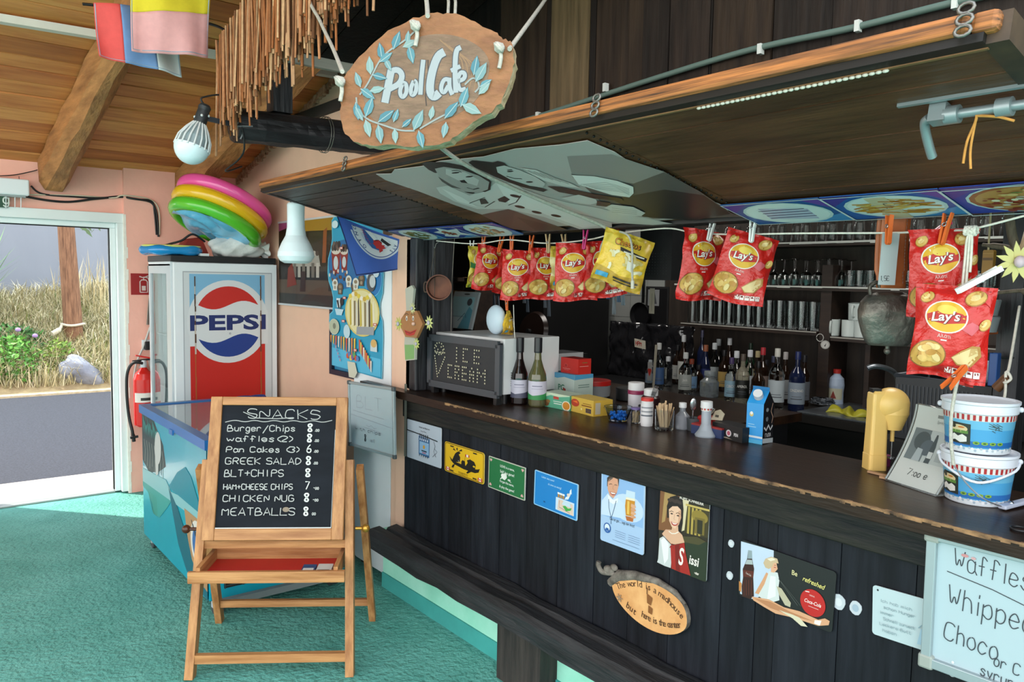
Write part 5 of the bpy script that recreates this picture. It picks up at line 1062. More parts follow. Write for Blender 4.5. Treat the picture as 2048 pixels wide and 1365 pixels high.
frame_bars(o, o0, t, v, w_, h_, V((-1, 0, 0)), .022, .02, None, m_fr)
for a in ((0, 0), (0, h_), (w_, h_), (w_, 0)):
    q = MB(); c = o0+t*a[0]+v*a[1]; q.bar(c-v*.017+V((-.003, 0, 0)), c+v*.017+V((-.003, 0, 0)), .034, .022, M('grey_corner_cap', '#8d938c', rough=.5), up=(-1, 0, 0)); q.build('corner_cap', o, world=True, bevel=.006)
# wood slice with motto
b, w_, h_ = sign((1212, 1150), (1372, 1225), (1372, 1276), (1224, 1190))
P_ = [U(px, py, 'x', XB-.02) for px, py in ((1222, 1164), (1240, 1156), (1270, 1157), (1310, 1168), (1345, 1188), (1368, 1212), (1375, 1240), (1371, 1262), (1345, 1272), (1310, 1266), (1275, 1246), (1246, 1218), (1228, 1190))]
o = thing('wood_slice_sign', 'oval sliced wood sign with burnt motto and a bark-covered top edge', 'sign', P_[8])
c = sum(P_, V((0, 0, 0)))/len(P_); P_ = chaikin([(p.y, p.z) for p in P_]+[(P_[0].y, P_[0].z)], 2)[:-1]
b = MB(); b.fr = Fr((XB-.02, 0, 0), (0, -1, 0), (0, 0, 1)); b.prism([(-y, z) for y, z in P_], .018, M('cut_pale_wood', '#c48a52', hex2='#d8a56c', rough=.6, scale=12), side=M('grey_bark', '#7d766d', hex2='#4b453e', rough=.9, scale=30, bump=.4)); b.l = .0006
def q_(px, py): p = U(px, py, 'x', XB-.02); return (-p.y, p.z)
def words(txt, p0, p1, size, sag=0):   # burnt lettering along a gentle arc
    a, c_ = V(q_(*p0)), V(q_(*p1)); L = (c_-a).length; n = len(txt)
    for i, ch_ in enumerate(txt):
        f = (i+.5)/n; pt = a.lerp(c_, f); nr = V((-(c_-a).y, (c_-a).x)).normalized(); pt = pt+nr*sag*4*f*(1-f)*L
        tg = (c_-a)+nr*sag*4*(1-2*f)*L
        b.text(ch_, pt.x, pt.y, size, '#4a2a17', rot=math.degrees(math.atan2(tg.y, tg.x)))
words('The world is a madhouse', (1236, 1180), (1364, 1240), .030, .17)
words('but', (1252, 1214), (1272, 1232), .032); words('here is the center', (1284, 1234), (1364, 1256), .030, -.07)
x, y = q_(1300, 1208); b.poly([(x-.012, y+.03), (x+.012, y+.022), (x+.006, y-.004), (x-.01, y)], '#8a5528').poly([(x-.004, y-.006), (x+.014, y-.012), (x+.012, y-.032), (x-.004, y-.03)], '#8a5528').rect(x-.013, y+.028, x-.010, y+.05, '#5c351a')
x, y = q_(1240, 1196)
for i in range(6): b.line([(x, y), (x+.014*math.cos(i*1.05), y+.014*math.sin(i*1.05))], .004, '#a08468')
b.build('slice_face', o, world=True)
b = MB(); b.tube([U(px, py, 'x', XB-.010) for px, py in ((1222, 1166), (1240, 1152), (1272, 1152), (1315, 1164), (1350, 1186), (1370, 1210))], [.016, .02, .016, .012, .010, .006], M('grey_bark'), 8)
b.tube(bez([U(1236, 1158, 'x', XB-.012), U(1225, 1148, 'x', XB-.014), U(1206, 1145, 'x', XB-.02), U(1197, 1132, 'x', XB-.02), U(1198, 1124, 'x', XB-.018)]), .009, M('grey_bark'), 8).ball(U(1218, 1141, 'x', XB-.014), (.012, .024, .016), M('grey_bark')).ball(U(1228, 1136, 'x', XB-.012), (.01, .016, .012), M('grey_bark'))
b.build('bark_knot', o, world=True)
# white adhesive pads
for i, (px, py, r_, lab) in enumerate(((1462, 1088, .010, 'white glue pad on the planks left of cola sign, upper one'), (1459, 1152, .011, 'white glue pad on the planks left of cola sign, lower one'), (1711, 1217, .016, 'round bluish white pad between cola sign and small white sign'), (1677, 1205, .018, 'round grey white pad peeking out behind the cola sign'), (1904, 1346, .009, 'white glue dot just below the big waffle whiteboard'))):
    p = U(px, py, 'x', XB-.0012); b = MB(); b.fr = Fr(p, (0, -1, 0), (0, 0, 1)); b.prism([(r_*(1+.08*math.sin(k*2.1))*math.cos(k*.5236), r_*1.15*math.sin(k*.5236)) for k in range(12)], .0025, '#c2cad0'); b.l = .0004; b.ell(.0, 0, r_*.55, r_*.6, '#9fb2c0' if i == 2 else '#d5dadd'); b.build('glue_pad', label=lab, cat='pad', group='white pads left on the bar front')
b = MB(); p = U(1263, 908, 'x', XB-.013)
# whiteboard hanging at the counter's left end
tl, tr, br, bl = [U(px, py, 'x', 1.80) for px, py in ((711, 770), (799, 786), (780, 906), (690, 882))]
t = ((tr-tl)+(br-bl)).normalized(); w_ = ((tr-tl).length+(br-bl).length)/2; v = ((tl-bl)+(tr-br)); v = (v-t*v.dot(t)).normalized(); h_ = ((tl-bl).length+(tr-br).length)/2
o0 = (tl+tr+br+bl)/4-t*w_/2-v*h_/2
n_ = t.cross(v).normalized()
o = thing('whiteboard', 'small faded whiteboard hanging at the left end of the bar worktop', 'whiteboard', o0+t*w_/2)
b = MB(); b.fr = Fr(o0, t*w_, v*h_); b.prism([(0, 0), (1, 0), (1, 1), (0, 1)], .006, M('whiteboard_face')); b.l = .0006; f = '#8e9aa3'
b.hand('BLT', .16, .62, .20, '#93a0aa', .008, width=.62); b.line([(.08, .56), (.78, .52)], .006, f); b.line([(.02, .49), (.97, .41)], .006, f)
b.line([(.38, .37), (.44, .35), (.50, .38), (.56, .34), (.62, .36)], .007, f).hand('with chips', .12, .26, .05, '#5a646c', .008, width=.6).hand('8', .34, .115, .10, '#23282d', .018, sx=.7).hand('.00 €', .46, .125, .05, f, .008); b.line([(.33, .33), (.72, .30)], .006, f)
b.build('writing_surface', o, world=True); frame_bars(o, o0, t, v, w_, h_, n_, .012, .014, None, m_fr)
for a in ((0, 0), (0, h_), (w_, h_), (w_, 0)):
    q = MB(); c = o0+t*a[0]+v*a[1]; q.bar(c-v*.010+n_*.003, c+v*.010+n_*.003, .020, .016, P('#4e5558'), up=n_); q.build('corner_cap', o, world=True, bevel=.003)
# ================================================================ POOL CAFE SIGN
cxp = U(855, 160, 'x', .98)
zdir = (CAM-cxp); zdir.z = 0; zdir.normalize(); zdir = (Matrix.Rotation(R(-14), 3, 'Z') @ zdir); dz_ = zdir
t = V((-zdir.y, zdir.x, 0)); 
def on(px, py):   # where the ray through a sign point meets the sign's own upright plane
    d = (rt*((px-CX)/F)+dn*((py-CY)/F)+fwd); k = (cxp-CAM).dot(zdir)/d.dot(zdir); p = CAM+d*k-cxp; return (p.dot(t), p.z)
out = [(683, 160), (700, 135), (745, 85), (795, 50), (845, 30), (880, 26), (915, 28), (955, 48), (985, 60), (1005, 78), (1022, 82), (1029, 108), (1026, 150), (1010, 195), (985, 222), (950, 242), (925, 262), (895, 284), (850, 293), (790, 291), (735, 293), (705, 280), (684, 258), (679, 205)]
o = thing('hanging_log_sign', 'sliced log sign with white lettering and painted turquoise leaves hanging before the flap', 'sign', cxp-V((0, 0, .18)))
b = MB(); b.fr = Fr(cxp, t, (0, 0, 1)); b.l = .0006
oo = [on(*p) for p in out]; oo = chaikin(oo+[oo[0]], 2)[:-1]; rg = random.Random(2); oo = [(x+rg.uniform(-.003, .003), y+rg.uniform(-.003, .003)) for x, y in oo]
b.prism(oo, .055, M('sign_log_wood', '#6b4020', hex2='#8f5f38', rough=.55, scale=9, stretch=(1, 1, 2), bump=.3, bscale=30), side=M('pale_bark', '#a58a63', hex2='#d2c1a0', rough=.9, scale=26, bump=.6, bscale=40))
cin = [on(*p) for p in ((725, 190), (760, 120), (830, 72), (900, 66), (960, 90), (985, 130), (960, 200), (890, 245), (790, 262), (740, 240))]; cin = chaikin(cin+[cin[0]], 2)[:-1]
b.poly(cin, M('sign_heartwood', '#5c4634', hex2='#7c614a', rough=.55, scale=14, stretch=(1, 1, 3), bump=.25, bscale=36))
for k in range(5): b.line(chaikin([on(*p) for p in ((880+k*9, 80+k*6), (925+k*8, 120+k*4), (900+k*12, 200-k*4))]), .0025, '#8a6846')
b.line([on(*p) for p in ((853, 212), (851, 190), (857, 160), (856, 120))], .003, '#3a2a1c')
wood_w = '#99a1a3'
def brush(pts, wd, col=wood_w):
    wd *= .88; q = chaikin([on(*p) for p in pts], 2) if len(pts) > 2 else [on(*p) for p in pts]; b.line(q, wd+.004, '#3d4044'); 
    return q, wd
strokes = [([(783, 140), (776, 175), (770, 206)], .020), ([(778, 145), (795, 138), (806, 150), (800, 168), (780, 178)], .015),
 ([(806, 166), (799, 184), (805, 197), (814, 186), (813, 168), (806, 166)], .011), ([(828, 162), (821, 178), (824, 193), (833, 184), (833, 165), (828, 162)], .011), ([(847, 120), (843, 155), (841, 190)], .012),
 ([(889, 104), (875, 112), (863, 148), (859, 184), (868, 196), (879, 186)], .021), ([(899, 160), (888, 158), (881, 178), (888, 188), (897, 172)], .011), ([(899, 156), (899, 176), (905, 190)], .011), ([(922, 95), (912, 100), (910, 140), (912, 186)], .013), ([(902, 142), (921, 133)], .011), ([(916, 163), (930, 158), (930, 146), (920, 145), (915, 162), (919, 182), (932, 178)], .011)]
todo = [brush(*s_) for s_ in strokes]
for q, wd in todo: b.line(q, wd, wood_w)
tq, lt = '#3a7480', '#678c8e'
def leaf_(px, py, L, a, col):
    x, y = on(px, py); c, s_ = math.cos(R(a)), math.sin(R(a)); k = L/1550*1.95
    b.poly([(x+(u*c-v_*s_)*k, y+(u*s_+v_*c)*k) for u, v_ in ((0, 0), (.3, .22), (.6, .2), (1, 0), (.6, -.2), (.3, -.2))], col); b.line([(x, y), (x+c*k*.9, y+s_*k*.9)], .0018, '#93a5a3')
for vine in (((833, 60), (810, 82), (780, 100), (760, 120), (745, 150), (735, 170), (720, 190)), ((713, 195), (715, 220), (735, 240), (765, 250), (800, 262), (830, 262)), ((840, 258), (870, 240), (900, 225), (925, 205)), ((930, 170), (945, 155), (955, 160), (960, 175), (950, 185))): b.line(chaikin([on(*p) for p in vine]), .004, '#8a928e')
for i, (px, py, L, a) in enumerate(((787, 100, 36, 70), (815, 88, 24, 85), (818, 92, 34, -75), (806, 95, 30, 25), (765, 120, 32, 100), (770, 118, 26, -60), (760, 125, 30, 35), (742, 150, 34, 95), (745, 150, 30, -15), (722, 175, 30, 110), (722, 178, 34, -35), (740, 183, 30, 10), (712, 205, 34, -80), (712, 215, 30, -60), (732, 235, 40, 70), (732, 240, 34, -75), (757, 245, 38, 35), (757, 250, 36, -80), (788, 245, 26, 70), (790, 258, 28, -85), (805, 255, 24, 40), (828, 262, 42, 65), (838, 262, 34, -75), (862, 240, 26, 80), (890, 238, 40, 50), (893, 245, 30, -100), (922, 215, 38, 70), (925, 210, 40, -25), (948, 152, 36, 80), (952, 165, 40, 60), (960, 175, 26, 30), (958, 190, 30, 45))): leaf_(px, py, L, a, [tq, lt, '#48808a', '#7a9894'][i % 4])
b.build('log_slice', o, world=True)
top_ = lambda p: V((p.x, p.y, 2.525+.265*(3.3-p.y)))
def kn(px, py): x, y = on(px, py); return cxp+t*x+V((0, 0, y))+dz_*.008
m_rope = M('white_rope', '#aaa69b', rough=.8, var=.12, scale=90, bump=.3, bscale=120)
for (px, py) in ((1000, 98), (833, 54), (683, 165)):
    b = MB(); p = kn(px, py)
    for k in range(5): b.tube([p+t*(.009*math.cos(a+k))+V((0, 0, .009*math.sin(a*1+k*.7)))+dz_*(.002*k) for a in [i*.9 for i in range(8)]], .0045, m_rope, 6)
    b.tube(bez([p, p+V((0, 0, -.02))+t*.004, p+V((0, 0, -.045))]), .005, m_rope, 6); b.build('rope_knot', o, world=True)
for pts, lab in (([kn(1020, 100), U(1058, 45, 'x', 1.3), U(1090, 0, 'x', 1.6), U(1120, -45, 'x', 1.9), U(1124, -50, 'x', 1.945)], 'right white rope'), ([kn(687, 145), U(665, 95, 'x', 1.0), U(640, 42, 'x', 1.08), U(615, -20, 'x', 1.12), V((1.15, 2.60, 2.78))], 'left white rope'), ([kn(857, 34), U(853, 0, 'x', 1.05), U(845, -60, 'x', 1.15), top_(U(840, -110, 'x', 1.22))], 'middle rope')):
    MB().tube(bez(pts, 5), .0055, m_rope, 8).build('hanging_rope', o, world=True)
for px0, px1, lab in ((897, 893, 'left one of two thin ropes rising behind the log sign'), (911, 907, 'right one of two thin ropes rising behind the log sign')):
    MB().tube(bez([U(px0-3, 60, 'x', 1.22), U(px0, 10, 'x', 1.25), U(px1+4, -40, 'x', 1.28), top_(U(px1+5, -90, 'x', 1.31))], 5), .0045, m_rope, 8).build('rope', label=lab, cat='rope')
def UFL(px, py, l):
    d = (rt*((px-CX)/F)+dn*((py-CY)/F)+fwd); p0 = FP(0, 0, l); return CAM+d*((p0-CAM).dot(nF)/d.dot(nF))
wire('rope', [U(879, 288, 'x', 1.03), U(884, 297, 'x', 1.12), UFL(925, 326, .03), UFL(990, 360, .022), UFL(1080, 400, .02), UFL(1190, 445, .02), U(1222, 462, 'x', 1.88)], .006, m_rope, 'long white rope running from the log sign under the flap to snacks', 'rope')
# ================================================================ THINGS ON THE WORKTOP
def at(px, py, z=ZC): return U(px, py, 'z', z)
YAWC = math.atan2(-1, 0)
# microwave with LED panel in front
mp = at(1025, 792)
x0, x1, y1, y0 = 2.10, 2.62, 3.02, 2.80
o = thing('microwave_oven', 'white microwave oven standing on the worktop behind the ice cream board', 'microwave', (2.38, 2.72, ZC))
ZMW = ZC+.038; A = at(860, 768, ZMW); B_ = at(996, 794, ZMW)
t = (B_-A); t.z = 0; wl = t.length; t.normalize(); n_ = V((-t.y, t.x, 0)); n_ = n_ if n_.x > 0 else -n_     # n_ points into the bar
ah = math.atan2(t.y, t.x)
zt = U(862, 668, 'x', A.x).z-.004
def obox(u0, u1, v0, v1, z0, z1, mt, q): 
    vs = [A+t*u+n_*v+V((0, 0, z-ZMW)) for z in (z0, z1) for u, v in ((u0, v0), (u1, v0), (u1, v1), (u0, v1))]
    q.add(vs, [(0,1,2,3),(7,6,5,4),(0,4,5,1),(1,5,6,2),(2,6,7,3),(3,7,4,0)], mt); return q
m_mw = M('white_metal_casing', '#c9cccd', rough=.35, var=.03)
cas = obox(.0, wl+.0, .03, .36, ZMW+.004, zt+.012, m_mw, MB()).build('casing', o, world=True, bevel=.004)
b = MB(); 
for i in range(7):
    for j in range(10): obox(wl, wl+.001, .07+j*.008, .075+j*.008, ZMW+.04+i*.009, ZMW+.044+i*.009, P('#3a3d40'), b)
b.build('vent_slots', cas, world=True)
for u in (.03, wl-.03):
    for v in (.06, .32): q = MB(); p = A+t*u+n_*v; q.cyl((p.x, p.y, ZC), (p.x, p.y, ZMW+.005), .014, m_dk); q.build('foot', o, world=True)
for u in (.02, wl-.02): obox(u-.01, u+.01, 0, .03, ZC, ZMW, m_dk, MB()).build('led_stand', label=('left' if u < .1 else 'right')+' small black block under the ice cream LED board', cat='block')
o = thing('led_sign', 'black LED sign board with unlit dotted ice cream cone and letters', 'sign', A+t*wl/2)
q = obox(0, wl, 0, .022, ZMW, zt-.006, M('led_board_black', '#1c2126', rough=.5), MB()); fr0 = Fr(A-n_*.0005, t*wl, V((0, 0, zt-.006-ZMW))); q.fr = fr0; q.l = .0006
led = '#cfc9a8'
def dots(pts): 
    for x, y in pts: q.ell(x, y, .008, None, led, n=7)
cone = [(.10+.05*math.cos(a*.52), .76+.12*math.sin(a*.52)) for a in range(12)]+[(.06+.02*i, .68+.01*(i % 2)) for i in range(6)]+[(.07+.018*i, .80-.06*(i % 3)) for i in range(5)]
cone += [(.055+.0*i+.004*i*1, .60-.052*i) for i in range(9)]+[(.165-.009*i, .60-.048*i) for i in range(8)]
dots([(x*1.45, y) for x, y in cone])
F5 = {'I': ['1', '1', '1', '1', '1'], 'C': ['111', '1..', '1..', '1..', '111'], 'E': ['111', '1..', '111', '1..', '111'], 'R': ['111', '1.1', '11.', '1.1', '1.1'], 'A': ['.1.', '1.1', '111', '1.1', '1.1'], 'M': ['1...1', '11.11', '1.1.1', '1...1', '1...1']}
def word(wd, x, y, cw, chh):
    for c in wd:
        g = F5[c]; dots([(x+i*cw, y-j*chh) for j, r_ in enumerate(g) for i, k in enumerate(r_) if k == '1']); x += (len(g[0])+1.2)*cw
word('I', .42, .82, .022, .068); word('C', .52, .82, .028, .062); word('E', .68, .82, .032, .062); word('CREAM', .30, .46, .026, .062)
q.build('led_panel', o, world=True); q = MB()
for a, c in (((0, 0), (wl, 0)), ((0, 1), (wl, 1)), ((0, 0), (0, 1)), ((wl, 0), (wl, 1))):
    H_ = zt-.006-ZMW; p0 = A+t*a[0]+V((0, 0, a[1]*H_)); p1 = A+t*c[0]+V((0, 0, c[1]*H_)); q = MB(); q.bar(p0+V((0, 0, .006 if a[1] == 0 else -.006)), p1+V((0, 0, .006 if c[1] == 0 else -.006)), .03, .016, M('grey_led_frame', '#3b4046', rough=.4), up=n_); q.build('frame_bar', o, world=True)
# framed photo and white disc on the microwave
zt2 = zt+.0125
c = A+t*.10+n_*.28; c.z = zt2
tl = U(893, 598, 'x', c.x); tr = U(966, 604, 'x', c.x)
c = U(893, 664, 'x', A.x+.27); c.z = zt2; b = MB(); b.fr = Fr(c, t*.20, V((n_.x*.05, n_.y*.05, .185))); b.prism([(0, 0), (1, 0), (1, 1), (0, 1)], .012, '#99a4a8'); b.l = .0006; b.rect(.03, .0, .9, .86, '#8cb9c4').rect(.03, .0, .9, .3, '#a5c3cb').rect(.03, .3, .9, .34, '#7fa6b0')
b.poly([(.45, .0), (.62, .35), (.75, .6), (.9, .5), (.9, 0)], '#4f93a6').ell(.72, .72, .10, .10, '#39424a').line([(.4, .2), (.62, .42), (.7, .3)], .02, '#2f5566').ell(.55, .93, .12, .02, '#22272b'); b.build('framed_photo', label='grey framed turquoise beach photo standing on the microwave', cat='picture')
o = thing('white_disc', 'round white balloon-like disc standing on the right end of microwave', 'disc', U(998, 668, 'x', 2.34))
cc = U(992, 641, 'x', A.x+n_.x*.16+t.x*.3); cc.z = zt2+.068
MB().ball(cc, (.03, .062, .067), M('pale_blue_white_plastic', '#bdd0de', rough=.35), 24).build('disc_body', o, world=True)
# bottles
def bottle(name, prof, mts, n=24): 
    o = thing(name, None, 'bottle'); return o
m_wine = GLASS('dark_wine_glass', '#2a0f10'); m_clear = GLASS('clear_glass', '#f2f6f4'); m_greenish = GLASS('olive_glass', '#b9bd95')
def wine(p, h, glass, lab, liquid=None, band='#c9c6d6', low='#55566b', cap='#17171c'):
    o = thing('wine_bottle', lab, 'bottle', p); r_ = .041*h/.31
    pr = [(0, 0), (r_*.9, 0), (r_, .006), (r_, h*.40), (r_*.93, h*.47), (r_*.62, h*.58), (r_*.40, h*.68), (r_*.36, h*.76), (r_*.36, h*.93), (r_*.42, h*.94), (r_*.42, h*.97), (0, h*.97)]
    bd = MB().lathe(pr, glass, n=32).build('glass_body', o)
    MB().lathe([(r_*.43, h*.78), (r_*.45, h*.80), (r_*.45, h), (0, h)], M('black_foil', cap, rough=.35), n=20).build('foil_cap', o)
    b = MB(); a0 = math.atan2(-p.y, -p.x); b.fr = Cyl((0, 0, .03), r_+.0008, r_+.0008, h*.27, a0-R(95), a0+R(95)); b.rect(0, 0, 1, 1, band); b.poly([(0, 0), (1, 0), (1, .42), (.7, .30), (.35, .22), (0, .40)], low)
    b.rect(.32, .72, .66, .76, '#6a6a80').rect(.3, .58, .7, .60, '#8a8aa0'); b.build('label', bd); return o
pw = at(1038, 808); wine(pw, U(1044, 676, 'x', pw.x).z-ZC, M('dark_wine_solid', '#140a0b', rough=.08, coat=.5), 'dark red wine bottle with lilac label beside the ice cream board')
pw = at(1074, 812); wine(pw, U(1078, 676, 'x', pw.x).z-ZC, M('olive_wine_glass', '#6b6a44', rough=.06, trans=.55, coat=.4), 'olive clear wine bottle with white and green label', low='#2f8a4a', cap='#1c1a18')
# boxes
def ubox(name, pl, pr, h, depth, z, lab, cat, front, side=None, top=None, art=None, arts=None, mat_front=None):
    """cuboid standing with its front edge from pixel pl to pr on height z, depth going into the bar"""
    a, c = (pl, pr) if isinstance(pl, V) else (at(*pl, z), at(*pr, z)); t = (c-a); w_ = t.length; t = t.normalized(); n2 = V((-t.y, t.x, 0)); n2 = n2 if n2.x > 0 else -n2
    if n2.dot(a-CAM) < 0: n2 = -n2
    q = MB(); vs = [a+t*u+n2*v+V((0, 0, hh)) for hh in (0, h) for u, v in ((0, 0), (w_, 0), (w_, depth), (0, depth))]
    q.add(vs, [(0,4,5,1)][::1], front); q.add(vs, [(1,5,6,2),(2,6,7,3),(3,7,4,0),(3,2,1,0)], side or front); q.add(vs, [(4,7,6,5)], top or side or front)
    q.fr = Fr(a-n2*.0003, t*w_, V((0, 0, h))); q.l = .0004
    if art: art(q)
    q.fr = Fr(a+t*(w_+.0003), n2*depth, V((0, 0, h))); q.l = .0004
    if arts: arts(q)
    return q.build(name, label=lab, cat=cat)
zb = ZC
def a_mint(q): q.rect(.0, 0, 1, 1, '#57a98a').poly([(0, 1), (0, .6), (.3, .85), (.6, .8), (1, .95), (1, 1)], '#c9dcc0').ell(.12, .26, .12, .22, '#6b4a2c').ell(.2, .4, .08, .12, '#8a6a3c').ell(.88, .30, .16, .32, '#e9e3cf').ell(.88, .30, .13, .26, '#cf8a2c').rect(.40, .62, .60, .80, '#b9443a').rect(.42, .3, .7, .36, '#d6e8dc').rect(.40, .45, .72, .5, '#d6e8dc')
def s_mint(q): q.rect(0, 0, 1, 1, '#47997a')
ubox('tea_box', (1086, 812), (1139, 823), .062, .09, zb, 'mint green tea box with a cup picture in front of stacked boxes', 'box', '#57a98a', '#47997a', '#bcd3bd', a_mint, s_mint)
def a_pg(q): q.rect(0, 0, 1, 1, '#cfe0d8').poly([(0, .86), (.3, .80), (.6, .88), (1, .82), (1, 1), (0, 1)], '#5aa9d2').text('PG', .48, .38, .30, '#1f7a5a', bold=.02).poly([(.55, .35), (.66, .35), (.66, .45), (.55, .48)], '#b03a32').poly([(0, 0), (0, .3), (.3, .12), (.5, .2), (.7, 0)], '#9cbf9a').ell(.85, .14, .05, None, '#e8f0ea')
def s_pg(q): q.rect(0, 0, 1, 1, '#b7c9c0').poly([(0, .82), (1, .86), (1, 1), (0, 1)], '#4d9bc6').rect(.2, .6, .8, .63, '#6f8a80').rect(.2, .52, .8, .55, '#6f8a80')
pgA, pgB = at(1099, 796), at(1148, 806); pgh = U(1099, 743, 'x', pgA.x).z-ZC
ubox('tea_box', pgA, pgB, pgh, .11, zb, 'pale tea box with green lettering and blue top under a red box', 'box', '#cfe0d8', '#b7c9c0', '#5aa9d2', a_pg, s_pg)
def a_red(q): q.ell(.3, .5, .10, .14, '#e0524a').ell(.3, .5, .07, .10, '#b3201c').rect(.12, .28, .55, .31, '#e89a92').rect(.2, .2, .45, .22, '#e89a92')
def s_red(q): q.rect(0, 0, 1, 1, '#c42c24').rect(.3, .72, .7, .78, '#8e6a3a').rect(.1, .5, .8, .53, '#e0a29a')
pgt = (pgB-pgA); pgn = V((-pgt.y, pgt.x, 0)).normalized(); pgn = pgn if pgn.x > 0 else -pgn; r0_ = pgA+pgt*.27+pgn*.025+V((0, 0, pgh+.0005))
ubox('red_box', r0_, r0_+pgt*.70, .068, .075, zb, 'small red cardboard box standing on the pale blue-topped tea box', 'box', '#cf2d24', '#c42c24', '#8e1c18', a_red, s_red)
def s_add(q): q.text('Added', .60, .30, .3, '#a8263c', rot=90, sx=.8, bold=.02).rect(.2, .2, .24, .8, '#3a4a8a').rect(.8, .3, .84, .7, '#3a4a8a')
ubox('carton', (1090, 775), (1165, 768), .165, .16, zb-.001, 'open white carton with red and blue print behind the tea boxes', 'carton', '#d2d6d8', '#c6cbd2', '#24282c', None, s_add)
def a_yel(q): q.rect(0, 0, 1, 1, '#d3b24a').ell(.22, .62, .18, .25, '#b5402a').poly([(.1, .7), (.34, .6), (.30, .78)], '#e8762f').rect(.55, .66, .9, .72, '#a07a2a').rect(.5, .52, .92, .60, '#8a5a22').rect(.68, .14, .9, .42, '#2a2c55').rect(.71, .18, .87, .38, '#5a4a3a').ell(.5, .3, .03, None, '#f0e2a0')
def s_yel(q): q.rect(0, 0, 1, 1, '#c9a53f').rect(.08, .12, .35, .85, '#b9b2a0').rect(.5, .5, .9, .55, '#9a7a2a')
ubox('tea_box', (1140, 822), (1187, 834), .062, .095, zb, 'yellow tea box with fruit picture lying beside the mint box', 'box', '#d3b24a', '#c9a53f', '#dcbf62', a_yel, s_yel)
# red lidded jars behind
def jar(name, px, py, r_, h, body, lid, lab, z=ZC, lidh=.02, cat='jar', extra=None, x=None):
    p = at(px, py, z); o = thing(name, lab, cat, p)
    MB().lathe([(0, 0), (r_*.95, 0), (r_, .004), (r_, h-lidh), (r_*.92, h-lidh+.003), (0, h-lidh+.003)], body, n=26).build('jar_body', o)
    MB().lathe([(r_*.9, h-lidh), (r_*1.03, h-lidh+.001), (r_*1.03, h-.002), (r_*.98, h), (0, h)], lid, n=26).build('lid', o)
    if extra: extra(o, r_, h, p)
    return o
m_jar = M('milky_clear_plastic', '#9da3a6', rough=.2, trans=.5)
jar('storage_jar', 1188, 792, .075, .075, m_jar, P('#b3201c', .3), 'wide jar with red lid behind the yellow tea box', lidh=.022)
jar('black_pot', 1258, 800, .06, .055, M('dark_bowl', '#1a1a1c', rough=.35), P('#202022', .3), 'low black lidded pot behind the white plastic jar', lidh=.01, cat='pot')
def lblband(col, y0, y1):
    def f(o, r_, h, p):
        b = MB(); a0 = math.atan2(-p.y, -p.x); b.fr = Cyl((0, 0, h*y0), r_+.0008, r_+.0008, h*(y1-y0), a0-R(100), a0+R(100)); b.rect(0, 0, 1, 1, col[0])
        for i, c in enumerate(col[1:]): b.rect(.2, .78-.2*i, .8, .85-.2*i, c)
        b.build('label', o)
    return f
o = jar('white_tub', 1271, 826, .032, .125, P('#d6d3da', .4), P('#dcdcde', .4), 'white plastic jar with purple band and white screw cap', lidh=.03)
b = MB(); b.lathe([(.033, .078), (.034, .08), (.034, .092), (.026, .10), (.024, .10)], P('#8e2450', .4), n=26); b.build('purple_band', o)
# glass bowl with blue beads
p = at(1236, 842); o = thing('glass_bowl', 'small clear glass bowl of blue glass beads', 'bowl', p)
MB().lathe([(0, .003), (.028, .002), (.034, .0), (.052, .05), (.055, .055), (.052, .054), (.033, .008), (0, .006)], GLASS('bowl_glass', '#c9d9ea'), n=28).build('bowl_body', o)
b = MB(); rg = random.Random(5)
for i in range(40): a = rg.uniform(0, 6.28); r_ = rg.random()**.5*.033; b.ball((r_*math.cos(a), r_*math.sin(a), .012+rg.random()*.02), .0065, M('blue_bead', '#1f7ad0', rough=.2), 8)
b.build('blue_beads', o, kind='stuff')
# powder shaker, toothpick jar, glass with sticks
o = jar('salt_shaker', 1293, 852, .0225, .105, P('#d9d9da', .4), P('#c92b24', .35), 'white cylindrical shaker with red cap in front of the jar', lidh=.012, extra=lblband(['#dcdcde', '#8a8f96', '#8a8f96', '#55606a'], .1, .8))
o = jar('toothpick_jar', 1271, 847, .018, .06, GLASS('jar_glass', '#e6eaea'), P('#6a5a96', .4), 'small clear toothpick jar with purple lid', lidh=.008)
b = MB(); rg = random.Random(6)
for i in range(14): b.cyl((rg.uniform(-.009, .009), rg.uniform(-.009, .009), .004), (rg.uniform(-.011, .011), rg.uniform(-.011, .011), .045), .0012, P('#cdb48a'), n=5)
b.build('toothpicks', o, kind='stuff')
p = at(1328, 860); o = thing('drinking_glass', 'clear square glass full of flat wooden stirring sticks', 'glass', p)
MB().lathe([(0, 0), (.032, 0), (.034, .006), (.036, .075), (.034, .075), (.031, .012), (0, .010)], m_clear, n=12).build('glass_body', o)
rg = random.Random(8); b = MB()
for i in range(26):
    a = rg.uniform(0, 6.28); b.bar((.015*math.cos(a), .015*math.sin(a), .012), (.028*math.cos(a+rg.uniform(-.6, .6)), .026*math.sin(a), .08+rg.uniform(0, .022)), .006, .0018, M('birch_stick', '#b59a78', rough=.7, var=.15))
    if i % 5 == 4: b.build('stirring_stick', o); b = MB()
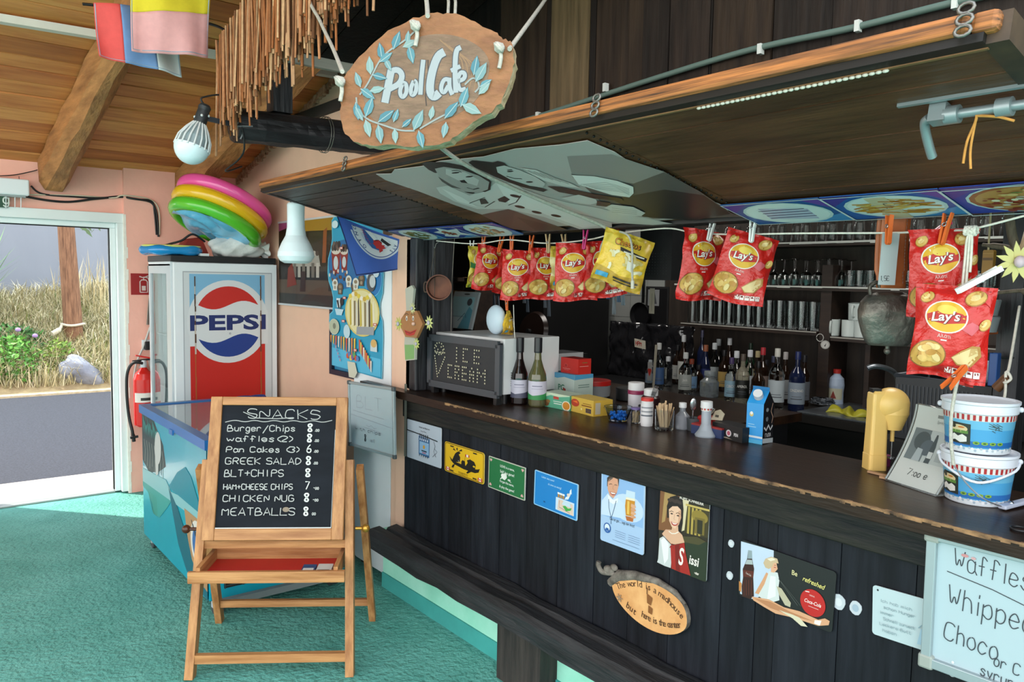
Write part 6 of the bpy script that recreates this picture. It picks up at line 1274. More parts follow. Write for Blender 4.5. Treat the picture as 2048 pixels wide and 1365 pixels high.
# cutlery container behind with fork and spoons
p = at(1345, 835); p.x = 2.26; o = thing('cutlery_pot', 'dark pot with white cap lid behind the glass of sticks', 'pot', V((2.26, at(1340, 836).y, ZC)))
MB().lathe([(0, 0), (.034, 0), (.036, .09), (.03, .098), (0, .098)], P('#2a1416', .3), n=24).build('pot_body', o); MB().lathe([(.026, .098), (.027, .10), (.027, .122), (.02, .125), (0, .125)], P('#d9dadb', .4), n=22).build('pot_cap', o)
def spoon(name, base, tip, lab, fork=False):
    b = MB(); base, tip = V(base), V(tip); d = (tip-base); st = M('cutlery_steel', '#aeb2b5', rough=.2, metal=.9); m0 = base.lerp(tip, .72)
    b.tube([base, m0], [.002, .003], st, 6); s_ = d.normalized()
    if fork:
        side = s_.cross(V((-.78, -.6, 0))).normalized()
        b.bar(m0, m0+s_*.018, .016, .003, st, up=(-.78, -.6, 0))
        for k in range(4): b.tube([m0+side*(k-1.5)*.0048+s_*.012, m0+side*(k-1.5)*.005+s_*.045], .0016, st, 5)
    else: b.ball(m0+s_*.022, (.012, .012, .024), st, 14, T=s_.to_track_quat('Z', 'Y').to_matrix() @ Matrix.Diagonal((1, .35, 1)))
    return b.build(name, label=lab, cat=name)
yy = at(1313, 852)
MB().lathe([(0, 0), (.026, 0), (.03, .06), (.028, .06), (.024, .006), (0, .006)], M('grey_cup', '#3c4044', rough=.4), n=20, c=V((2.24, 1.98, ZC))).build('cutlery_cup', label='grey cup holding the upright fork behind the shaker', cat='cup')
spoon('fork', (2.24, 1.98, ZC+.01), U(1312, 775, 'x', 2.23), 'steel fork standing upright behind the glass of sticks', True)
MB().lathe([(0, 0), (.026, 0), (.03, .045), (.028, .045), (.024, .006), (0, .006)], M('grey_cup'), n=20, c=V((2.25, 1.755, ZC))).build('cutlery_cup', label='grey cup holding two spoons behind the small clear bottle', cat='cup')
spoon('spoon', (2.25, 1.765, ZC+.012), U(1387, 808, 'x', 2.245), 'steel spoon standing left of the white-capped sauce bottle')
spoon('spoon', (2.25, 1.745, ZC+.012), U(1424, 822, 'x', 2.23), 'steel spoon tilted right of the white-capped sauce bottle')
# small bottles
def small_bottle(name, px, py, r_, h, neck, body, cap, lab, shoulder=.6, flare=0, extra=None):
    p = at(px, py); o = thing(name, lab, 'bottle', p)
    MB().lathe([(0, 0), (r_*(1+flare)*.96, 0), (r_*(1+flare), .005), (r_*(1-flare*.1), h*shoulder), (neck, h*(shoulder+.16)), (neck, h*.82), (0, h*.82)], body, n=26).build('bottle_body', o)
    MB().lathe([(neck*1.25, h*.80), (neck*1.28, h*.81), (neck*1.22, h-.002), (0, h)], cap, n=20).build('cap', o)
    if extra: extra(o, r_, h, p)
    return o
small_bottle('water_bottle', 1364, 858, .026, .098, .011, M('cloudy_clear_bottle', '#a9adb6', rough=.15, trans=.6), P('#dfe2e4', .4), 'small cloudy clear bottle with white cap right of the sticks', .5)
def dotsx(o, r_, h, p):
    b = MB(); a0 = math.atan2(-p.y, -p.x); b.fr = Cyl((0, 0, h*.72), .0178, .0172, h*.10, a0-R(90), a0+R(90)); b.rect(0, 0, 1, 1, '#dcdcd8')
    for i in range(4): b.ell(.2+.2*i, .5, .06, None, '#b3302a')
    b.build('neck_label', o)
small_bottle('sauce_bottle', 1411, 873, .026, .125, .0165, M('frosted_bottle', '#b4bfc9', rough=.35, trans=.4), P('#e0e2e3', .4), 'flared frosted bottle with white cap and red dotted neck label', .18, .45, dotsx)
# tin with OPEN
p = at(1465, 880); 
ubox('open_tin', (1424, 872), (1484, 887), .05, .07, ZC, 'black box with the word OPEN beside the blue milk carton', 'box', '#191a1c', '#141416', '#1d1d1f', lambda q: (q.ell(.56, .46, .085, None, '#d9d5d8'), q.ell(.56, .46, .055, None, '#b5566a'), q.text('PEN', .80, .34, .30, '#e3e3e4', sx=.72, bold=.03), q.poly([(.2, .1), (.5, .16), (.7, .08)], '#a89a86')))
b = MB(); p = at(1405, 865); b.box((2.20, 1.60, ZC), (2.27, 1.73, ZC+.03), P('#20335f')).box((2.20, 1.60, ZC+.03), (2.27, 1.73, ZC+.036), P('#8e1f1c')); b.build('packet', label='flat blue packet with red top behind the frosted sauce bottle', cat='packet')
b = MB(); pp = at(1459, 850); b.fr = Fr(V((2.25, at(1452, 862).y, ZC+.049)), V((.0, -.05, 0)), V((.01, 0, .04))); b.prism([(0, 0), (.9, .1), (1, .7), (.6, 1), (.2, .8)], .004, '#c7bda4'); b.l = .0005; b.rect(.3, .3, .6, .5, '#4a443a'); b.build('paper_tag', label='crumpled beige paper tag leaning above the OPEN box', cat='tag')
MB().lathe([(0, 0), (.03, 0), (.032, .05), (.026, .056), (0, .058)], P('#a51f1c', .35), n=24, c=V((2.27, at(1440, 860).y+.01, ZC))).build('red_tub', label='small red tub behind the OPEN box', cat='tub')
# milk carton
a = at(1489, 879); c_ = at(1528, 894); dcar = .07
def carton():
    t = V((.06, -.998, 0)); n2 = V((.998, .06, 0)); w_ = .062; h = .135; base = at(1491, 884)
    o = thing('milk_carton', 'blue milk carton with white screw cap and black side', 'carton', base+t*w_/2+n2*.033)
    q = MB(); d = .066
    vs = [base+t*u+n2*v+V((0, 0, z)) for z in (0, h) for u, v in ((0, 0), (w_, 0), (w_, d), (0, d))]
    r0, r1 = base+t*0+n2*d*.5+V((0, 0, h+.042)), base+t*w_+n2*d*.5+V((0, 0, h+.042))
    vs += [r0, r1, r0+V((0, 0, .012)), r1+V((0, 0, .012))]
    blue, black = M('carton_blue', '#2a8ccc', rough=.35), M('carton_black', '#16181c', rough=.35)
    q.add(vs, [(0, 1, 5, 4), (4, 5, 9, 8)], blue).add(vs, [(1, 2, 6, 5), (5, 6, 9)], black).add(vs, [(2, 3, 7, 6), (3, 0, 4, 7), (6, 7, 8, 9), (4, 8, 7), (3, 2, 1, 0), (8, 9, 11, 10), (9, 8, 10, 11)], blue)
    q.fr = Fr(base-n2*.0003, t*w_, V((0, 0, h))); q.l = .0004
    q.rect(0, 0, 1, .10, '#4fb0dc').ell(.30, .72, .12, .06, '#d6c27a').ell(.3, .75, .08, .04, '#e9f2f4').rect(.12, .46, .5, .48, '#8fc9ea').rect(.12, .40, .6, .42, '#8fc9ea').rect(0, .14, 1, .19, '#d3e4ee')
    q.fr = Fr(base+t*(w_+.0003), n2*d, V((0, 0, h))); q.l = .0004
    q.poly([(0, .03), (1, .0), (1, .12), (0, .15)], '#bfcad0').text('ГАЛА', .5, .17, .13, '#dfe3e6', sx=.8, bold=.02).ell(.35, .85, .12, .05, '#8e9aa0').ell(.35, .62, .12, .06, '#6f7a80')
    q.line([(.1, .42), (.3, .34), (.5, .46), (.7, .34), (.9, .44)], .05, '#d9dee2'); q.line([(.85, 1), (.7, .8), (.9, .65), (.8, .5)], .025, '#c9a48c')
    q.build('carton_body', o, world=True)
    cpt = base+t*w_*.55+n2*d*.2+V((0, 0, h+.022)); dr = (V((0, 0, .5))-n2*.42*1.4+t*.2).normalized()
    MB().cyl(cpt, cpt+dr*.022, .0155, P('#dfe3e6', .35)).build('screw_cap', o, world=True)
carton()
# ---- drink mixer
p = at(1748, 938); o = thing('drink_mixer', 'yellow plastic drink mixer with rounded head on the worktop', 'drink mixer', p, (0, 0, R(-38)))
m_yl = M('butter_yellow_plastic', '#dfba6c', rough=.35, var=.03)
b = MB(); w0, w1, d0, d1, hh = .034, .027, .036, .030, .195
def loft(q, secs, mt):
    n = len(secs[0]); vs = [v for s_ in secs for v in s_]; fs = [(i*n+k, i*n+(k+1) % n, i*n+n+(k+1) % n, i*n+n+k) for i in range(len(secs)-1) for k in range(n)]
    fs += [tuple(range(n-1, -1, -1)), tuple((len(secs)-1)*n+k for k in range(n))]; q.add(vs, fs, mt, False)
def rsec(w_, d, z, ox=0, oy=0, r_=.35, n=3): return [V((ox+(x-w_)*1, oy+(y-d), z)) for x, y in rrect(2*w_, 2*d, min(w_, d)*r_, n)]
loft(b, [rsec(.027, .027, 0), rsec(.0265, .0265, .045), rsec(.0255, .025, .046), rsec(.023, .023, .16), rsec(.024, .024, .20), rsec(.023, .023, .222), rsec(.016, .017, .230)], m_yl); b.build('column', o)
b = MB(); b.ball((.038, 0, .193), (.052, .045, .047), m_yl, 28); b.lathe([(.0, .118), (.026, .118), (.034, .14), (.043, .165), (.043, .20)], m_yl, c=(.046, 0, 0), n=28); b.build('motor_head', o)
b = MB(); b.box((-.022, -.012, .226), (.004, .012, .2365), m_dk); b.build('switch', o)
b = MB(); b.cyl((.048, 0, .12), (.048, 0, .082), .006, m_yl).cyl((.048, 0, .085), (.048, 0, .035), .002, M('cutlery_steel')).cyl((.048, 0, .035), (.048, 0, .031), .010, M('cutlery_steel')); b.build('whisk_shaft', o)
p = at(1757, 934); MB().lathe([(0, 0), (.018, 0), (.02, .03), (.018, .032), (0, .032)], P('#7d2a5a', .4), n=20, c=p+V((.03, .0, 0))).build('purple_cup', label='small purple cup behind the yellow drink mixer', cat='cup')
for i, (p0, p1, lab) in enumerate((((1737, 946), (1778, 956), 'flat wooden stick lying at the foot of the yellow mixer'), ((1760, 957), (1785, 962), 'short wooden stick partly under the acrylic price stand'))):
    a, c_ = at(*p0), at(*p1); q = MB(); q.bar(a+V((0, 0, .004)), c_+V((0, 0, .004)), .012, .006, P('#b98f6a')); q.build('wooden_stick', label=lab, cat='stick')
# ---- acrylic stand with price sheet
bl, br = at(1772, 962), at(1868, 993); t = (br-bl); w_ = t.length; t.normalize(); n2 = V((-t.y, t.x, 0)); n2 = n2 if n2.x > 0 else -n2
H = U(1830, 815, 'x', bl.x+.06).z-ZC
def cv(x, y, l=0): # curved leaning face
    return bl+t*w_*x+n2*(.095*(1-max(0, 1-y)**1.6)+.004)+V((0, 0, .004+H*y))+(-n2*.9+V((0, 0, .35))).normalized()*l
o = thing('acrylic_stand', 'curved clear stand holding a grey price sheet for spritz', 'price stand', bl+t*w_/2)
q = MB(); q.grid(lambda u, v: cv(u, v), 2, 14, P('#c6cdc8')); q.fr = Fn(cv, w_, .2, .12); q.l = .0008
q.text('Spritz', .52, .80, .06, '#8d938f', sx=.8, shear=.25).rect(.44, .87, .64, .91, '#7d8380').hand('7:00 e', .30, .12, .075, '#4a504e', .009, width=.42)
q.rect(.08, .30, .90, .70, '#b3bcba').rect(.08, .30, .42, .70, '#6f7a7c').ell(.3, .55, .16, .12, '#4e585a').ell(.45, .48, .14, .10, '#59646a').poly([(.24, .30), (.40, .30), (.38, .45), (.27, .46)], '#a3aeb0').poly([(.50, .30), (.60, .30), (.60, .50), (.57, .66), (.54, .66), (.51, .50)], '#4a5456').rect(.51, .36, .60, .44, '#c3cac8').poly([(.68, .34), (.80, .34), (.82, .56), (.66, .56)], '#9fa9a8').rect(.82, .40, .90, .70, '#7f8a8a')
q.build('price_sheet', o, world=True)
q = MB(); ac = M('acrylic', '#cfd6d4', rough=.08, trans=.8, ior=1.3)
q.grid(lambda u, v: cv(-.03+1.06*u, v*1.02, -.003), 2, 14, ac).grid(lambda u, v: bl+t*w_*(-.03+1.06*u)+n2*(.11*v)+V((0, 0, .003)), 2, 3, ac)
q.build('acrylic_sheet', o, world=True, solid=.003)
for x in (-.03, 1.03): q = MB(); q.tube([cv(x, k/14, .001) for k in range(15)], .003, M('acrylic_edge', '#8a918f', rough=.2), 6); q.build('side_edge', o, world=True)
# ---- two feta buckets
def bucket(p, handle_up, lab, ang0):
    o = thing('bucket', lab, 'bucket', p); h, r0, r1 = .128, .068, .080
    wh = M('white_bucket_plastic', '#cdd3dc', rough=.35)
    pr = [(0, 0), (r0*.98, 0), (r0, .003), (r0+(r1-r0)*.76, h*.76)]
    bd = MB().lathe(pr+[(r1-.001, h*.77)], wh, n=48).build('bucket_wall', o)
    MB().lathe([(r1+.001, h*.76), (r1+.004, h*.78), (r1+.004, h*.93), (r1+.007, h*.95), (r1+.007, h), (r1+.003, h), (r1, h*.97), (0, h*.955)], wh, n=48).build('lid', o)
    b = MB(); a0 = math.atan2(CAM.y-p.y, CAM.x-p.x); b.fr = Cyl((0, 0, .002), r0+.0012, r0+(r1-r0)*.75+.0016, h*.745, a0-R(100), a0+R(100)); b.l = .0005
    b.rect(0, 0, 1, 1, '#4aa0d2').rect(0, .62, 1, .84, '#69b4d8').rect(0, .16, 1, .30, '#2569b0').rect(0, 0, 1, .13, '#d3d9de')
    LB = b.l
    for i in range(40): b.l = LB+.0002*(i % 2); b.ell(i/40+.01, .10+.03*math.sin(i*1.9), .012, .035, ['#d9dde0', '#aebac2', '#e4e7ea', '#9fb0bf'][i % 4], n=8)
    b.l = LB; b.rect(0, .84, 1, 1, '#dcdcd8')
    for i in range(22): b.l = LB+.0004; b.rect(i/22, .85, i/22+.022, .99, '#a8282a')
    b.l = LB; x0 = ang0; b.poly([(x0, .22), (x0+.22, .20), (x0+.22, .74), (x0+.05, .76), (x0, .68)], '#29312b').ell(x0+.11, .60, .085, .10, '#d9c79a').rect(x0+.02, .48, x0+.2, .56, '#5f8a3f').poly([(x0+.03, .38), (x0+.07, .46), (x0+.11, .40), (x0+.15, .46), (x0+.19, .40), (x0+.19, .28), (x0+.13, .24), (x0+.08, .30), (x0+.03, .26)], '#e3e3dd').ell(x0+.07, .66, .02, None, '#3a3a2a').ell(x0+.14, .64, .03, .02, '#c9702a')
    for i in range(4): b.l = LB; b.ell(x0+.27+.07*i, .27, .03, .045, '#7fa83a', n=10).ell(x0+.27+.07*i, .27, .015, .02, '#2f5a2a', n=8)
    for i in range(10): b.l = LB+.00008*i; b.line([(x0+.36+.03*(i % 4), .80-.06*(i//3)), (x0+.42+.03*(i % 3), .72-.05*(i//3))], .014, '#3a4a45')
    b.build('printed_label', bd)
    b = MB(); a1 = a0+R(90); e = V((math.cos(a1), math.sin(a1), 0)); f = V((math.cos(a0), math.sin(a0), 0))
    if not handle_up: b.tube(bez([e*(r1+.008)+V((0, 0, h*.85)), e*(r1*.9)+f*.04+V((0, 0, h*.68)), f*(r1+.014)+V((0, 0, h*.50)), -e*(r1*.9)+f*.04+V((0, 0, h*.68)), -e*(r1+.008)+V((0, 0, h*.85))]), .0035, wh, 6)
    else: b.tube(bez([e*(r1+.008)+V((0, 0, h*.85)), e*(r1*.75)-f*.055+V((0, 0, h*.9)), -f*(r1+.012)+V((0, 0, h*.93)), -e*(r1*.75)-f*.055+V((0, 0, h*.9)), -e*(r1+.008)+V((0, 0, h*.85))]), .0035, wh, 6)
    for s_ in (1, -1): b.ball(e*s_*(r1+.007)+V((0, 0, h*.85)), .007, wh, 8)
    b.build('handle', o); return o
p = at(1952, 1000); p0 = V((p.x, p.y, ZC))
bucket(p0, False, 'blue feta bucket standing on the worktop with handle hanging down', .12); bucket(p0+V((-.004, .004, .1285)), True, 'blue feta bucket stacked on top of the other bucket', .22)
# white opener and black ring at the right
a, c_ = at(2003, 1022), at(2075, 1006); b = MB(); b.bar(a+V((0, 0, .008)), c_+V((0, 0, .012)), .02, .010, P('#c3cbdc', .35)); b.ball(a.lerp(c_, .25)+V((0, 0, .012)), .007, M('cutlery_steel'), 8); b.build('bottle_opener', label='white folding opener lying right of the buckets', cat='opener', bevel=.003)
p = at(2040, 1062); b = MB(); b.tube([p+V((.018*math.cos(k*.39), .018*math.sin(k*.39), .004)) for k in range(16)], .0028, m_dk, 6, True); b.build('ring', label='thin black ring lying near the front edge at the far right', cat='ring')
# potato doll on the left post
o = thing('flower_doll', 'wooden clown face with yellow flower ears fixed on the black post', 'decoration', U(822, 722, 'x', 1.865))
X_ = 1.868
def pp(px, py, dx=0): p = U(px, py, 'x', X_); return (-p.y, p.z)
b = MB(); b.fr = Fr((X_-.004, 0, 0), (0, -1, 0), (0, 0, 1))
b.prism([pp(*q) for q in ((812, 578), (825, 571), (829, 578), (825, 620), (832, 690), (831, 720), (812, 722), (810, 690), (814, 620))], .012, '#b9bcae'); b.l = .0006; b.poly([pp(*q) for q in ((811, 690), (830, 690), (830, 718), (812, 720))], '#7fae6a').rect(pp(817, 0)[0], pp(0, 615)[1], pp(822, 0)[0], pp(0, 585)[1], '#6a6f66').rect(pp(814, 0)[0], pp(0, 704)[1], pp(828, 0)[0], pp(0, 690)[1], '#d9dcd2')
b.build('wooden_spatula', o, world=True, label='pale bottle shaped board')
b = MB(); b.fr = Fr((X_-.02, 0, 0), (0, -1, 0), (0, 0, 1)); hexa = [pp(*q) for q in ((805, 645), (820, 622), (841, 622), (853, 648), (840, 676), (818, 674))]
b.prism(hexa, .014, M('brown_face_wood', '#9a6a40', var=.12, rough=.6)); b.l = .0006
def d_(px, py, rx, ry, c): b.ell(*pp(px, py), rx, ry, c, n=14)
for px in (821, 834): d_(px, 637, .008, .012, '#ece9e0'); d_(px, 638, .004, .007, '#2a2622'); b.line([pp(px-4, 630), pp(px, 627), pp(px+4, 630)], .003, '#3a2a1c')
b.poly([pp(*q) for q in ((816, 660), (828, 664), (841, 659), (836, 670), (828, 672), (820, 670))], '#b8302a'); b.line([pp(818, 663), pp(828, 667), pp(839, 662)], .003, '#6e1a18')
b.build('face_board', o, world=True); b = MB(); b.ball(U(827, 648, 'x', X_-.026), .009, P('#e3b9a4'), 12); b.build('nose', o, world=True)
for px, py, s_, c_ in ((797, 648, 1, '#c9cb6a'), (858, 646, 1, '#cfd58a'), (825, 617, .8, '#d3d49a'), (833, 688, .8, '#c9d27a')):
    b = MB(); c = U(px, py, 'x', X_-.022)
    b.fr = Fr(c, (0, -1, 0), (0, 0, 1))
    for k in range(9): a = k*.698; b.l = .0004+.0006*(k % 2); L = .034*s_; b.poly([(.2*L*math.cos(a-.9), .2*L*math.sin(a-.9)), (.65*L*math.cos(a-.22), .65*L*math.sin(a-.22)), (L*math.cos(a), L*math.sin(a)), (.65*L*math.cos(a+.22), .65*L*math.sin(a+.22)), (.2*L*math.cos(a+.9), .2*L*math.sin(a+.9))], c_)
    b.ball(c+V((-.004, 0, 0)), (.005, .011*s_, .011*s_), P('#b9b4c2'), 10); b.build('flower', o, world=True, solid=.002)
# ================================================================ CLOTHES LINE WITH CRISP BAGS
XL = 1.985
m_str = M('white_string', '#d6d3c8', rough=.8, var=.1, scale=90)
lp = [U(px, py, 'x', XL) for px, py in ((838, 478), (945, 488), (1015, 480), (1095, 487), (1175, 480), (1230, 468), (1330, 457), (1380, 464), (1450, 469), (1600, 467), (1780, 466), (1885, 462), (1945, 458), (2048, 432), (2110, 415))]
MB().tube(bez(lp, 5), .0028, m_str, 6).build('clothes_line', label='white string line stretched under the flap holding pegs and bags', cat='string')
BW, BH = .158, .205
def bagfn(wid, hei, th, twist, seed):
    rg = random.Random(seed); ph = [rg.uniform(0, 6.28) for _ in range(6)]
    def f(u, v, side):     # u, v in 0..1; side +1 front
        e = (max(0, math.sin(math.pi*u))**.62)*(max(0, math.sin(math.pi*min(1, max(0, (v-.045)/.91))))**.55)
        x = (u-.5)*wid*(1-.05*math.sin(math.pi*v)+.02*math.sin(v*9+ph[0])); z = (v-1)*hei
        y = -side*th*e+.006*math.sin(v*7+ph[1])*(u-.5)*2+twist*(v-.5)*(u-.5)*.2
        y += .0035*math.sin(u*23+v*13+ph[2])*(1-.8*e)+.0025*math.sin(u*35-v*19+ph[3])*(1-.9*e)+.008*math.sin(u*6+ph[4])*(1 if v < .08 or v > .92 else .25)
        z += .006*math.sin(u*5+ph[5])*(1-v); return V((x, y, z))
    return f
m_foil = M('silver_foil', '#b9b9b6', rough=.3, metal=.6)
FO = lambda h: M('foil_'+h.lstrip('#'), h, rough=.28, spec=.6, bump=.25, bscale=60)
def bag_mesh(name, kind, seed, wid=BW, hei=BH, th=.024, twist=0):
    f = bagfn(wid, hei, th, twist, seed); b = MB(); rg = random.Random(seed)
    base = {'red': '#bb1f1a', 'cheese': '#dcb436', 'green': '#c8b53a', 'wcheese': '#cfc084'}[kind]; dark = {'red': '#96181a', 'cheese': '#b98b22', 'green': '#5f8a3a', 'wcheese': '#a08a4a'}[kind]
    b.grid(lambda u, v: f(u, v, 1), 26, 34, FO(base)); b.grid(lambda u, v: f(1-u, v, -1), 26, 34, FO(base))
    b.fr = Fn(lambda x, y, l=0: f(x, y, 1)+V((0, -l, 0)), wid, hei, .055); b.l = .0008; b.st = .00028; L0 = .0016
    pot, potd, potl = '#d8ad5c', '#b07a35', '#edd092'
    def crisp(x, y, r_, rot): b.l = L0+.0012; b.ell(x, y, r_, r_*.55, potd, rot=rot, n=14); b.ell(x, y+.004, r_*.92, r_*.48, pot, rot=rot, n=14); b.ell(x-.01, y+.008, r_*.5, r_*.22, potl, rot=rot, n=10)
    b.rect(.0, .955, 1, .962, dark).rect(0, .035, 1, .042, dark)
    if kind in ('red', 'green'):
        if kind == 'red':
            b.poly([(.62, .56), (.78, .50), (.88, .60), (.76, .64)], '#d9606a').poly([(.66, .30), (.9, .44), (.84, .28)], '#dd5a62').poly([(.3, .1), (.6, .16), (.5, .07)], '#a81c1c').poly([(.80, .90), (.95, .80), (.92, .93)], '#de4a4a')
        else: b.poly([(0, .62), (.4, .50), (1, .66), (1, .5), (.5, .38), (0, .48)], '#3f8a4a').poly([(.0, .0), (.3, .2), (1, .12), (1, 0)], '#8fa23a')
        crisp(.16, .86, .10, 40); crisp(.76, .88, .14, 25); crisp(.93, .62, .09, 60)
        b.l = L0; b.ell(.42, .66, .285, .175, '#efe9dc', n=30).ell(.42, .66, .265, .163, '#e6b02a', n=30).poly([(.16, .68), (.4, .74), (.68, .70), (.68, .62), (.4, .58), (.17, .61)], '#c2211e')
        b.ell(.42, .74, .13, .05, '#f1cf58').text("Lay's", .42, .615, .135, '#6a1414', sx=1.12, rot=6, shear=.2, bold=.035).text("Lay's", .415, .62, .135, '#f4f1ea', sx=1.1, rot=6, shear=.2, bold=.02)
        b.l = L0; b.text('Αλάτι', .42, .435, .05, '#ecd9d2', sx=1.0).rect(.38, .40, .46, .415, '#ecd9d2')
        b.l = L0; b.ell(.24, .24, .235, .155, '#8c5a2a', n=24).ell(.24, .24, .22, .145, '#c99a48', n=24)
        for i in range(16): a = rg.uniform(0, 6.28); r_ = rg.random()**.5*.15; b.ell(.24+r_*math.cos(a), .24+r_*.66*math.sin(a), .07, .035, [pot, potl, '#dcb668', '#c08a3e'][i % 4], rot=rg.uniform(0, 180), n=10)
        b.l = L0+.001; b.poly([(.54, .24), (.62, .17), (.80, .18), (.92, .30), (.90, .40), (.80, .40), (.66, .33)], '#b98646').poly([(.55, .24), (.63, .185), (.78, .19), (.88, .30), (.86, .38), (.78, .37), (.66, .31)], '#e3c891').poly([(.76, .28), (.88, .34), (.86, .38), (.78, .37)], '#c9a468')
        b.l = L0; b.rect(.47, .065, .93, .135, '#c8443f')
        for i in range(5): b.rect(.48+.09*i, .068, .558+.09*i, .132, '#efe4de').rect(.495+.09*i, .10, .543+.09*i, .124, '#7a2422')
    else:
        b.poly([(.0, .75), (1, .66), (1, 1), (0, 1)], '#e3bf3c').poly([(0, .3), (.5, .2), (1, .3), (1, .0), (0, .0)], '#c99f30')
        b.text('Cheetos', .5, .76, .17, '#2a1a10', sx=.88, rot=4, bold=.05).text('Cheetos', .495, .765, .165, '#e0902c', sx=.88, rot=4, bold=.015)
        b.poly([(.36, .72), (.96, .67), (.95, .60), (.38, .65)], '#2b2620').rect(.45, .64, .9, .665, '#e9e4da')
        for i in range(14): x, y = rg.uniform(.12, .85), rg.uniform(.30, .60); a = rg.uniform(0, 3.14); b.line(chaikin([(x-.1*math.cos(a), y-.06*math.sin(a)), (x+.02, y+.03), (x+.1*math.cos(a), y+.06*math.sin(a))]), .05, ['#e9d9a0', '#efe6c4', '#dcc67c'][i % 3])
        b.rect(.06, .08, .30, .17, '#4fa3c9'); b.line([(.4, .14), (.9, .16)], .035, '#3a2c1c').line([(.42, .09), (.88, .11)], .02, '#3a2c1c').poly([(.58, .52), (.76, .5), (.72, .34), (.6, .36)], '#f0ead8')
    return b
camyaw = math.atan2(-CAM.x, -CAM.y)
def hang(b, name, px, py, x, label, yawoff=0, roll=0, group='crisp bags pegged on the line', cat='snack bag', sc=1.0):
    p = U(px, py, 'x', x); d = V((p.x-CAM.x, p.y-CAM.y, 0)); yaw = -math.atan2(d.x, d.y)
    if isinstance(b, MB): o = b.build(name, loc=p, rot=(0, R(roll), yaw+R(yawoff)), label=label, cat=cat, group=group); o.scale = (sc, sc, sc); return o
    return dup(b, p, (0, R(roll), yaw+R(yawoff)), label, sc=(sc, sc, sc))
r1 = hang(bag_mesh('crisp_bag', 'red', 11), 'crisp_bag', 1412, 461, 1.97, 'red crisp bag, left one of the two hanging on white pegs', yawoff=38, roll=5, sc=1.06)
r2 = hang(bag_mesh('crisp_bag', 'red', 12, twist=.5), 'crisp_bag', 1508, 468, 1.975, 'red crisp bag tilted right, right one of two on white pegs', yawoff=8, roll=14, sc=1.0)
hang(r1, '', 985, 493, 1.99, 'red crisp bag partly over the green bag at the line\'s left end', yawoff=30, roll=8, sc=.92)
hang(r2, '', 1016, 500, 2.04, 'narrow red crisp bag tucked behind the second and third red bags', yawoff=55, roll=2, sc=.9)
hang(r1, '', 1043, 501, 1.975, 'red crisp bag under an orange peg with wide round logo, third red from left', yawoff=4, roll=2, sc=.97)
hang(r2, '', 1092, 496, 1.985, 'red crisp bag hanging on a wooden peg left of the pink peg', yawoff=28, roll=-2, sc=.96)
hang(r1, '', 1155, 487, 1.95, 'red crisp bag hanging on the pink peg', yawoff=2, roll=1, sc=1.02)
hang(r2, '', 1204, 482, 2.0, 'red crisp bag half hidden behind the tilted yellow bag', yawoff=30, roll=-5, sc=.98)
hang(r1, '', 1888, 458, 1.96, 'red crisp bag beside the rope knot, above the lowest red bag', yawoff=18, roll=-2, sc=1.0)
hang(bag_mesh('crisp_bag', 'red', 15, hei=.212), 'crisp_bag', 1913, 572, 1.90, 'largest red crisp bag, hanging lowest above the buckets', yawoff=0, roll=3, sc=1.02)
hang(bag_mesh('crisp_bag', 'green', 21), 'crisp_bag', 962, 494, 2.02, 'green and yellow crisp bag at the left end of the line', yawoff=42, roll=2, sc=.86)
c1 = hang(bag_mesh('crisp_bag', 'cheese', 22, wid=.165, hei=.17, twist=.4), 'crisp_bag', 1262, 470, 1.93, 'tilted yellow cheese puff bag with white rope loop', yawoff=6, roll=16, sc=1.05)
hang(bag_mesh('crisp_bag', 'wcheese', 23, hei=.18), 'crisp_bag', 1131, 494, 2.03, 'pale yellow puff bag mostly hidden behind the pink pegged red bag', yawoff=35, roll=0, sc=.9)
hang(c1, '', 1017, 622, 2.12, 'yellow puff bag seen edge-on hanging low before the white disc', yawoff=72, roll=0, sc=.62)
# pegs
def peg_mesh(h, wide=1.0):
    b = MB(); mt = M('peg_'+h.lstrip('#'), h, rough=.45, var=.06, scale=40)
    for s_ in (-1, 1):
        b.add([V((x*wide, s_*y, z)) for x, y, z in ((-.0045, .0008, 0), (.0045, .0008, 0), (.0045, .006, .004), (-.0045, .006, .004), (-.0045, .0025, .04), (.0045, .0025, .04), (.0045, .0075, .045), (-.0045, .0075, .045), (-.0045, .0075, .074), (.0045, .0075, .074), (.0045, .0105, .074), (-.0045, .0105, .074))],
              [(0, 3, 2, 1), (0, 1, 5, 4), (3, 7, 6, 2), (1, 2, 6, 5), (0, 4, 7, 3), (4, 5, 9, 8), (7, 11, 10, 6), (5, 6, 10, 9), (4, 8, 11, 7), (8, 9, 10, 11)], mt)
    b.tube([V((-.006*wide, .004*math.cos(k*.8), .042+.004*math.sin(k*.8))) for k in range(9)]+[V((.006*wide, .004*math.cos(k*.8), .042+.004*math.sin(k*.8))) for k in range(9)], .0012, M('cutlery_steel'), 5)
    return b
PEG = {}
def peg(h, px, py, x, label, roll=0, yaw=60, sc=1.0, pitch=0):
    p = U(px, py, 'x', x); d = V((p.x, p.y, 0)); r_ = (R(pitch), R(roll), -math.atan2(d.x, d.y)+R(yaw))
    if h in PEG: return dup(PEG[h], p, r_, label, sc=(sc,)*3)
    PEG[h] = peg_mesh(h).build('clothes_peg', loc=p, rot=r_, label=label, cat='clothes peg', group='pegs on the clothes line'); PEG[h].scale = (sc,)*3
OR, WH, WD, PK = '#d9662a', '#dfe2e0', '#b79a70', '#c02a72'
peg(WH, 943, 515, 1.985, 'white peg at the left end of the clothes line', roll=4, yaw=70)
peg(OR, 966, 501, 1.985, 'orange peg on the green and yellow bag, leftmost orange peg', roll=6)
peg(OR, 997, 506, 1.97, 'orange peg leaning right on the red bag next to the green bag', roll=24)
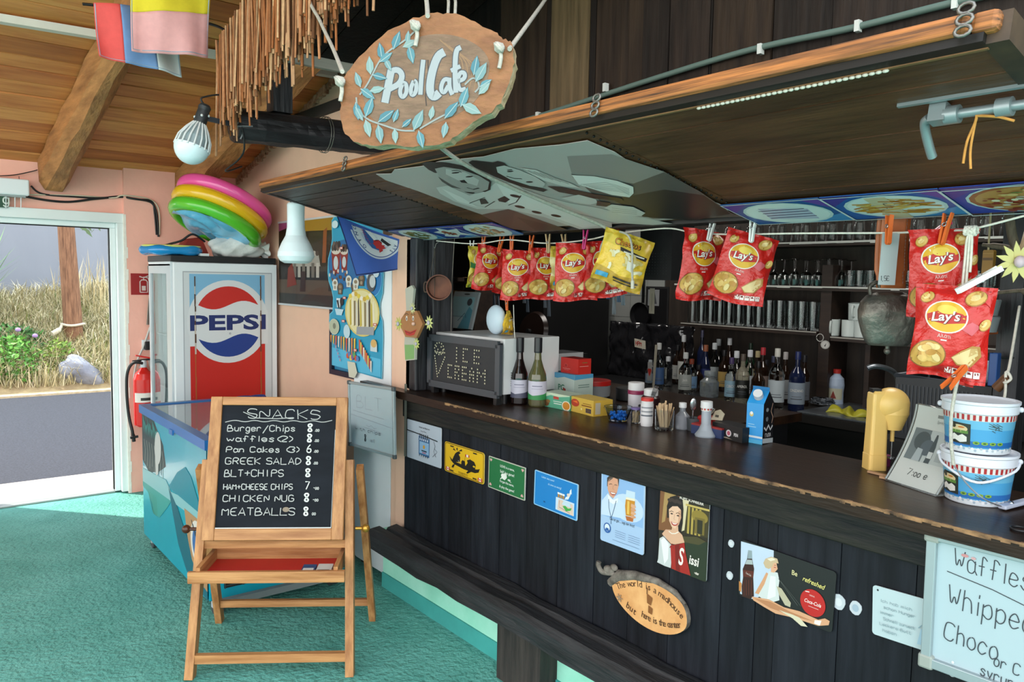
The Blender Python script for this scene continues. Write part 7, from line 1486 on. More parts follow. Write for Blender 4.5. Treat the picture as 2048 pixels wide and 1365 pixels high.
peg(OR, 1023, 501, 1.985, 'upright orange peg above the narrow tucked red bag', roll=2)
peg(OR, 1060, 508, 1.965, 'orange peg on the red bag with wide round logo', roll=10)
peg(WD, 1097, 507, 1.97, 'pale wooden peg on the red bag left of the pink peg', roll=-6)
peg(WD, 1131, 507, 2.0, 'brown wooden peg on the hidden pale yellow bag', roll=-14)
peg(PK, 1168, 500, 1.94, 'dark pink peg on a red bag', roll=8)
peg(OR, 1214, 494, 1.96, 'orange peg leaning right beside the tilted yellow bag', roll=18)
peg(OR, 1226, 490, 1.99, 'second orange peg tucked behind the tilted yellow bag', roll=24)
peg(WH, 1417, 483, 1.955, 'white peg leaning right on the left of two red bags', roll=20, sc=1.05)
peg(WH, 1502, 486, 1.955, 'white peg on the tilted red bag', roll=6, sc=1.05)
peg(OR, 1776, 490, 1.945, 'orange peg clipping the 1,5 price slip to the line', roll=0, sc=1.1, yaw=35)
peg(OR, 1882, 490, 1.935, 'orange peg leaning right on the red bag beside the rope knot', roll=17, sc=1.15)
peg(WH, 1912, 584, 1.885, 'long white peg lying aslant across the lowest red bag', roll=58, sc=1.4, yaw=20)
peg(OR, 1932, 733, 1.885, 'orange peg pointing down left under the lowest red bag', roll=238, sc=1.15)
peg('#b8342f', 1913, 765, 1.885, 'red peg lying across the white rope under the lowest bag', roll=102, sc=.75)
peg(OR, 1014, 622, 2.12, 'orange peg holding the low yellow bag by the white disc', roll=-6, sc=.8)
peg(PK, 1868, 466, 1.985, 'pink peg lying flat on the line left of the rope knot', roll=65, sc=.9)
# price slip 1,5 €
p0, p1 = U(1762, 466, 'x', 1.95), U(1756, 570, 'x', 1.95); dxy = V((p0.y, -p0.x, 0)).normalized()*-1
dxy = V((.78, -.62, 0))
b = MB(); b.fr = Fr(p1, dxy*.043, V((0, 0, p0.z-p1.z))); b.prism([(0, 0), (1.0, 0), (1.05, .5), (1.12, 1), (.10, 1), (.05, .5)], .001, '#c3d0d2'); b.l = .0004
b.hand('1,5€', .14, .08, .095, '#33383c', .010, sx=.75); b.build('price_slip', label='long white paper slip reading 1,5 euro pegged before the bell strap', cat='price tag')
# cow bell
p = U(1778, 640, 'x', 2.02); o = thing('cow_bell', 'big grey metal cow bell hanging on a wide orange leather strap', 'bell', p)
m_bell = M('hammered_grey_iron', '#47443f', hex2='#7a766e', rough=.45, metal=.7, scale=14, bump=.35, bscale=30)
dz = V((.78, -.62, 0)); dp = V((.62, .78, 0)); hb = U(1778, 585, 'x', 2.02).z-U(1778, 690, 'x', 2.02).z
zb_ = U(1778, 690, 'x', 2.02).z-p.z; wb = .0775
def bell(u, v):
    a = u*2*math.pi; pr = [(.60, 0), (.72, .06), (.86, .25), (.98, .5), (1.0, .66), (.93, .82), (.75, .94), (.40, 1.0), (.02, 1.01)]
    k = v*(len(pr)-1); i = min(int(k), len(pr)-2); f = k-i; r_ = pr[i][0]*(1-f)+pr[i+1][0]*f; z = pr[i][1]*(1-f)+pr[i+1][1]*f
    return dz*(math.cos(a)*r_*wb)+dp*(math.sin(a)*r_*wb*.62)+V((0, 0, zb_+z*hb*.98))
b = MB(); b.grid(bell, 40, 25, m_bell, True); bbody = b.build('bell_body', o, solid=-.003)
b = MB(); b.tube([dz*(math.cos(k*.3142)*wb*1.0)+dp*(math.sin(k*.3142)*wb*.63)+V((0, 0, zb_+hb*.60)) for k in range(20)], .0022, m_bell, 6, True); b.build('seam_band', bbody)
b = MB(); b.tube([V((0, 0, zb_+hb*.5)), V((0, 0, zb_-.012))], .006, m_bell).ball((0, 0, zb_-.017), .009, m_bell, 10); b.build('clapper', o)
zt_ = U(1778, 578, 'x', 2.02).z-p.z
for s_ in (-1, 1): b = MB(); b.tube(bez([dz*s_*.05+V((0, 0, zb_+hb*.90)), dz*s_*.054+V((0, 0, zt_+.005)), dz*s_*.036+V((0, 0, zt_+.016)), dz*s_*.028+V((0, 0, zt_+.004))]), .0055, m_bell, 8); b.build('strap_loop', o)
ztop = U(1778, 425, 'x', 2.02).z-p.z
m_lea = M('orange_leather', '#9c5226', hex2='#b9693a', rough=.45, scale=8)
b = MB(); w2 = .037
def strap(u, v): return dz*((u-.5)*2*w2*(.86 if v < .2 else 1))+V((0, 0, zt_+.002+(ztop-zt_)*v))+dp*(-.014+.008*math.sin(v*3))
b.grid(strap, 6, 14, m_lea); b.grid(lambda u, v: strap(1-u, v)+dp*.028, 6, 14, m_lea); bstr = b.build('leather_strap', o, solid=.004)
b = MB(); 
for k in range(22): q = strap(.86, .06+k*.042)-dp*.003; b.bar(q, q+V((0, 0, .006)), .002, .001, P('#6e3a1c'))
b.build('stitching', bstr)
# rope with knot and tails, hanging rope at the right
kx = U(1942, 462, 'x', 1.97)
b = MB()
for k in range(6): b.tube([kx+V((.010*math.cos(j*.9+k), .012*math.sin(j*.9+k*2), .010*math.sin(j*.9+k))) for j in range(8)], .0035, m_str, 6)
for k, (px1, py1) in enumerate(((1925, 572), (1932, 572), (1940, 545))): b.tube(bez([kx, U(1934+k*5, 480, 'x', 1.965), U(1930+k*6, 520, 'x', 1.965), U(px1, py1, 'x', 1.96)]), .0032, m_str, 6)
b.build('rope_knot', label='bunched white rope knot with three hanging strands beside a red bag', cat='rope')
b = MB(); b.tube(bez([U(1926, 728, 'x', 1.90), U(1921, 742, 'x', 1.89), U(1912, 775, 'x', 1.88), U(1903, 830, 'x', 1.88), U(1902, 880, 'x', 1.885), U(1907, 930, 'x', 1.90)]), .0042, m_rope, 8); b.tube(bez([U(1926, 728, 'x', 1.90), U(1934, 735, 'x', 1.89), U(1930, 748, 'x', 1.89), U(1915, 752, 'x', 1.89)]), .003, m_rope, 6); b.build('rope', label='white rope hanging from the lowest red bag down before the buckets', cat='rope')
b = MB(); b.tube(bez([U(1907, 930, 'x', 1.90), U(1935, 970, 'x', 1.87), U(1970, 1000, 'x', 1.87), at(2003, 1020)+V((0, 0, .008))]), .0018, P('#8b8f94'), 6); b.build('cord', label='thin grey cord from the white rope to the white folding opener', cat='cord')
b = MB(); b.tube(bez([U(1205, 520, 'x', 1.93), U(1201, 500, 'x', 1.92), U(1210, 478, 'x', 1.91), U(1230, 464, 'x', 1.90), U(1255, 470, 'x', 1.89), U(1264, 495, 'x', 1.88), U(1264, 540, 'x', 1.875), U(1265, 562, 'x', 1.875)]), .0038, m_rope, 8); b.tube([U(1265, 562, 'x', 1.875), U(1265, 578, 'x', 1.875)], .006, P('#cfcabb'), 8); b.build('rope', label='white rope end looping down over the tilted yellow bag', cat='rope')
b = MB(); b.tube([U(909, 478, 'x', 2.02), U(904, 560, 'x', 2.03), U(902, 665, 'x', 2.04)], .0016, P('#8a8278'), 5); b.build('string', label='thin vertical string hanging in front of the copper pan', cat='string')
b = MB(); b.tube(bez([U(1027, 610, 'x', 2.08), U(1030, 680, 'x', 2.08), U(1040, 760, 'x', 2.09)]), .0018, m_str, 5); b.build('string', label='thin white string hanging down beside the wine bottles', cat='string')
# ================================================================ BACK BAR: SHELVES, GLASSES, BOTTLES, SINK
XS = 3.82; ZB = .92
m_sh = M('dark_shelf_board', '#1d1613', hex2='#33261f', rough=.5, scale=3, stretch=(8, 1, 8))
m_pap = M('white_shelf_paper', '#b9bab5', rough=.7, var=.08)
yL, yM, yR = U(1362, 640, 'x', XS).y, U(1640, 660, 'x', XS).y, -.6
zA = U(1500, 655, 'x', XS).z; zBm = U(1750, 680, 'x', XS).z; zC2 = U(1560, 572, 'x', XS).z; zD = U(1560, 486, 'x', XS).z
def shelf(y0, y1, z, lab, paper):
    o = thing('wall_shelf', lab, 'shelf', (XS+.1, (y0+y1)/2, z-.022))
    MB().box((XS, y0, z-.022), (XK, y1, z), m_sh).build('shelf_board', o, world=True)
    b = MB(); y = y1
    if paper:
        while y > y0:
            d = rnd.uniform(.04, .10); b.box((XS-.003, max(y0, y-d), z-rnd.uniform(.005, .014)), (XS, y, z+.0015), m_pap); y -= d
    else: b.box((XS-.003, y0, z-.006), (XS, y1, z), M('pale_edge_strip', '#9a9890', rough=.6))
    b.build('edge_strip', o, world=True)
shelf(yM+.02, yL, zA, 'dark wall shelf carrying the row of tall drinking glasses', False)
shelf(yR, yM-.06, zBm, 'dark wall shelf carrying the white mugs', False)
shelf(yR, yL+.06, zC2, 'middle long wall shelf with stemmed glasses and white paper edge', True)
shelf(yR, yL+.03, zD, 'top long wall shelf with upside-down glasses under the flap edge', True)
MB().box((XS+.01, yM-.05, .95), (XK, yM+.01, 1.66), m_sh).build('shelf_divider', label='vertical dark board between tall glasses and mugs', cat='shelf divider')
MB().box((XS+.03, yM-.26, ZB), (XK, yM-.235, zBm-.03), m_sh).build('shelf_divider', label='vertical dark board below the left end of the mug shelf', cat='shelf divider')
m_g = M('thin_drinking_glass', '#f2f6f6', rough=.02, trans=1, ior=1.33, spec=.6)
def glass(prof, name, cat, group): 
    o = MB(); o.lathe(prof, m_g, n=18); return o.build(name, loc=(0, 0, 0), label='x', cat=cat, group=group)
hT = .155; r_ = .034
tall = [(0, .002), (r_*.85, 0), (r_, hT), (r_-.002, hT), (r_*.85-.003, .012), (0, .012)]
tmb = glass(tall, 'tall_glass', 'glass', 'row of tall glasses on the lower shelf'); first = True
nT = 13
for row in range(2):
    for i in range(nT):
        y = yL-.05-(yL-yM-.12)*i/(nT-1)-(.012 if row else 0); x = XS+.045+row*.078; lab = 'clear tall glass in the %s row of the lower shelf, %s from the left' % (('front', 'back')[row], ORD[i])
        if first: tmb.location = (x, y, zA+.001); tmb['label'] = lab; first = False
        else: dup(tmb, (x, y, zA+.001), None, lab)
# stemmed glasses upside down on the middle shelf
gob = [(0, .145), (.026, .145), (.027, .143), (.006, .138), (.0045, .09), (.010, .078), (.030, .06), (.036, .035), (.033, .0), (.031, 0), (.034, .035), (.028, .058), (0, .074)]
gm = glass(gob, 'stemmed_glass', 'glass', 'stemmed glasses upside down on the middle shelf'); first = True
ys = [U(px, 560, 'x', XS+.07).y for px in (1452, 1478, 1552, 1572, 1594, 1618, 1640, 1662, 1686)]
for row in range(2):
    for i, y in enumerate(ys):
        lab = 'upside-down stemmed glass on the middle shelf, %s row, %s from the left' % (('front', 'back')[row], ORD[i]); p = (XS+.05+row*.08, y-.01*row, zC2+.001)
        if first: gm.location = p; gm['label'] = lab; first = False
        else: dup(gm, p, None, lab, sc=(1, 1, 1+.03*math.sin(i*2+row)))
tumb = [(0, .002), (.027, 0), (.032, .085), (.030, .085), (.025, .012), (0, .012)]
tm = glass(tumb, 'tumbler', 'glass', 'small tumblers at the right of the middle shelf'); first = True
ys = [U(px, 560, 'x', XS+.06).y for px in (1703, 1722, 1745, 1822, 1840, 1935, 1955, 1975)]
for row in range(2):
    for i, y in enumerate(ys):
        lab = 'small clear tumbler on the middle shelf, %s row, %s from the left' % (('front', 'back')[row], ORD[i]); p = (XS+.05+row*.08, y, zC2+.001)
        if first: tm.location = p; tm['label'] = lab; first = False
        else: dup(tm, p, None, lab)
up = [(0, .105), (.024, .105), (.026, .10), (.034, .0), (.032, 0), (.023, .095), (0, .097)]
um = glass(up, 'beer_glass', 'glass', 'upside-down beer glasses on the top shelf'); first = True
n = 24; ya, yb2 = U(1392, 470, 'x', XS+.06).y, U(2010, 450, 'x', XS+.06).y
for i in range(n):
    lab = 'upside-down beer glass on the top shelf, %s from the left' % ORD[i]; p = (XS+.06+.03*(i % 2), ya+(yb2-ya)*i/(n-1), zD+.001)
    if first: um.location = p; um['label'] = lab; first = False
    else: dup(um, p, None, lab)
# mugs
m_mug = M('white_ceramic', '#bcc6c4', rough=.3, var=.03)
def mug(p, rot, lab, first=[None], tilt=(0, 0)):
    if first[0] is None:
        o = thing('mug', lab, 'mug', p, (tilt[0], tilt[1], rot), 'white mugs on the right shelf')
        MB().lathe([(0, 0), (.034, 0), (.037, .004), (.039, .088), (.036, .088), (.034, .008), (0, .008)], m_mug, n=26).build('cup_body', o)
        MB().tube(bez([(.037, 0, .072), (.055, 0, .076), (.066, 0, .05), (.058, 0, .022), (.037, 0, .02)]), .0055, m_mug, 8).build('handle', o); first[0] = o
    else: dup(first[0], p, (tilt[0], tilt[1], rot), lab)
ms = [((1664, 668), 200, 'white mug at the left end of the mug shelf with handle left'), ((1698, 670), 250, 'white mug second from the left on the mug shelf, handle facing out'), ((1724, 672), 300, 'white mug third from the left, beside the cow bell'), ((1822, 676), 250, 'white mug directly right of the cow bell'), ((1846, 678), 300, 'white mug half hidden behind the lowest red crisp bag'), ((1832, 660), 60, 'white mug in the back behind the mug right of the bell')]
for (px, py), a, lab in ms:
    p = U(px, py, 'x', XS+.06 if py > 661 else XS+.15); mug(V((p.x, p.y, zBm+.001)), R(a), lab)
p = U(1712, 640, 'x', XS+.07); mug(V((XS+.07, p.y, zBm+.09)), R(190), 'white mug stacked on top of the two left mugs', tilt=(0, R(4)))
# bottles on the back counter
MB().box((3.46, -.8, ZB-.04), (XK-.004, 3.1, ZB), M('back_counter_top', '#23211f', rough=.4, var=.2, scale=5)).build('back_counter', label='low dark back counter under the bottles and sink', cat='counter')
MB().box((3.50, -.78, 0), (XK-.012, 3.08, ZB-.041), M('back_cupboard_black', '#121212', rough=.6)).build('back_cupboard', label='black cupboard row beneath the back counter', cat='cupboard')
def liquor(px, py, x, h, r_, neck, glass, cap, lab, lblc=None, txt=None, sh=.58, caph=.10, lbl=(.12, .48), lc2=None):
    top = U(px, py, 'x', x); h = h or (top.z-ZB); p = V((x, top.y, ZB)); o = thing('liquor_bottle', lab, 'bottle', p)
    o['group'] = 'bottles on the back counter'
    bd = MB().lathe([(0, 0), (r_*.94, 0), (r_, .008), (r_, h*sh), (r_*.8, h*(sh+.06)), (neck, h*(sh+.16)), (neck*.95, h*(1-caph)), (0, h*(1-caph))], glass, n=20).build('glass_body', o)
    MB().lathe([(neck*1.12, h*(1-caph)-.012), (neck*1.15, h*(1-caph)), (neck*1.12, h-.002), (0, h)], P(cap, .35), n=16).build('cap', o)
    if lblc:
        b = MB(); a0 = math.atan2(-p.y, -p.x); b.fr = Cyl((0, 0, h*lbl[0]), r_+.0008, r_+.0008, h*(lbl[1]-lbl[0]), a0-R(85), a0+R(85)); b.rect(0, 0, 1, 1, lblc)
        if lc2: b.rect(.0, .0, 1, .3, lc2)
        b.rect(.25, .22, .75, .26, '#4a4f55').rect(.3, .34, .7, .37, '#6a7077')
        if txt: b.text(txt, .5, .58, .24*min(1, 5/len(txt)), '#22262b' if lblc[1] in 'cdefb9' else '#d9d9d4', sx=.8, bold=.02)
        b.build('label', bd)
GC, GG, GB, GN, GR = m_clear, M('green_bottle', '#1c3a26', rough=.08, coat=.3), M('brown_bottle', '#1f130c', rough=.08, coat=.3), M('navy_bottle', '#141c38', rough=.12, coat=.3), M('amber_bottle', '#5a3216', rough=.06, trans=.5)
# front row, then middle, then rear
L = [(1319, 686, 3.52, .036, .013, GC, '#d6d8d6', 'clear bottle with blue label and white top, leftmost of the bottles', '#3f5f8e', None),
 (1337, 713, 3.66, .030, .014, GC, '#d2d6da', 'clear bottle with pale plastic pourer beside the leftmost clear bottle', None, None),
 (1372, 705, 3.50, .040, .014, GC, '#cfd2d0', 'clear square-shouldered bottle with grey whiskey label in the front', '#a8ada8', 'Jack'),
 (1368, 670, 3.80, .034, .013, GB, '#ced2d4', 'dark bottle with tall white cap at the left rear', '#c9cbc6', None),
 (1356, 690, 3.84, .033, .012, GB, '#26272a', 'black necked bottle with white tab at the left rear', '#b9bbb6', None),
 (1384, 718, 3.62, .036, .013, GC, '#8a3f2a', 'clear bottle with copper cap and blue picture label', '#7fa6cf', None),
 (1405, 660, 3.90, .030, .010, GN, '#5a5a7a', 'slim bottle with a tall purple grey stem at the rear', None, None),
 (1412, 690, 3.74, .034, .014, GN, '#9a5a3c', 'navy bottle with copper coloured top', '#24306a', None),
 (1430, 686, 3.86, .036, .014, GC, '#d3dadd', 'clear bottle with white cap, left of the twin white caps', '#b9c3c6', None),
 (1438, 678, 3.94, .036, .014, GC, '#cfd6d8', 'clear bottle with white cap, rear one of the twin white caps', None, None),
 (1420, 742, 3.56, .058, .030, M('cut_glass', '#b9c3c6', rough=.12, trans=.75), '#8f989b', 'wide cut glass decanter jug standing before the bottles', None, None),
 (1449, 700, 3.80, .034, .013, GB, '#1d1d1f', 'dark bottle with gold banded black cap', '#b79a58', None),
 (1460, 676, 3.88, .034, .013, GB, '#c9cdd0', 'black bottle with grey white cap and ribbed neck', '#c3c5c0', None),
 (1474, 702, 3.60, .036, .014, GC, '#d9dee1', 'clear bottle with white cap left of the gold necked bottle', '#c9d2d6', None),
 (1464, 715, 3.50, .035, .012, GC, '#4a3c66', 'clear vodka bottle with gold and purple top', '#8fb3c6', 'CIROC'),
 (1502, 686, 3.92, .032, .012, GG, '#1f3a2a', 'green bottle with dark green top at the rear', None, None),
 (1487, 708, 3.50, .040, .013, M('pale_aperitif', '#b9b4a0', rough=.06, trans=.7), '#5a5048', 'clear aperitif bottle with black and yellow label band', '#20221f', 'APEROL'),
 (1501, 700, 3.68, .035, .014, GC, '#dfe4ec', 'clear bottle with white and blue cap in the middle row', '#cfd6e0', None),
 (1516, 702, 3.84, .033, .013, GB, '#c3b48a', 'dark bottle with beige cap in the rear row', '#c8c2ae', None),
 (1518, 722, 3.46, .038, .013, GB, '#141416', 'black wine bottle standing in front behind the milk carton', '#3a3032', None),
 (1527, 695, 3.66, .036, .013, GB, '#b8303a', 'dark bottle with red capsule and cream tip', '#8a7a72', None),
 (1548, 712, 3.74, .032, .012, GB, '#3a3f58', 'dark bottle with blue grey cap right of the red capsule', None, None),
 (1556, 697, 3.50, .044, .014, GC, '#d3d3ca', 'clear gin bottle with white label and pale cap in front', '#bcc7cc', None),
 (1572, 704, 3.66, .032, .012, GB, '#b7b3b2', 'dark bottle with striped silver neck right of the gin', '#aab0b4', None),
 (1597, 703, 3.54, .044, .014, GN, '#1d2a5e', 'navy capped aniseed bottle with silver label at the right front', '#8e9ba8', 'CINZANO'),
 (1610, 710, 3.72, .034, .012, GB, '#1c1c22', 'dark bottle at the right end with white flecked label', '#6a7078', None),
 (1301, 720, 3.62, .030, .012, GC, '#b9c0c6', 'slim pale bottle partly behind the hand written sign', '#7f93a8', None),
 (1398, 730, 3.70, .033, .012, GB, '#22242a', 'black bottle behind the cut glass jug, left side', None, None),
 (1533, 720, 3.90, .033, .012, GB, '#2a2a30', 'small dark bottle at the rear between red capsule and gin', '#9aa0a6', None)]
for px, py, x, r_, nk, gl, cap, lab, lc, tx in L: liquor(px, py, x, None, r_*.9, nk*.9, gl, cap, lab, lc, tx)
b = MB(); p = U(1310, 770, 'x', 3.44); z1 = U(1310, 690, 'x', 3.44).z; z0 = U(1310, 782, 'x', 3.44).z
b.bar((3.44, p.y+.02, ZB-.12), (3.44, p.y, z1), .018, .004, P('#b9b2a0')); b.fr = Fr((3.436, U(1291, 0, 'x', 3.436).y, U(1295, 697, 'x', 3.436).z), (0, -.085, -.008), (0, .004, .05)); b.prism([(0, 0), (1, 0), (1, 1), (0, 1)], .003, '#cfc9b8'); b.l = .0004; b.hand('HPM', .12, .25, .5, '#b3342c', .09, sx=.75); b.build('hand_sign', label='small white board on a stick with red hand writing', cat='sign')
# heart tag
b = MB(); p = U(1295, 745, 'x', 3.42); b.fr = Fr(p, (0, -.06, 0), (0, 0, .06)); b.prism([(0, -.8), (.5, -.8), (.5, 1), (0, 1)], .004, '#9a9a98'); b.l = .0005; b.ell(.16, .2, .14, .2, '#b3342c').ell(.36, .2, .14, .2, '#b3342c').poly([(.03, .14), (.5, .14), (.26, -.4)], '#b3342c'); b.build('heart_card', label='grey card with a red heart before the leftmost bottle', cat='card')
# bleach, gloves, sink, basket
p = U(1672, 806, 'z', ZB); p.x = min(p.x, 3.93); p = V((3.88, U(1672, 790, 'x', 3.88).y, ZB)); o = thing('bleach_bottle', 'white plastic cleaner bottle with red cap standing by the sink', 'bottle', p)
h = U(1672, 738, 'x', 3.88).z-ZB
MB().lathe([(0, 0), (.036, 0), (.038, .01), (.036, h*.35), (.04, h*.55), (.036, h*.74), (.018, h*.84), (.016, h*.9), (0, h*.9)], M('pale_blue_plastic', '#a3b3c9', rough=.35), n=24).build('bottle_body', o); MB().lathe([(.019, h*.88), (.02, h*.99), (0, h)], P('#b8302a', .35), n=18).build('cap', o)
b = MB(); a0 = math.atan2(-p.y, -p.x); b.fr = Cyl((0, 0, h*.18), .0372, .0385, h*.3, a0-R(70), a0+R(50)); b.rect(0, 0, 1, 1, '#c9c9b0').poly([(.2, .1), (.6, .1), (.4, .8)], '#8a3a32'); b.build('label', o)
ps = U(1690, 825, 'z', ZB)
b = MB(); y0s, y1s = U(1860, 870, 'x', 3.5).y, U(1600, 830, 'x', 3.5).y
o = thing('steel_sink', 'steel sink top with drainer let into the back counter', 'sink', (3.72, (y0s+y1s)/2, ZB)); m_ss = M('brushed_steel', '#8d959c', rough=.3, metal=.85, var=.05, stretch=(1, 12, 1), scale=8)
MB().box((3.47, y0s, ZB+.001), (3.97, y1s, ZB+.012), m_ss).build('sink_top', o, world=True, bevel=.003)
b = MB()
for k in range(6): b.box((3.55, y1s-.30-k*.02, ZB+.012), (3.85, y1s-.31-k*.02, ZB+.0135), P('#2b2f33'))
b.build('drain_slots', o, world=True)
def fn(u, v): return V((3.56+.12*v+.03*math.sin(u*7), U(1660+80*u, 820, 'x', 3.6).y, ZB+.014+.032*abs(math.sin(u*8+v*3))*math.sin(math.pi*v)**.6))
MB().grid(fn, 40, 12, M('yellow_rubber', '#a5a02c', rough=.4, var=.15, scale=20)).build('rubber_glove', label='yellow rubber gloves lying crumpled on the sink edge', cat='glove', solid=.003)
def fn(u, v): a = u*6.28; return V((3.80+.05*math.cos(a)*(1-.3*v)+.012*math.sin(a*7), U(1645, 806, 'x', 3.8).y+.06*math.sin(a)*(1-.3*v)+.012*math.sin(a*5+v*9), ZB+.013+.03*v))
MB().grid(fn, 40, 8, M('wire_scourer', '#6f757c', rough=.4, metal=.6, bump=.8, bscale=90), True).build('scourer', label='grey wire scourer left of the cleaner bottle', cat='scourer')
# tap
b = MB(); b.tube(bez([U(1735, 737, 'x', 3.3), U(1750, 733, 'x', 3.32), U(1772, 737, 'x', 3.36), U(1790, 748, 'x', 3.42), U(1797, 770, 'x', 3.50), (3.62, U(1797, 800, 'x', 3.6).y, ZB+.02)]), .012, m_ss, 10); b.build('tap', label='curved steel tap spout reaching out left of the black basket', cat='tap')
# black dish basket on the counter side
p0 = V((2.62, 1.42, .96)); cA, cB = U(1792, 750, 'x', 2.75), U(1985, 760, 'x', 2.75)
zt3 = U(1850, 757, 'x', 2.75).z; y1b, y0b2 = cA.y, cB.y; zb3 = zt3-.22
MB().box((2.70, y0b2-.1, 0), (3.15, y1b+.04, zb3-.002), M('dish_stand_black', '#141414', rough=.6)).build('dish_stand', label='black stand holding the dish basket behind the bar', cat='stand')
o = thing('dish_basket', 'black plastic basket of washed dishes behind the bar', 'basket', (2.92, (y0b2+y1b)/2, zb3)); m_bk = M('black_basket_plastic', '#23272c', rough=.5, var=.15)
for lo, hi in (((2.75, y0b2, zb3), (2.76, y1b, zt3)), ((3.10, y0b2, zb3), (3.11, y1b, zt3)), ((2.76, y1b-.01, zb3), (3.10, y1b, zt3)), ((2.76, y0b2, zb3), (3.10, y0b2+.01, zt3))): MB().box(lo, hi, m_bk).build('side_wall', o, world=True)
MB().box((2.76, y0b2+.01, zb3), (3.10, y1b-.01, zb3+.01), m_bk).build('bottom', o, world=True)
b = MB(); b.tube([(2.752, y0b2, zt3), (2.752, y1b, zt3), (3.108, y1b, zt3), (3.108, y0b2, zt3)], .008, M('basket_rim', '#3c434b', rough=.4), 8, True)
b.build('rim', o, world=True)
b = MB(); 
for k in range(24): y = y0b2+.01+k*(y1b-y0b2-.02)/23; b.box((2.747, y-.002, zb3+.02), (2.751, y+.002, zt3-.03), P('#3a4048'))
b.build('ribs', o, world=True, kind=None)
pc = P('#a9b9c9', .3)
for k, (f, lab) in enumerate(((.28, 'white spotted plate standing in the dish basket, left one'), (.50, 'white spotted plate standing in the dish basket, right one'))):
    y = y1b-(y1b-y0b2)*f-.1; c = V((2.92, y, zt3-.02)); o2 = MB()
    axm = Matrix.Rotation(R(70), 3, 'Y') @ Matrix.Rotation(R(15*k), 3, 'X')
    o2.lathe([(0, 0), (.05, .0), (.085, .014), (.086, .017), (.05, .005), (0, .004)], pc, ax=axm, c=c, n=30)
    for i in range(9): o2.ball(c+axm @ V((.068*math.cos(i*.7), .068*math.sin(i*.7), .012)), (.004, .004, .004), P('#2f4a7a'), 6)
    o2.build('plate', label=lab, cat='plate', group='washed plates in the basket')
b = MB(); b.tube([(2.85, y1b-.05, zb3+.02), (2.82, y1b-.09, zt3+.09)], .004, m_ss, 6).ball((2.818, y1b-.092, zt3+.10), (.012, .012, .018), m_ss, 10); b.build('ladle', label='steel spoon sticking up at the left of the dish basket', cat='spoon')
b = MB(); b.tube([(2.86, y1b-.18, zb3+.02), (2.80, y1b-.15, zt3+.08)], .008, m_dk, 8); b.build('knife', label='black handled knife standing in the middle of the dish basket', cat='knife')
# key ring hook and tag at shelf corner
p = U(1650, 690, 'x', XS-.03); b = MB(); b.fr = Fr(p, (0, -.05, 0), (0, 0, .05)); b.prism([(.5*math.cos(k*.5236), .45*math.sin(k*.5236)) for k in range(12)], .006, '#b9b9b4'); b.l = .0004; b.ell(0, 0, .36, .34, '#cfcfca').poly([(-.1, -.15), (.15, .2), (.05, -.2)], '#3a3a3a'); b.tube([p+V((0, .03+.02*math.cos(k*.6), .035+.02*math.sin(k*.6))) for k in range(11)], .002, P('#c9c9c4'), 6); b.build('round_tag', label='round white tag hanging from a ring at the mug shelf corner', cat='tag')
# ---- kitchen depth: pans, range, foil, cloth hooks
XF2 = 3.35
o = thing('cooking_range', 'black cooking range with foil-covered back in the kitchen', 'range', (3.7, 3.9, 0)); ya2, yb3 = U(1088, 600, 'x', 3.3).y-.02, U(1290, 760, 'x', 3.5).y
zr = U(1190, 735, 'x', 3.5).z
MB().box((3.5, yb3, 0), (XK-.02, ya2, zr-.1), m_dk).build('range_body', o, world=True)
zf = U(1190, 640, 'x', 3.9).z
def fn(u, v): y = yb3-.02+(ya2-yb3+.04)*u; return V((3.92+.03*noise.noise(V((u*9, v*4, 0)))+.02*noise.noise(V((u*26, v*11, 3))), y, zr-.1+(zf-zr+.1)*v))
MB().grid(fn, 60, 20, M('black_crinkled_foil', '#1b1b1e', rough=.15, spec=.9, coat=.3)).build('foil_back', o, world=True, solid=.003)
o = MB(); zz = zr-.1
def frying(px, py, x, r_, lab, hook=True):
    c = U(px, py, 'x', x); o = thing('frying_pan', lab, 'pan', c); axm = Matrix.Rotation(R(-90), 3, 'Y')
    MB().lathe([(0, 0), (r_*.85, 0), (r_, .035), (r_*.97, .035), (r_*.83, .006), (0, .006)], M('cast_iron', '#17171a', rough=.35, metal=.3), ax=axm, n=30).build('pan_body', o)
    MB().bar((0, 0, r_*.95), (0, 0, r_*.95+.17), .006, .022, M('cast_iron')).build('handle', o); return o
yq = U(1088, 600, 'x', 3.3).y; MB().box((3.3, yq, 0), (3.9, 5.2, 2.3), M('tall_black_cupboard', '#101011', rough=.5, var=.2)).build('tall_cupboard', label='tall black cupboard left of the tiled kitchen wall', cat='cupboard')
frying(1285, 630, XK-.02, .085, 'black frying pan hanging on the tiled kitchen wall')
p = U(1068, 665, 'x', 3.0); o = thing('pan_lid', 'large dark brown round pan lid standing behind the microwave', 'pan lid', p); axm = Matrix.Rotation(R(-80), 3, 'Y')
MB().lathe([(0, .03), (.05, .03), (.11, .018), (.125, 0), (.128, .0), (.115, .024), (0, .036)], M('dark_brown_enamel', '#1f1613', rough=.25), ax=axm, n=36).build('lid_disc', o)
MB().cyl(axm @ V((0, 0, .03)), axm @ V((0, 0, .055)), .014, m_dk).build('knob', o)
MB().box((2.96, p.y-.16, 0), (3.3, p.y+.16, p.z-.128), M('kitchen_side_unit', '#151516', rough=.6)).build('kitchen_unit', label='black kitchen unit under the big brown pan lid', cat='cupboard')
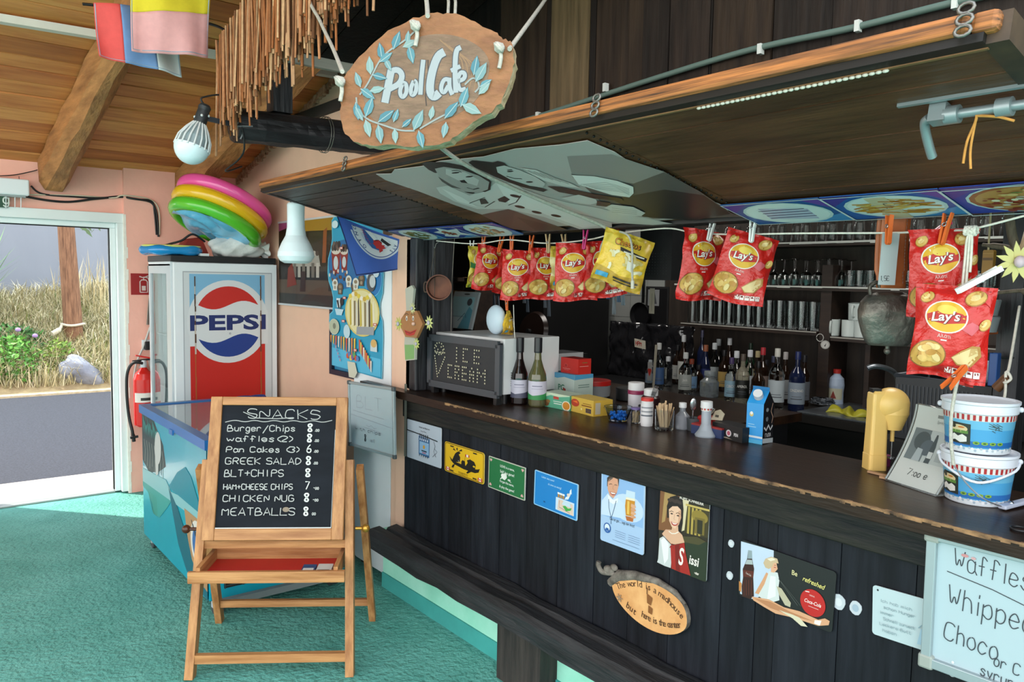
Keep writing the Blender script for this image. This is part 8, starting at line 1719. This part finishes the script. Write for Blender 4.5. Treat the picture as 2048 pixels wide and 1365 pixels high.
# copper pan on the post, baskets
cp = V((2.055, 3.0, U(886, 575, 'y', 3.03).z)); cp = U(880, 575, 'y', 3.02); o = thing('copper_pan', 'old copper pan hanging on a cord from the black post', 'pan', cp); axm = Matrix.Rotation(R(52), 3, 'Z') @ Matrix.Rotation(R(-90), 3, 'Y')
MB().lathe([(0, .002), (.048, 0), (.056, .004), (.056, .06), (.059, .062), (.0535, .062), (.051, .008), (0, .007)], M('old_copper', '#3e2016', hex2='#5e3624', rough=.4, metal=.5, scale=10), ax=axm, c=(0, 0, 0), n=34).build('pan_body', o)
for s_ in (-1, 1): b = MB(); b.tube(bez([axm @ V((s_*.02, .05, .03)), axm @ V((s_*.02, .068, .03)), axm @ V((-s_*.02, .068, .03)), axm @ V((-s_*.02, .05, .03))]), .004, M('rusty_iron'), 6); b.build('handle', o); break
hp = U(870, 497, 'y', 3.065)-cp; b = MB(); b.tube([axm @ V((.0, .05, .05)), hp], .0015, P('#5c564e'), 5).tube([axm @ V((-.045, .02, .05)), hp], .0015, P('#5c564e'), 5).tube([hp+V((0, .012, .012)), hp, hp+V((0, -.008, .02)), hp+V((.02, 0, .03))], .002, P('#8a8a88'), 5); b.build('cord', o)
for k, (px0, py0, px1, py1, lab) in enumerate(((896, 555, 926, 542, 'small woven basket on the upper part of the dark kitchen rack'), (896, 602, 922, 580, 'woven basket on the lower part of the dark kitchen rack'))):
    a = U(px0, py0, 'x', 2.9); c_ = U(px1, py1, 'x', 2.9); b = MB(); h = .07; wv = M('woven_cane', '#8a6a42', hex2='#5c4228', rough=.8, scale=50)
    for j in range(5):
        for i in range(7): y = a.y-(a.y-c_.y)*i/7; b.box((2.9+(i+j) % 2*.004, y-(a.y-c_.y)/7.5, a.z+j*.015), (3.0, y, a.z+j*.015+.013), wv)
    b.build('woven_basket', label=lab, cat='basket')
b = MB(); a = U(892, 560, 'x', 2.88); c_ = U(948, 607, 'x', 2.88); 
for z in (a.z-.008, U(892, 606, 'x', 2.88).z-.012): b.box((2.86, c_.y-.02, z-.012), (3.05, a.y+.03, z), m_sh)
b.box((2.86, c_.y-.035, 0), (3.05, c_.y-.02, a.z+.12), m_sh).box((2.86, a.y+.03, 0), (3.05, a.y+.045, a.z+.12), m_sh); b.build('kitchen_rack', label='dark wooden rack with woven baskets left of the kitchen', cat='rack')
# hanging spoons/clothes hooks (rows of pegs with dangling utensils)
KP = []
for i, (px, py, ln, c_) in enumerate(((988, 590, .07, '#5d6a78'), (996, 592, .06, '#6a7683'), (1048, 585, .06, '#7d8894'), (1055, 592, .09, '#5d6a78'), (1090, 590, .07, '#7a8591'), (1098, 592, .11, '#67727e'), (1216, 578, .05, '#3c5f8a'), (1228, 588, .10, '#8c979f'), (1237, 580, .06, '#56738f'), (1246, 582, .07, '#7b8d99'))):
    p = U(px, py, 'x', 2.75); KP.append((px, py)); b = MB(); b.bar(p+V((0, 0, .004)), p-V((0, 0, ln)), .012, .008, P(c_, .5)).bar(p-V((0, .006, ln*.3)), p-V((0, .012, ln)), .006, .006, P(c_, .5))
    b.build('clothes_peg', label='dim grey blue peg hanging in the dark kitchen, %s from the left' % ORD[i], cat='clothes peg', group='dim pegs hanging in the kitchen')
b = MB(); b.box((2.72, U(1262, 0, 'x', 2.72).y, U(1260, 560, 'x', 2.72).z), (2.73, U(900, 0, 'x', 2.72).y, 2.5), M('kitchen_beam', '#101114', rough=.6)); b.build('kitchen_valance', label='dark board hanging across the upper kitchen opening', cat='board')
# black speaker grille at right of kitchen opening, paper strip, small picture
p0, p1 = U(1278, 560, 'x', 2.9), U(1345, 470, 'x', 2.9); o = thing('speaker', 'black perforated speaker box behind the yellow bag', 'speaker', (2.98, (p0.y+p1.y)/2, p0.z))
MB().box((2.9, p1.y, p0.z), (3.06, p0.y, p1.z+.1), m_dk).build('speaker_box', o, world=True); b = MB()
for i in range(9):
    for j in range(8): b.ball((2.899, p0.y-.03-(p0.y-p1.y-.06)*i/8, p0.z+.03+.014*j), (.002, .0025, .0025), P('#2c2e30'), 5)
b.build('grille_dots', o, world=True)
MB().bar((2.98, (p0.y+p1.y)/2, p1.z+.09), (2.98, (p0.y+p1.y)/2, 2.5), .02, .02, m_dk).build('ceiling_rod', o, world=True)
b = MB(); b.tube([(2.75, 3.18, U(960, 588, 'x', 2.75).z)]+[U(px, py, 'x', 2.75) for px, py in KP]+[(2.92, p0.y, p0.z+.05)], .0025, P('#3a3f44'), 5); b.build('kitchen_line', label='dim string carrying grey pegs in the kitchen', cat='string')
p = U(1303, 577, 'x', 2.95); q = U(1308, 628, 'x', 2.95); b = MB(); b.fr = Fr((2.95, p.y+.012, q.z), (0, -.034, 0), (0, 0, p.z-q.z)); b.prism([(0, 0), (1, 0), (.95, 1), (.05, 1)], .002, '#9a9484'); b.l = .0004; b.line([(.5, .1), (.5, .8)], .05, '#8a8474'); b.build('paper_strip', label='narrow pale paper strip hanging beside the small framed picture', cat='paper')
p, q = U(1312, 598, 'x', XS+.1), U(1350, 652, 'x', XS+.1); b = MB(); b.fr = Fr((XK-.006, U(1312, 0, 'x', XK).y, U(1330, 652, 'x', XK).z), (0, -.20, 0), (0, 0, .26)); b.prism([(0, 0), (1, 0), (1, 1), (0, 1)], .012, '#2b2b2c'); b.l = .0005; b.rect(.06, .05, .94, .95, '#141416').rect(.1, .5, .6, .92, '#8f9294').poly([(.2, .55), (.5, .55), (.4, .85)], '#4a4d50'); b.build('small_picture', label='small dark framed picture beside the left end of tall glasses', cat='picture')
# ---- right-hand corner: branch, yellow level, blue board, rope toggle, cups on hook
o = thing('antler_branch', 'dark forked antler-like branch hanging at the right end of the bar', 'branch', U(2000, 600, 'x', 2.3)); m_br = M('grey_brown_branch', '#4a4034', hex2='#6e6252', rough=.7, scale=20, stretch=(6, 6, 1))
b = MB(); b.tube(bez([U(2018, 425, 'x', 2.3), U(2024, 470, 'x', 2.3), U(2034, 500, 'x', 2.3), U(2046, 530, 'x', 2.3), U(2060, 580, 'x', 2.3), U(2035, 582, 'x', 2.3), U(1975, 588, 'x', 2.3)]), [.012]*10+[.011]*10+[.009]*9+[.005]*8, m_br, 8); b.tube(bez([U(2036, 505, 'x', 2.3), U(2010, 495, 'x', 2.3), U(1965, 490, 'x', 2.3)]), [.011]*5+[.008]*5+[.005]*3, m_br, 8); b.build('branch_body', o, world=True)
b = MB(); c = U(2036, 524, 'x', 2.0); t = V((.62, -.78, 0)); v = V((0, 0, 1)); b.fr = Fr(c, t, v)
for k in range(11): a = k*.571; b.l = .0004+.0008*(k % 2); Lf = .048; b.poly([(.25*Lf*math.cos(a-.7), .25*Lf*math.sin(a-.7)), (.65*Lf*math.cos(a-.2), .65*Lf*math.sin(a-.2)), (Lf*math.cos(a), Lf*math.sin(a)), (.65*Lf*math.cos(a+.2), .65*Lf*math.sin(a+.2)), (.25*Lf*math.cos(a+.7), .25*Lf*math.sin(a+.7))], '#d6cf82')
b.ball(c-V((.006, .006, 0)), (.012, .012, .014), P('#d8c3cc'), 12); b.tube([c+V((.01, .01, .01)), U(2046, 490, 'x', 2.03), U(2056, 455, 'x', 2.05)], .006, P('#b39a78'), 6); b.build('wooden_flower', label='pale yellow wooden flower with pink centre at the right edge', cat='decoration', solid=.002)
p0, p1 = U(1962, 552, 'x', 2.5), U(1988, 500, 'x', 2.5); b = MB(); b.fr = Fr((2.5, p0.y, p0.z), (0, -(p0.y-p1.y), 0), (0, 0, p1.z-p0.z)); b.prism([(0, 0), (.95, 0), (1, .95), (.9, 1), (.1, 1), (.03, .95)], .02, '#a8782a'); b.l = .0005; b.rect(.05, .6, .95, .7, '#6a4a1e').rect(.05, .85, .95, .87, '#c99a4a'); b.tube([V((2.5, (p0.y+p1.y)/2, p1.z)), V((2.5, (p0.y+p1.y)/2, 2.5))], .003, P('#c9b48a'), 6); b.build('wooden_board', label='small mustard yellow board hanging behind the white peg at right', cat='board')
p0, p1 = U(1974, 772, 'x', 2.6), U(1996, 707, 'x', 2.6); b = MB(); b.box((2.6, p1.y, p0.z), (2.63, p0.y, p1.z), P('#1f4f94', .4)); b.bar((2.615, p1.y+.02, p1.z-.015), (2.67, p1.y-.03, p1.z-.015), .006, .006, m_dk); b.build('cutting_board', label='blue plastic board hanging right of the lowest red bag', cat='board', bevel=.006)
b = MB(); b.tube([U(1992, 778, 'x', 2.45), U(2016, 755, 'x', 2.45)], .014, P('#6a4426', .5), 10); b.build('wooden_toggle', label='brown wooden toggle on a white cord at the right edge', cat='toggle')
b = MB(); b.tube(bez([V((2.66, U(2015, 740, 'x', 2.6).y, 1.5)), V((2.5, U(2018, 740, 'x', 2.5).y, U(2018, 735, 'x', 2.5).z)), U(2008, 765, 'x', 2.44), U(2022, 758, 'x', 2.44), U(2012, 745, 'x', 2.44), U(2010, 790, 'x', 2.44), U(1998, 818, 'x', 2.44)]), .004, m_str, 6); b.build('cord', label='white cord hanging from the brown wooden toggle', cat='cord')
MB().box((2.66, U(2030, 600, 'x', 2.66).y-.02, .0), (2.74, U(1998, 600, 'x', 2.66).y, 2.5), m_post).build('bar_post', label='black upright post at the right inside end of bar', cat='post')
p = U(1990, 655, 'x', 2.62); 
b = MB(); b.box((2.52, U(2012, 0, 'x', 2.55).y, U(1990, 672, 'x', 2.55).z), (2.66, U(1972, 0, 'x', 2.55).y, U(1990, 667, 'x', 2.55).z), P('#9a4f22', .5)); b.build('orange_bracket', label='orange wooden bracket shelf on the right inside post', cat='shelf')
zz = U(1990, 667, 'x', 2.55).z
for k, (dy, dzz, lab) in enumerate(((0, .0, 'grey white cup lying on the orange bracket shelf'), (0, .05, 'upper grey white cup stacked at the orange bracket'))):
    MB().lathe([(0, 0), (.028, 0), (.036, .045), (.034, .048), (.025, .006), (0, .006)], P('#7d8488', .35), n=22, c=V((2.58, p.y+.01, zz+.001+dzz))).build('cup', label=lab, cat='cup')
# ================================================================ OUTSIDE THE DOOR
def sector(rg, y0, y1):
    y = rg.uniform(y0, y1); return rg.uniform(.06*y, .235*y), y
def blades(name, n, cols, y0, y1, hmin, hmax, label, cat, seed, wide=.012, lean=.6, xs=None):
    rg = random.Random(seed); b = MB(); ms = [M('blade_'+c.lstrip('#'), c, rough=.7) for c in cols]
    vs = [[] for _ in ms]
    for _ in range(n):
        if xs: x, y = rg.uniform(*xs), rg.uniform(y0, y1)
        else: x, y = sector(rg, y0, y1)
        h = rg.uniform(hmin, hmax); a = rg.uniform(0, 6.28); w_ = rg.uniform(.5, 1)*wide; L = lean*rg.uniform(.2, 1)*h; z = bank(x, y)-.02
        dx, dy = math.cos(a), math.sin(a); px_, py_ = -dy*w_/2, dx*w_/2; k = rg.randrange(len(ms))
        vs[k] += [(x-px_, y-py_, z), (x+px_, y+py_, z), (x+dx*L*.35+px_*.8, y+dy*L*.35+py_*.8, z+h*.6), (x+dx*L*.35-px_*.8, y+dy*L*.35-py_*.8, z+h*.6), (x+dx*L, y+dy*L, z+h*(1-.35*lean*rg.random()))]
    for k, q in enumerate(vs):
        fs = []
        for i in range(0, len(q), 5): fs += [(i, i+1, i+2, i+3), (i+3, i+2, i+4)]
        b.add(q, fs, ms[k])
    return b.build(name, label=label, cat=cat, kind='stuff')
blades('dry_grass', 14000, ['#cfc6a0', '#b3a984', '#ded7b8', '#bdb48c', '#94906a'], 11.6, 14.4, .12, .42, 'dry straw coloured grass covering the bank beyond the road', 'grass', 1, .014, 1.2)
blades('green_grass', 3600, ['#6f9040', '#8ca64c', '#547634', '#a0b65e'], 11.7, 14.0, .08, .28, 'green grass mixed into the dry bank', 'grass', 2, .014, .8)
blades('tall_dry_stalks', 160, ['#cbbd95', '#b3a47a'], 13.2, 14.3, .5, 1.0, 'tall pale dry stalks at the top of bank right of pole', 'grass', 3, .016, .4, (1.95, 3.4))
blades('tall_reeds', 90, ['#5f8a5a', '#7ea06e', '#4a7348'], 12.6, 13.6, .9, 1.7, 'tall green reed leaves at the left edge of doorway view', 'plant', 4, .04, .55, (.62, 1.05))
def leafy(name, cx, cy, rx, ry, h, n, cols, label, cat, seed, size=.05):
    rg = random.Random(seed); b = MB(); ms = [M('leaf_'+c.lstrip('#'), c, rough=.55) for c in cols]
    for _ in range(n):
        a = rg.uniform(0, 6.28); r_ = rg.random()**.5; x, y = cx+rx*r_*math.cos(a), cy+ry*r_*math.sin(a); z = bank(x, y)+rg.random()*h*(1-.6*r_*r_); t = V((rg.uniform(-1, 1), rg.uniform(-1, 1), rg.uniform(-.2, 1))).normalized(); s_ = V((rg.uniform(-1, 1), rg.uniform(-1, 1), rg.uniform(-.6, .6))).normalized(); L = size*rg.uniform(.6, 1.3); c = V((x, y, z))
        b.add([c, c+t*L*.5+s_*L*.25, c+t*L, c+t*L*.5-s_*L*.25], [(0, 1, 2, 3)], rg.choice(ms))
    return b.build(name, label=label, cat=cat)
p = U(30, 745, 'y', 11.9); leafy('green_bush', p.x, 11.95, .30, .3, .45, 900, ['#4f8a34', '#6aa544', '#3b6e2a'], 'bright green low bush at the left by the road', 'bush', 5, .08)
p = U(40, 650, 'y', 12.4); leafy('leafy_plant', p.x, 12.5, .42, .35, .30, 800, ['#3f7038', '#56894a', '#2f5a30'], 'dark leafy plant with violet flowers on the left of bank', 'plant', 6, .09)
p = U(118, 715, 'y', 11.9); leafy('green_bush', p.x, 12.0, .22, .2, .38, 500, ['#6f8f36', '#8aa648', '#54752c'], 'yellow green tuft between wooden pole and pale rock', 'bush', 7, .07)
for k, (px, py, lab) in enumerate(((36, 660, 'violet flower on the leafy plant, left one'), (70, 672, 'violet flower on the leafy plant, right one'))):
    c = U(px, py, 'y', 12.1); MB().ball(c, (.035, .03, .03), P('#a98ac4'), 10).build('violet_flower', label=lab, cat='flower')
# utility pole
pb = U(148, 676, 'y', 12.55); pt = U(131, 440, 'y', 12.55); d = (pt-pb); r_ = .115
o = thing('utility_pole', 'brown wooden utility pole leaning slightly on the bank', 'pole', pb-d*.06)
b = MB(); b.tube([pb-d*.08, pb+d*.5, pb+d*1.0, pb+d*2.2], [.125, .115, .105, .09], WOOD('pole_wood', '#5a3d2a', '#8a654a', 'z', .8, 5, 10, .5), 18); b.build('pole_shaft', o, world=True)
c = pb+d*.115; b = MB(); b.tube([c+V((.145*math.cos(k*.4), .145*math.sin(k*.4), .01*math.sin(k))) for k in range(16)], .018, P('#c9c2b0', .8), 8, True); b.build('pale_band', o, world=True)
b = MB(); q = U(118, 660, 'y', 12.35); b.tube(bez([c+V((-.14, -.02, 0)), q, U(104, 668, 'y', 12.3)]), [.02]*6+[.035]*7, P('#c3bca8', .8), 8); b.build('pale_rag', o, world=True)
# rock
c = U(165, 745, 'y', 11.75); rg = random.Random(12)
def fn(u, v):
    a, t = u*2*math.pi, (v-.5)*math.pi; q = V((math.cos(a)*math.cos(t), math.sin(a)*math.cos(t), math.sin(t))); k = 1+.10*math.sin(q.x*4+q.z*3)+.07*math.sin(q.y*5-q.x*3)+.04*math.sin(q.z*9+q.y*5)
    return V((c.x+.26*q.x*k, c.y+.2*q.y*k, bank(c.x, c.y)+.06+.20*q.z*k-.10*q.x))
MB().grid(fn, 28, 16, M('pale_limestone', '#6f7480', hex2='#8d929c', rough=.9, scale=5, bump=.6, bscale=14), True).build('rock', label='pale grey rock at the roadside below the wooden pole', cat='rock')
MB().box((-6, 11.32, -.10), (14, 11.62, -.005), M('dusty_verge', '#a89878', hex2='#c4b595', rough=.95, scale=14, bump=.4)).build('ground_verge', kind='structure')
c = U(168, 452, 'y', 13.0); leafy2 = MB(); rg = random.Random(9)
b = MB(); b.tube([c+V((0, 0, 1.2)), c+V((.05, 0, .4)), c], .012, P('#4a3a2a'), 6)
for k in range(26): q = c+V((rg.uniform(-.2, .2), rg.uniform(-.15, .15), rg.uniform(-.05, .25))); t = V((rg.uniform(-1, 1), 0, rg.uniform(-1, .3)))*.08; b.add([q, q+t+V((.02, 0, .02)), q+t*2, q+t-V((.02, 0, .02))], [(0, 1, 2, 3)], P('#5f7a52', .6))
b.build('hanging_twig', label='leafy twig hanging into the top of the doorway view', cat='twig')
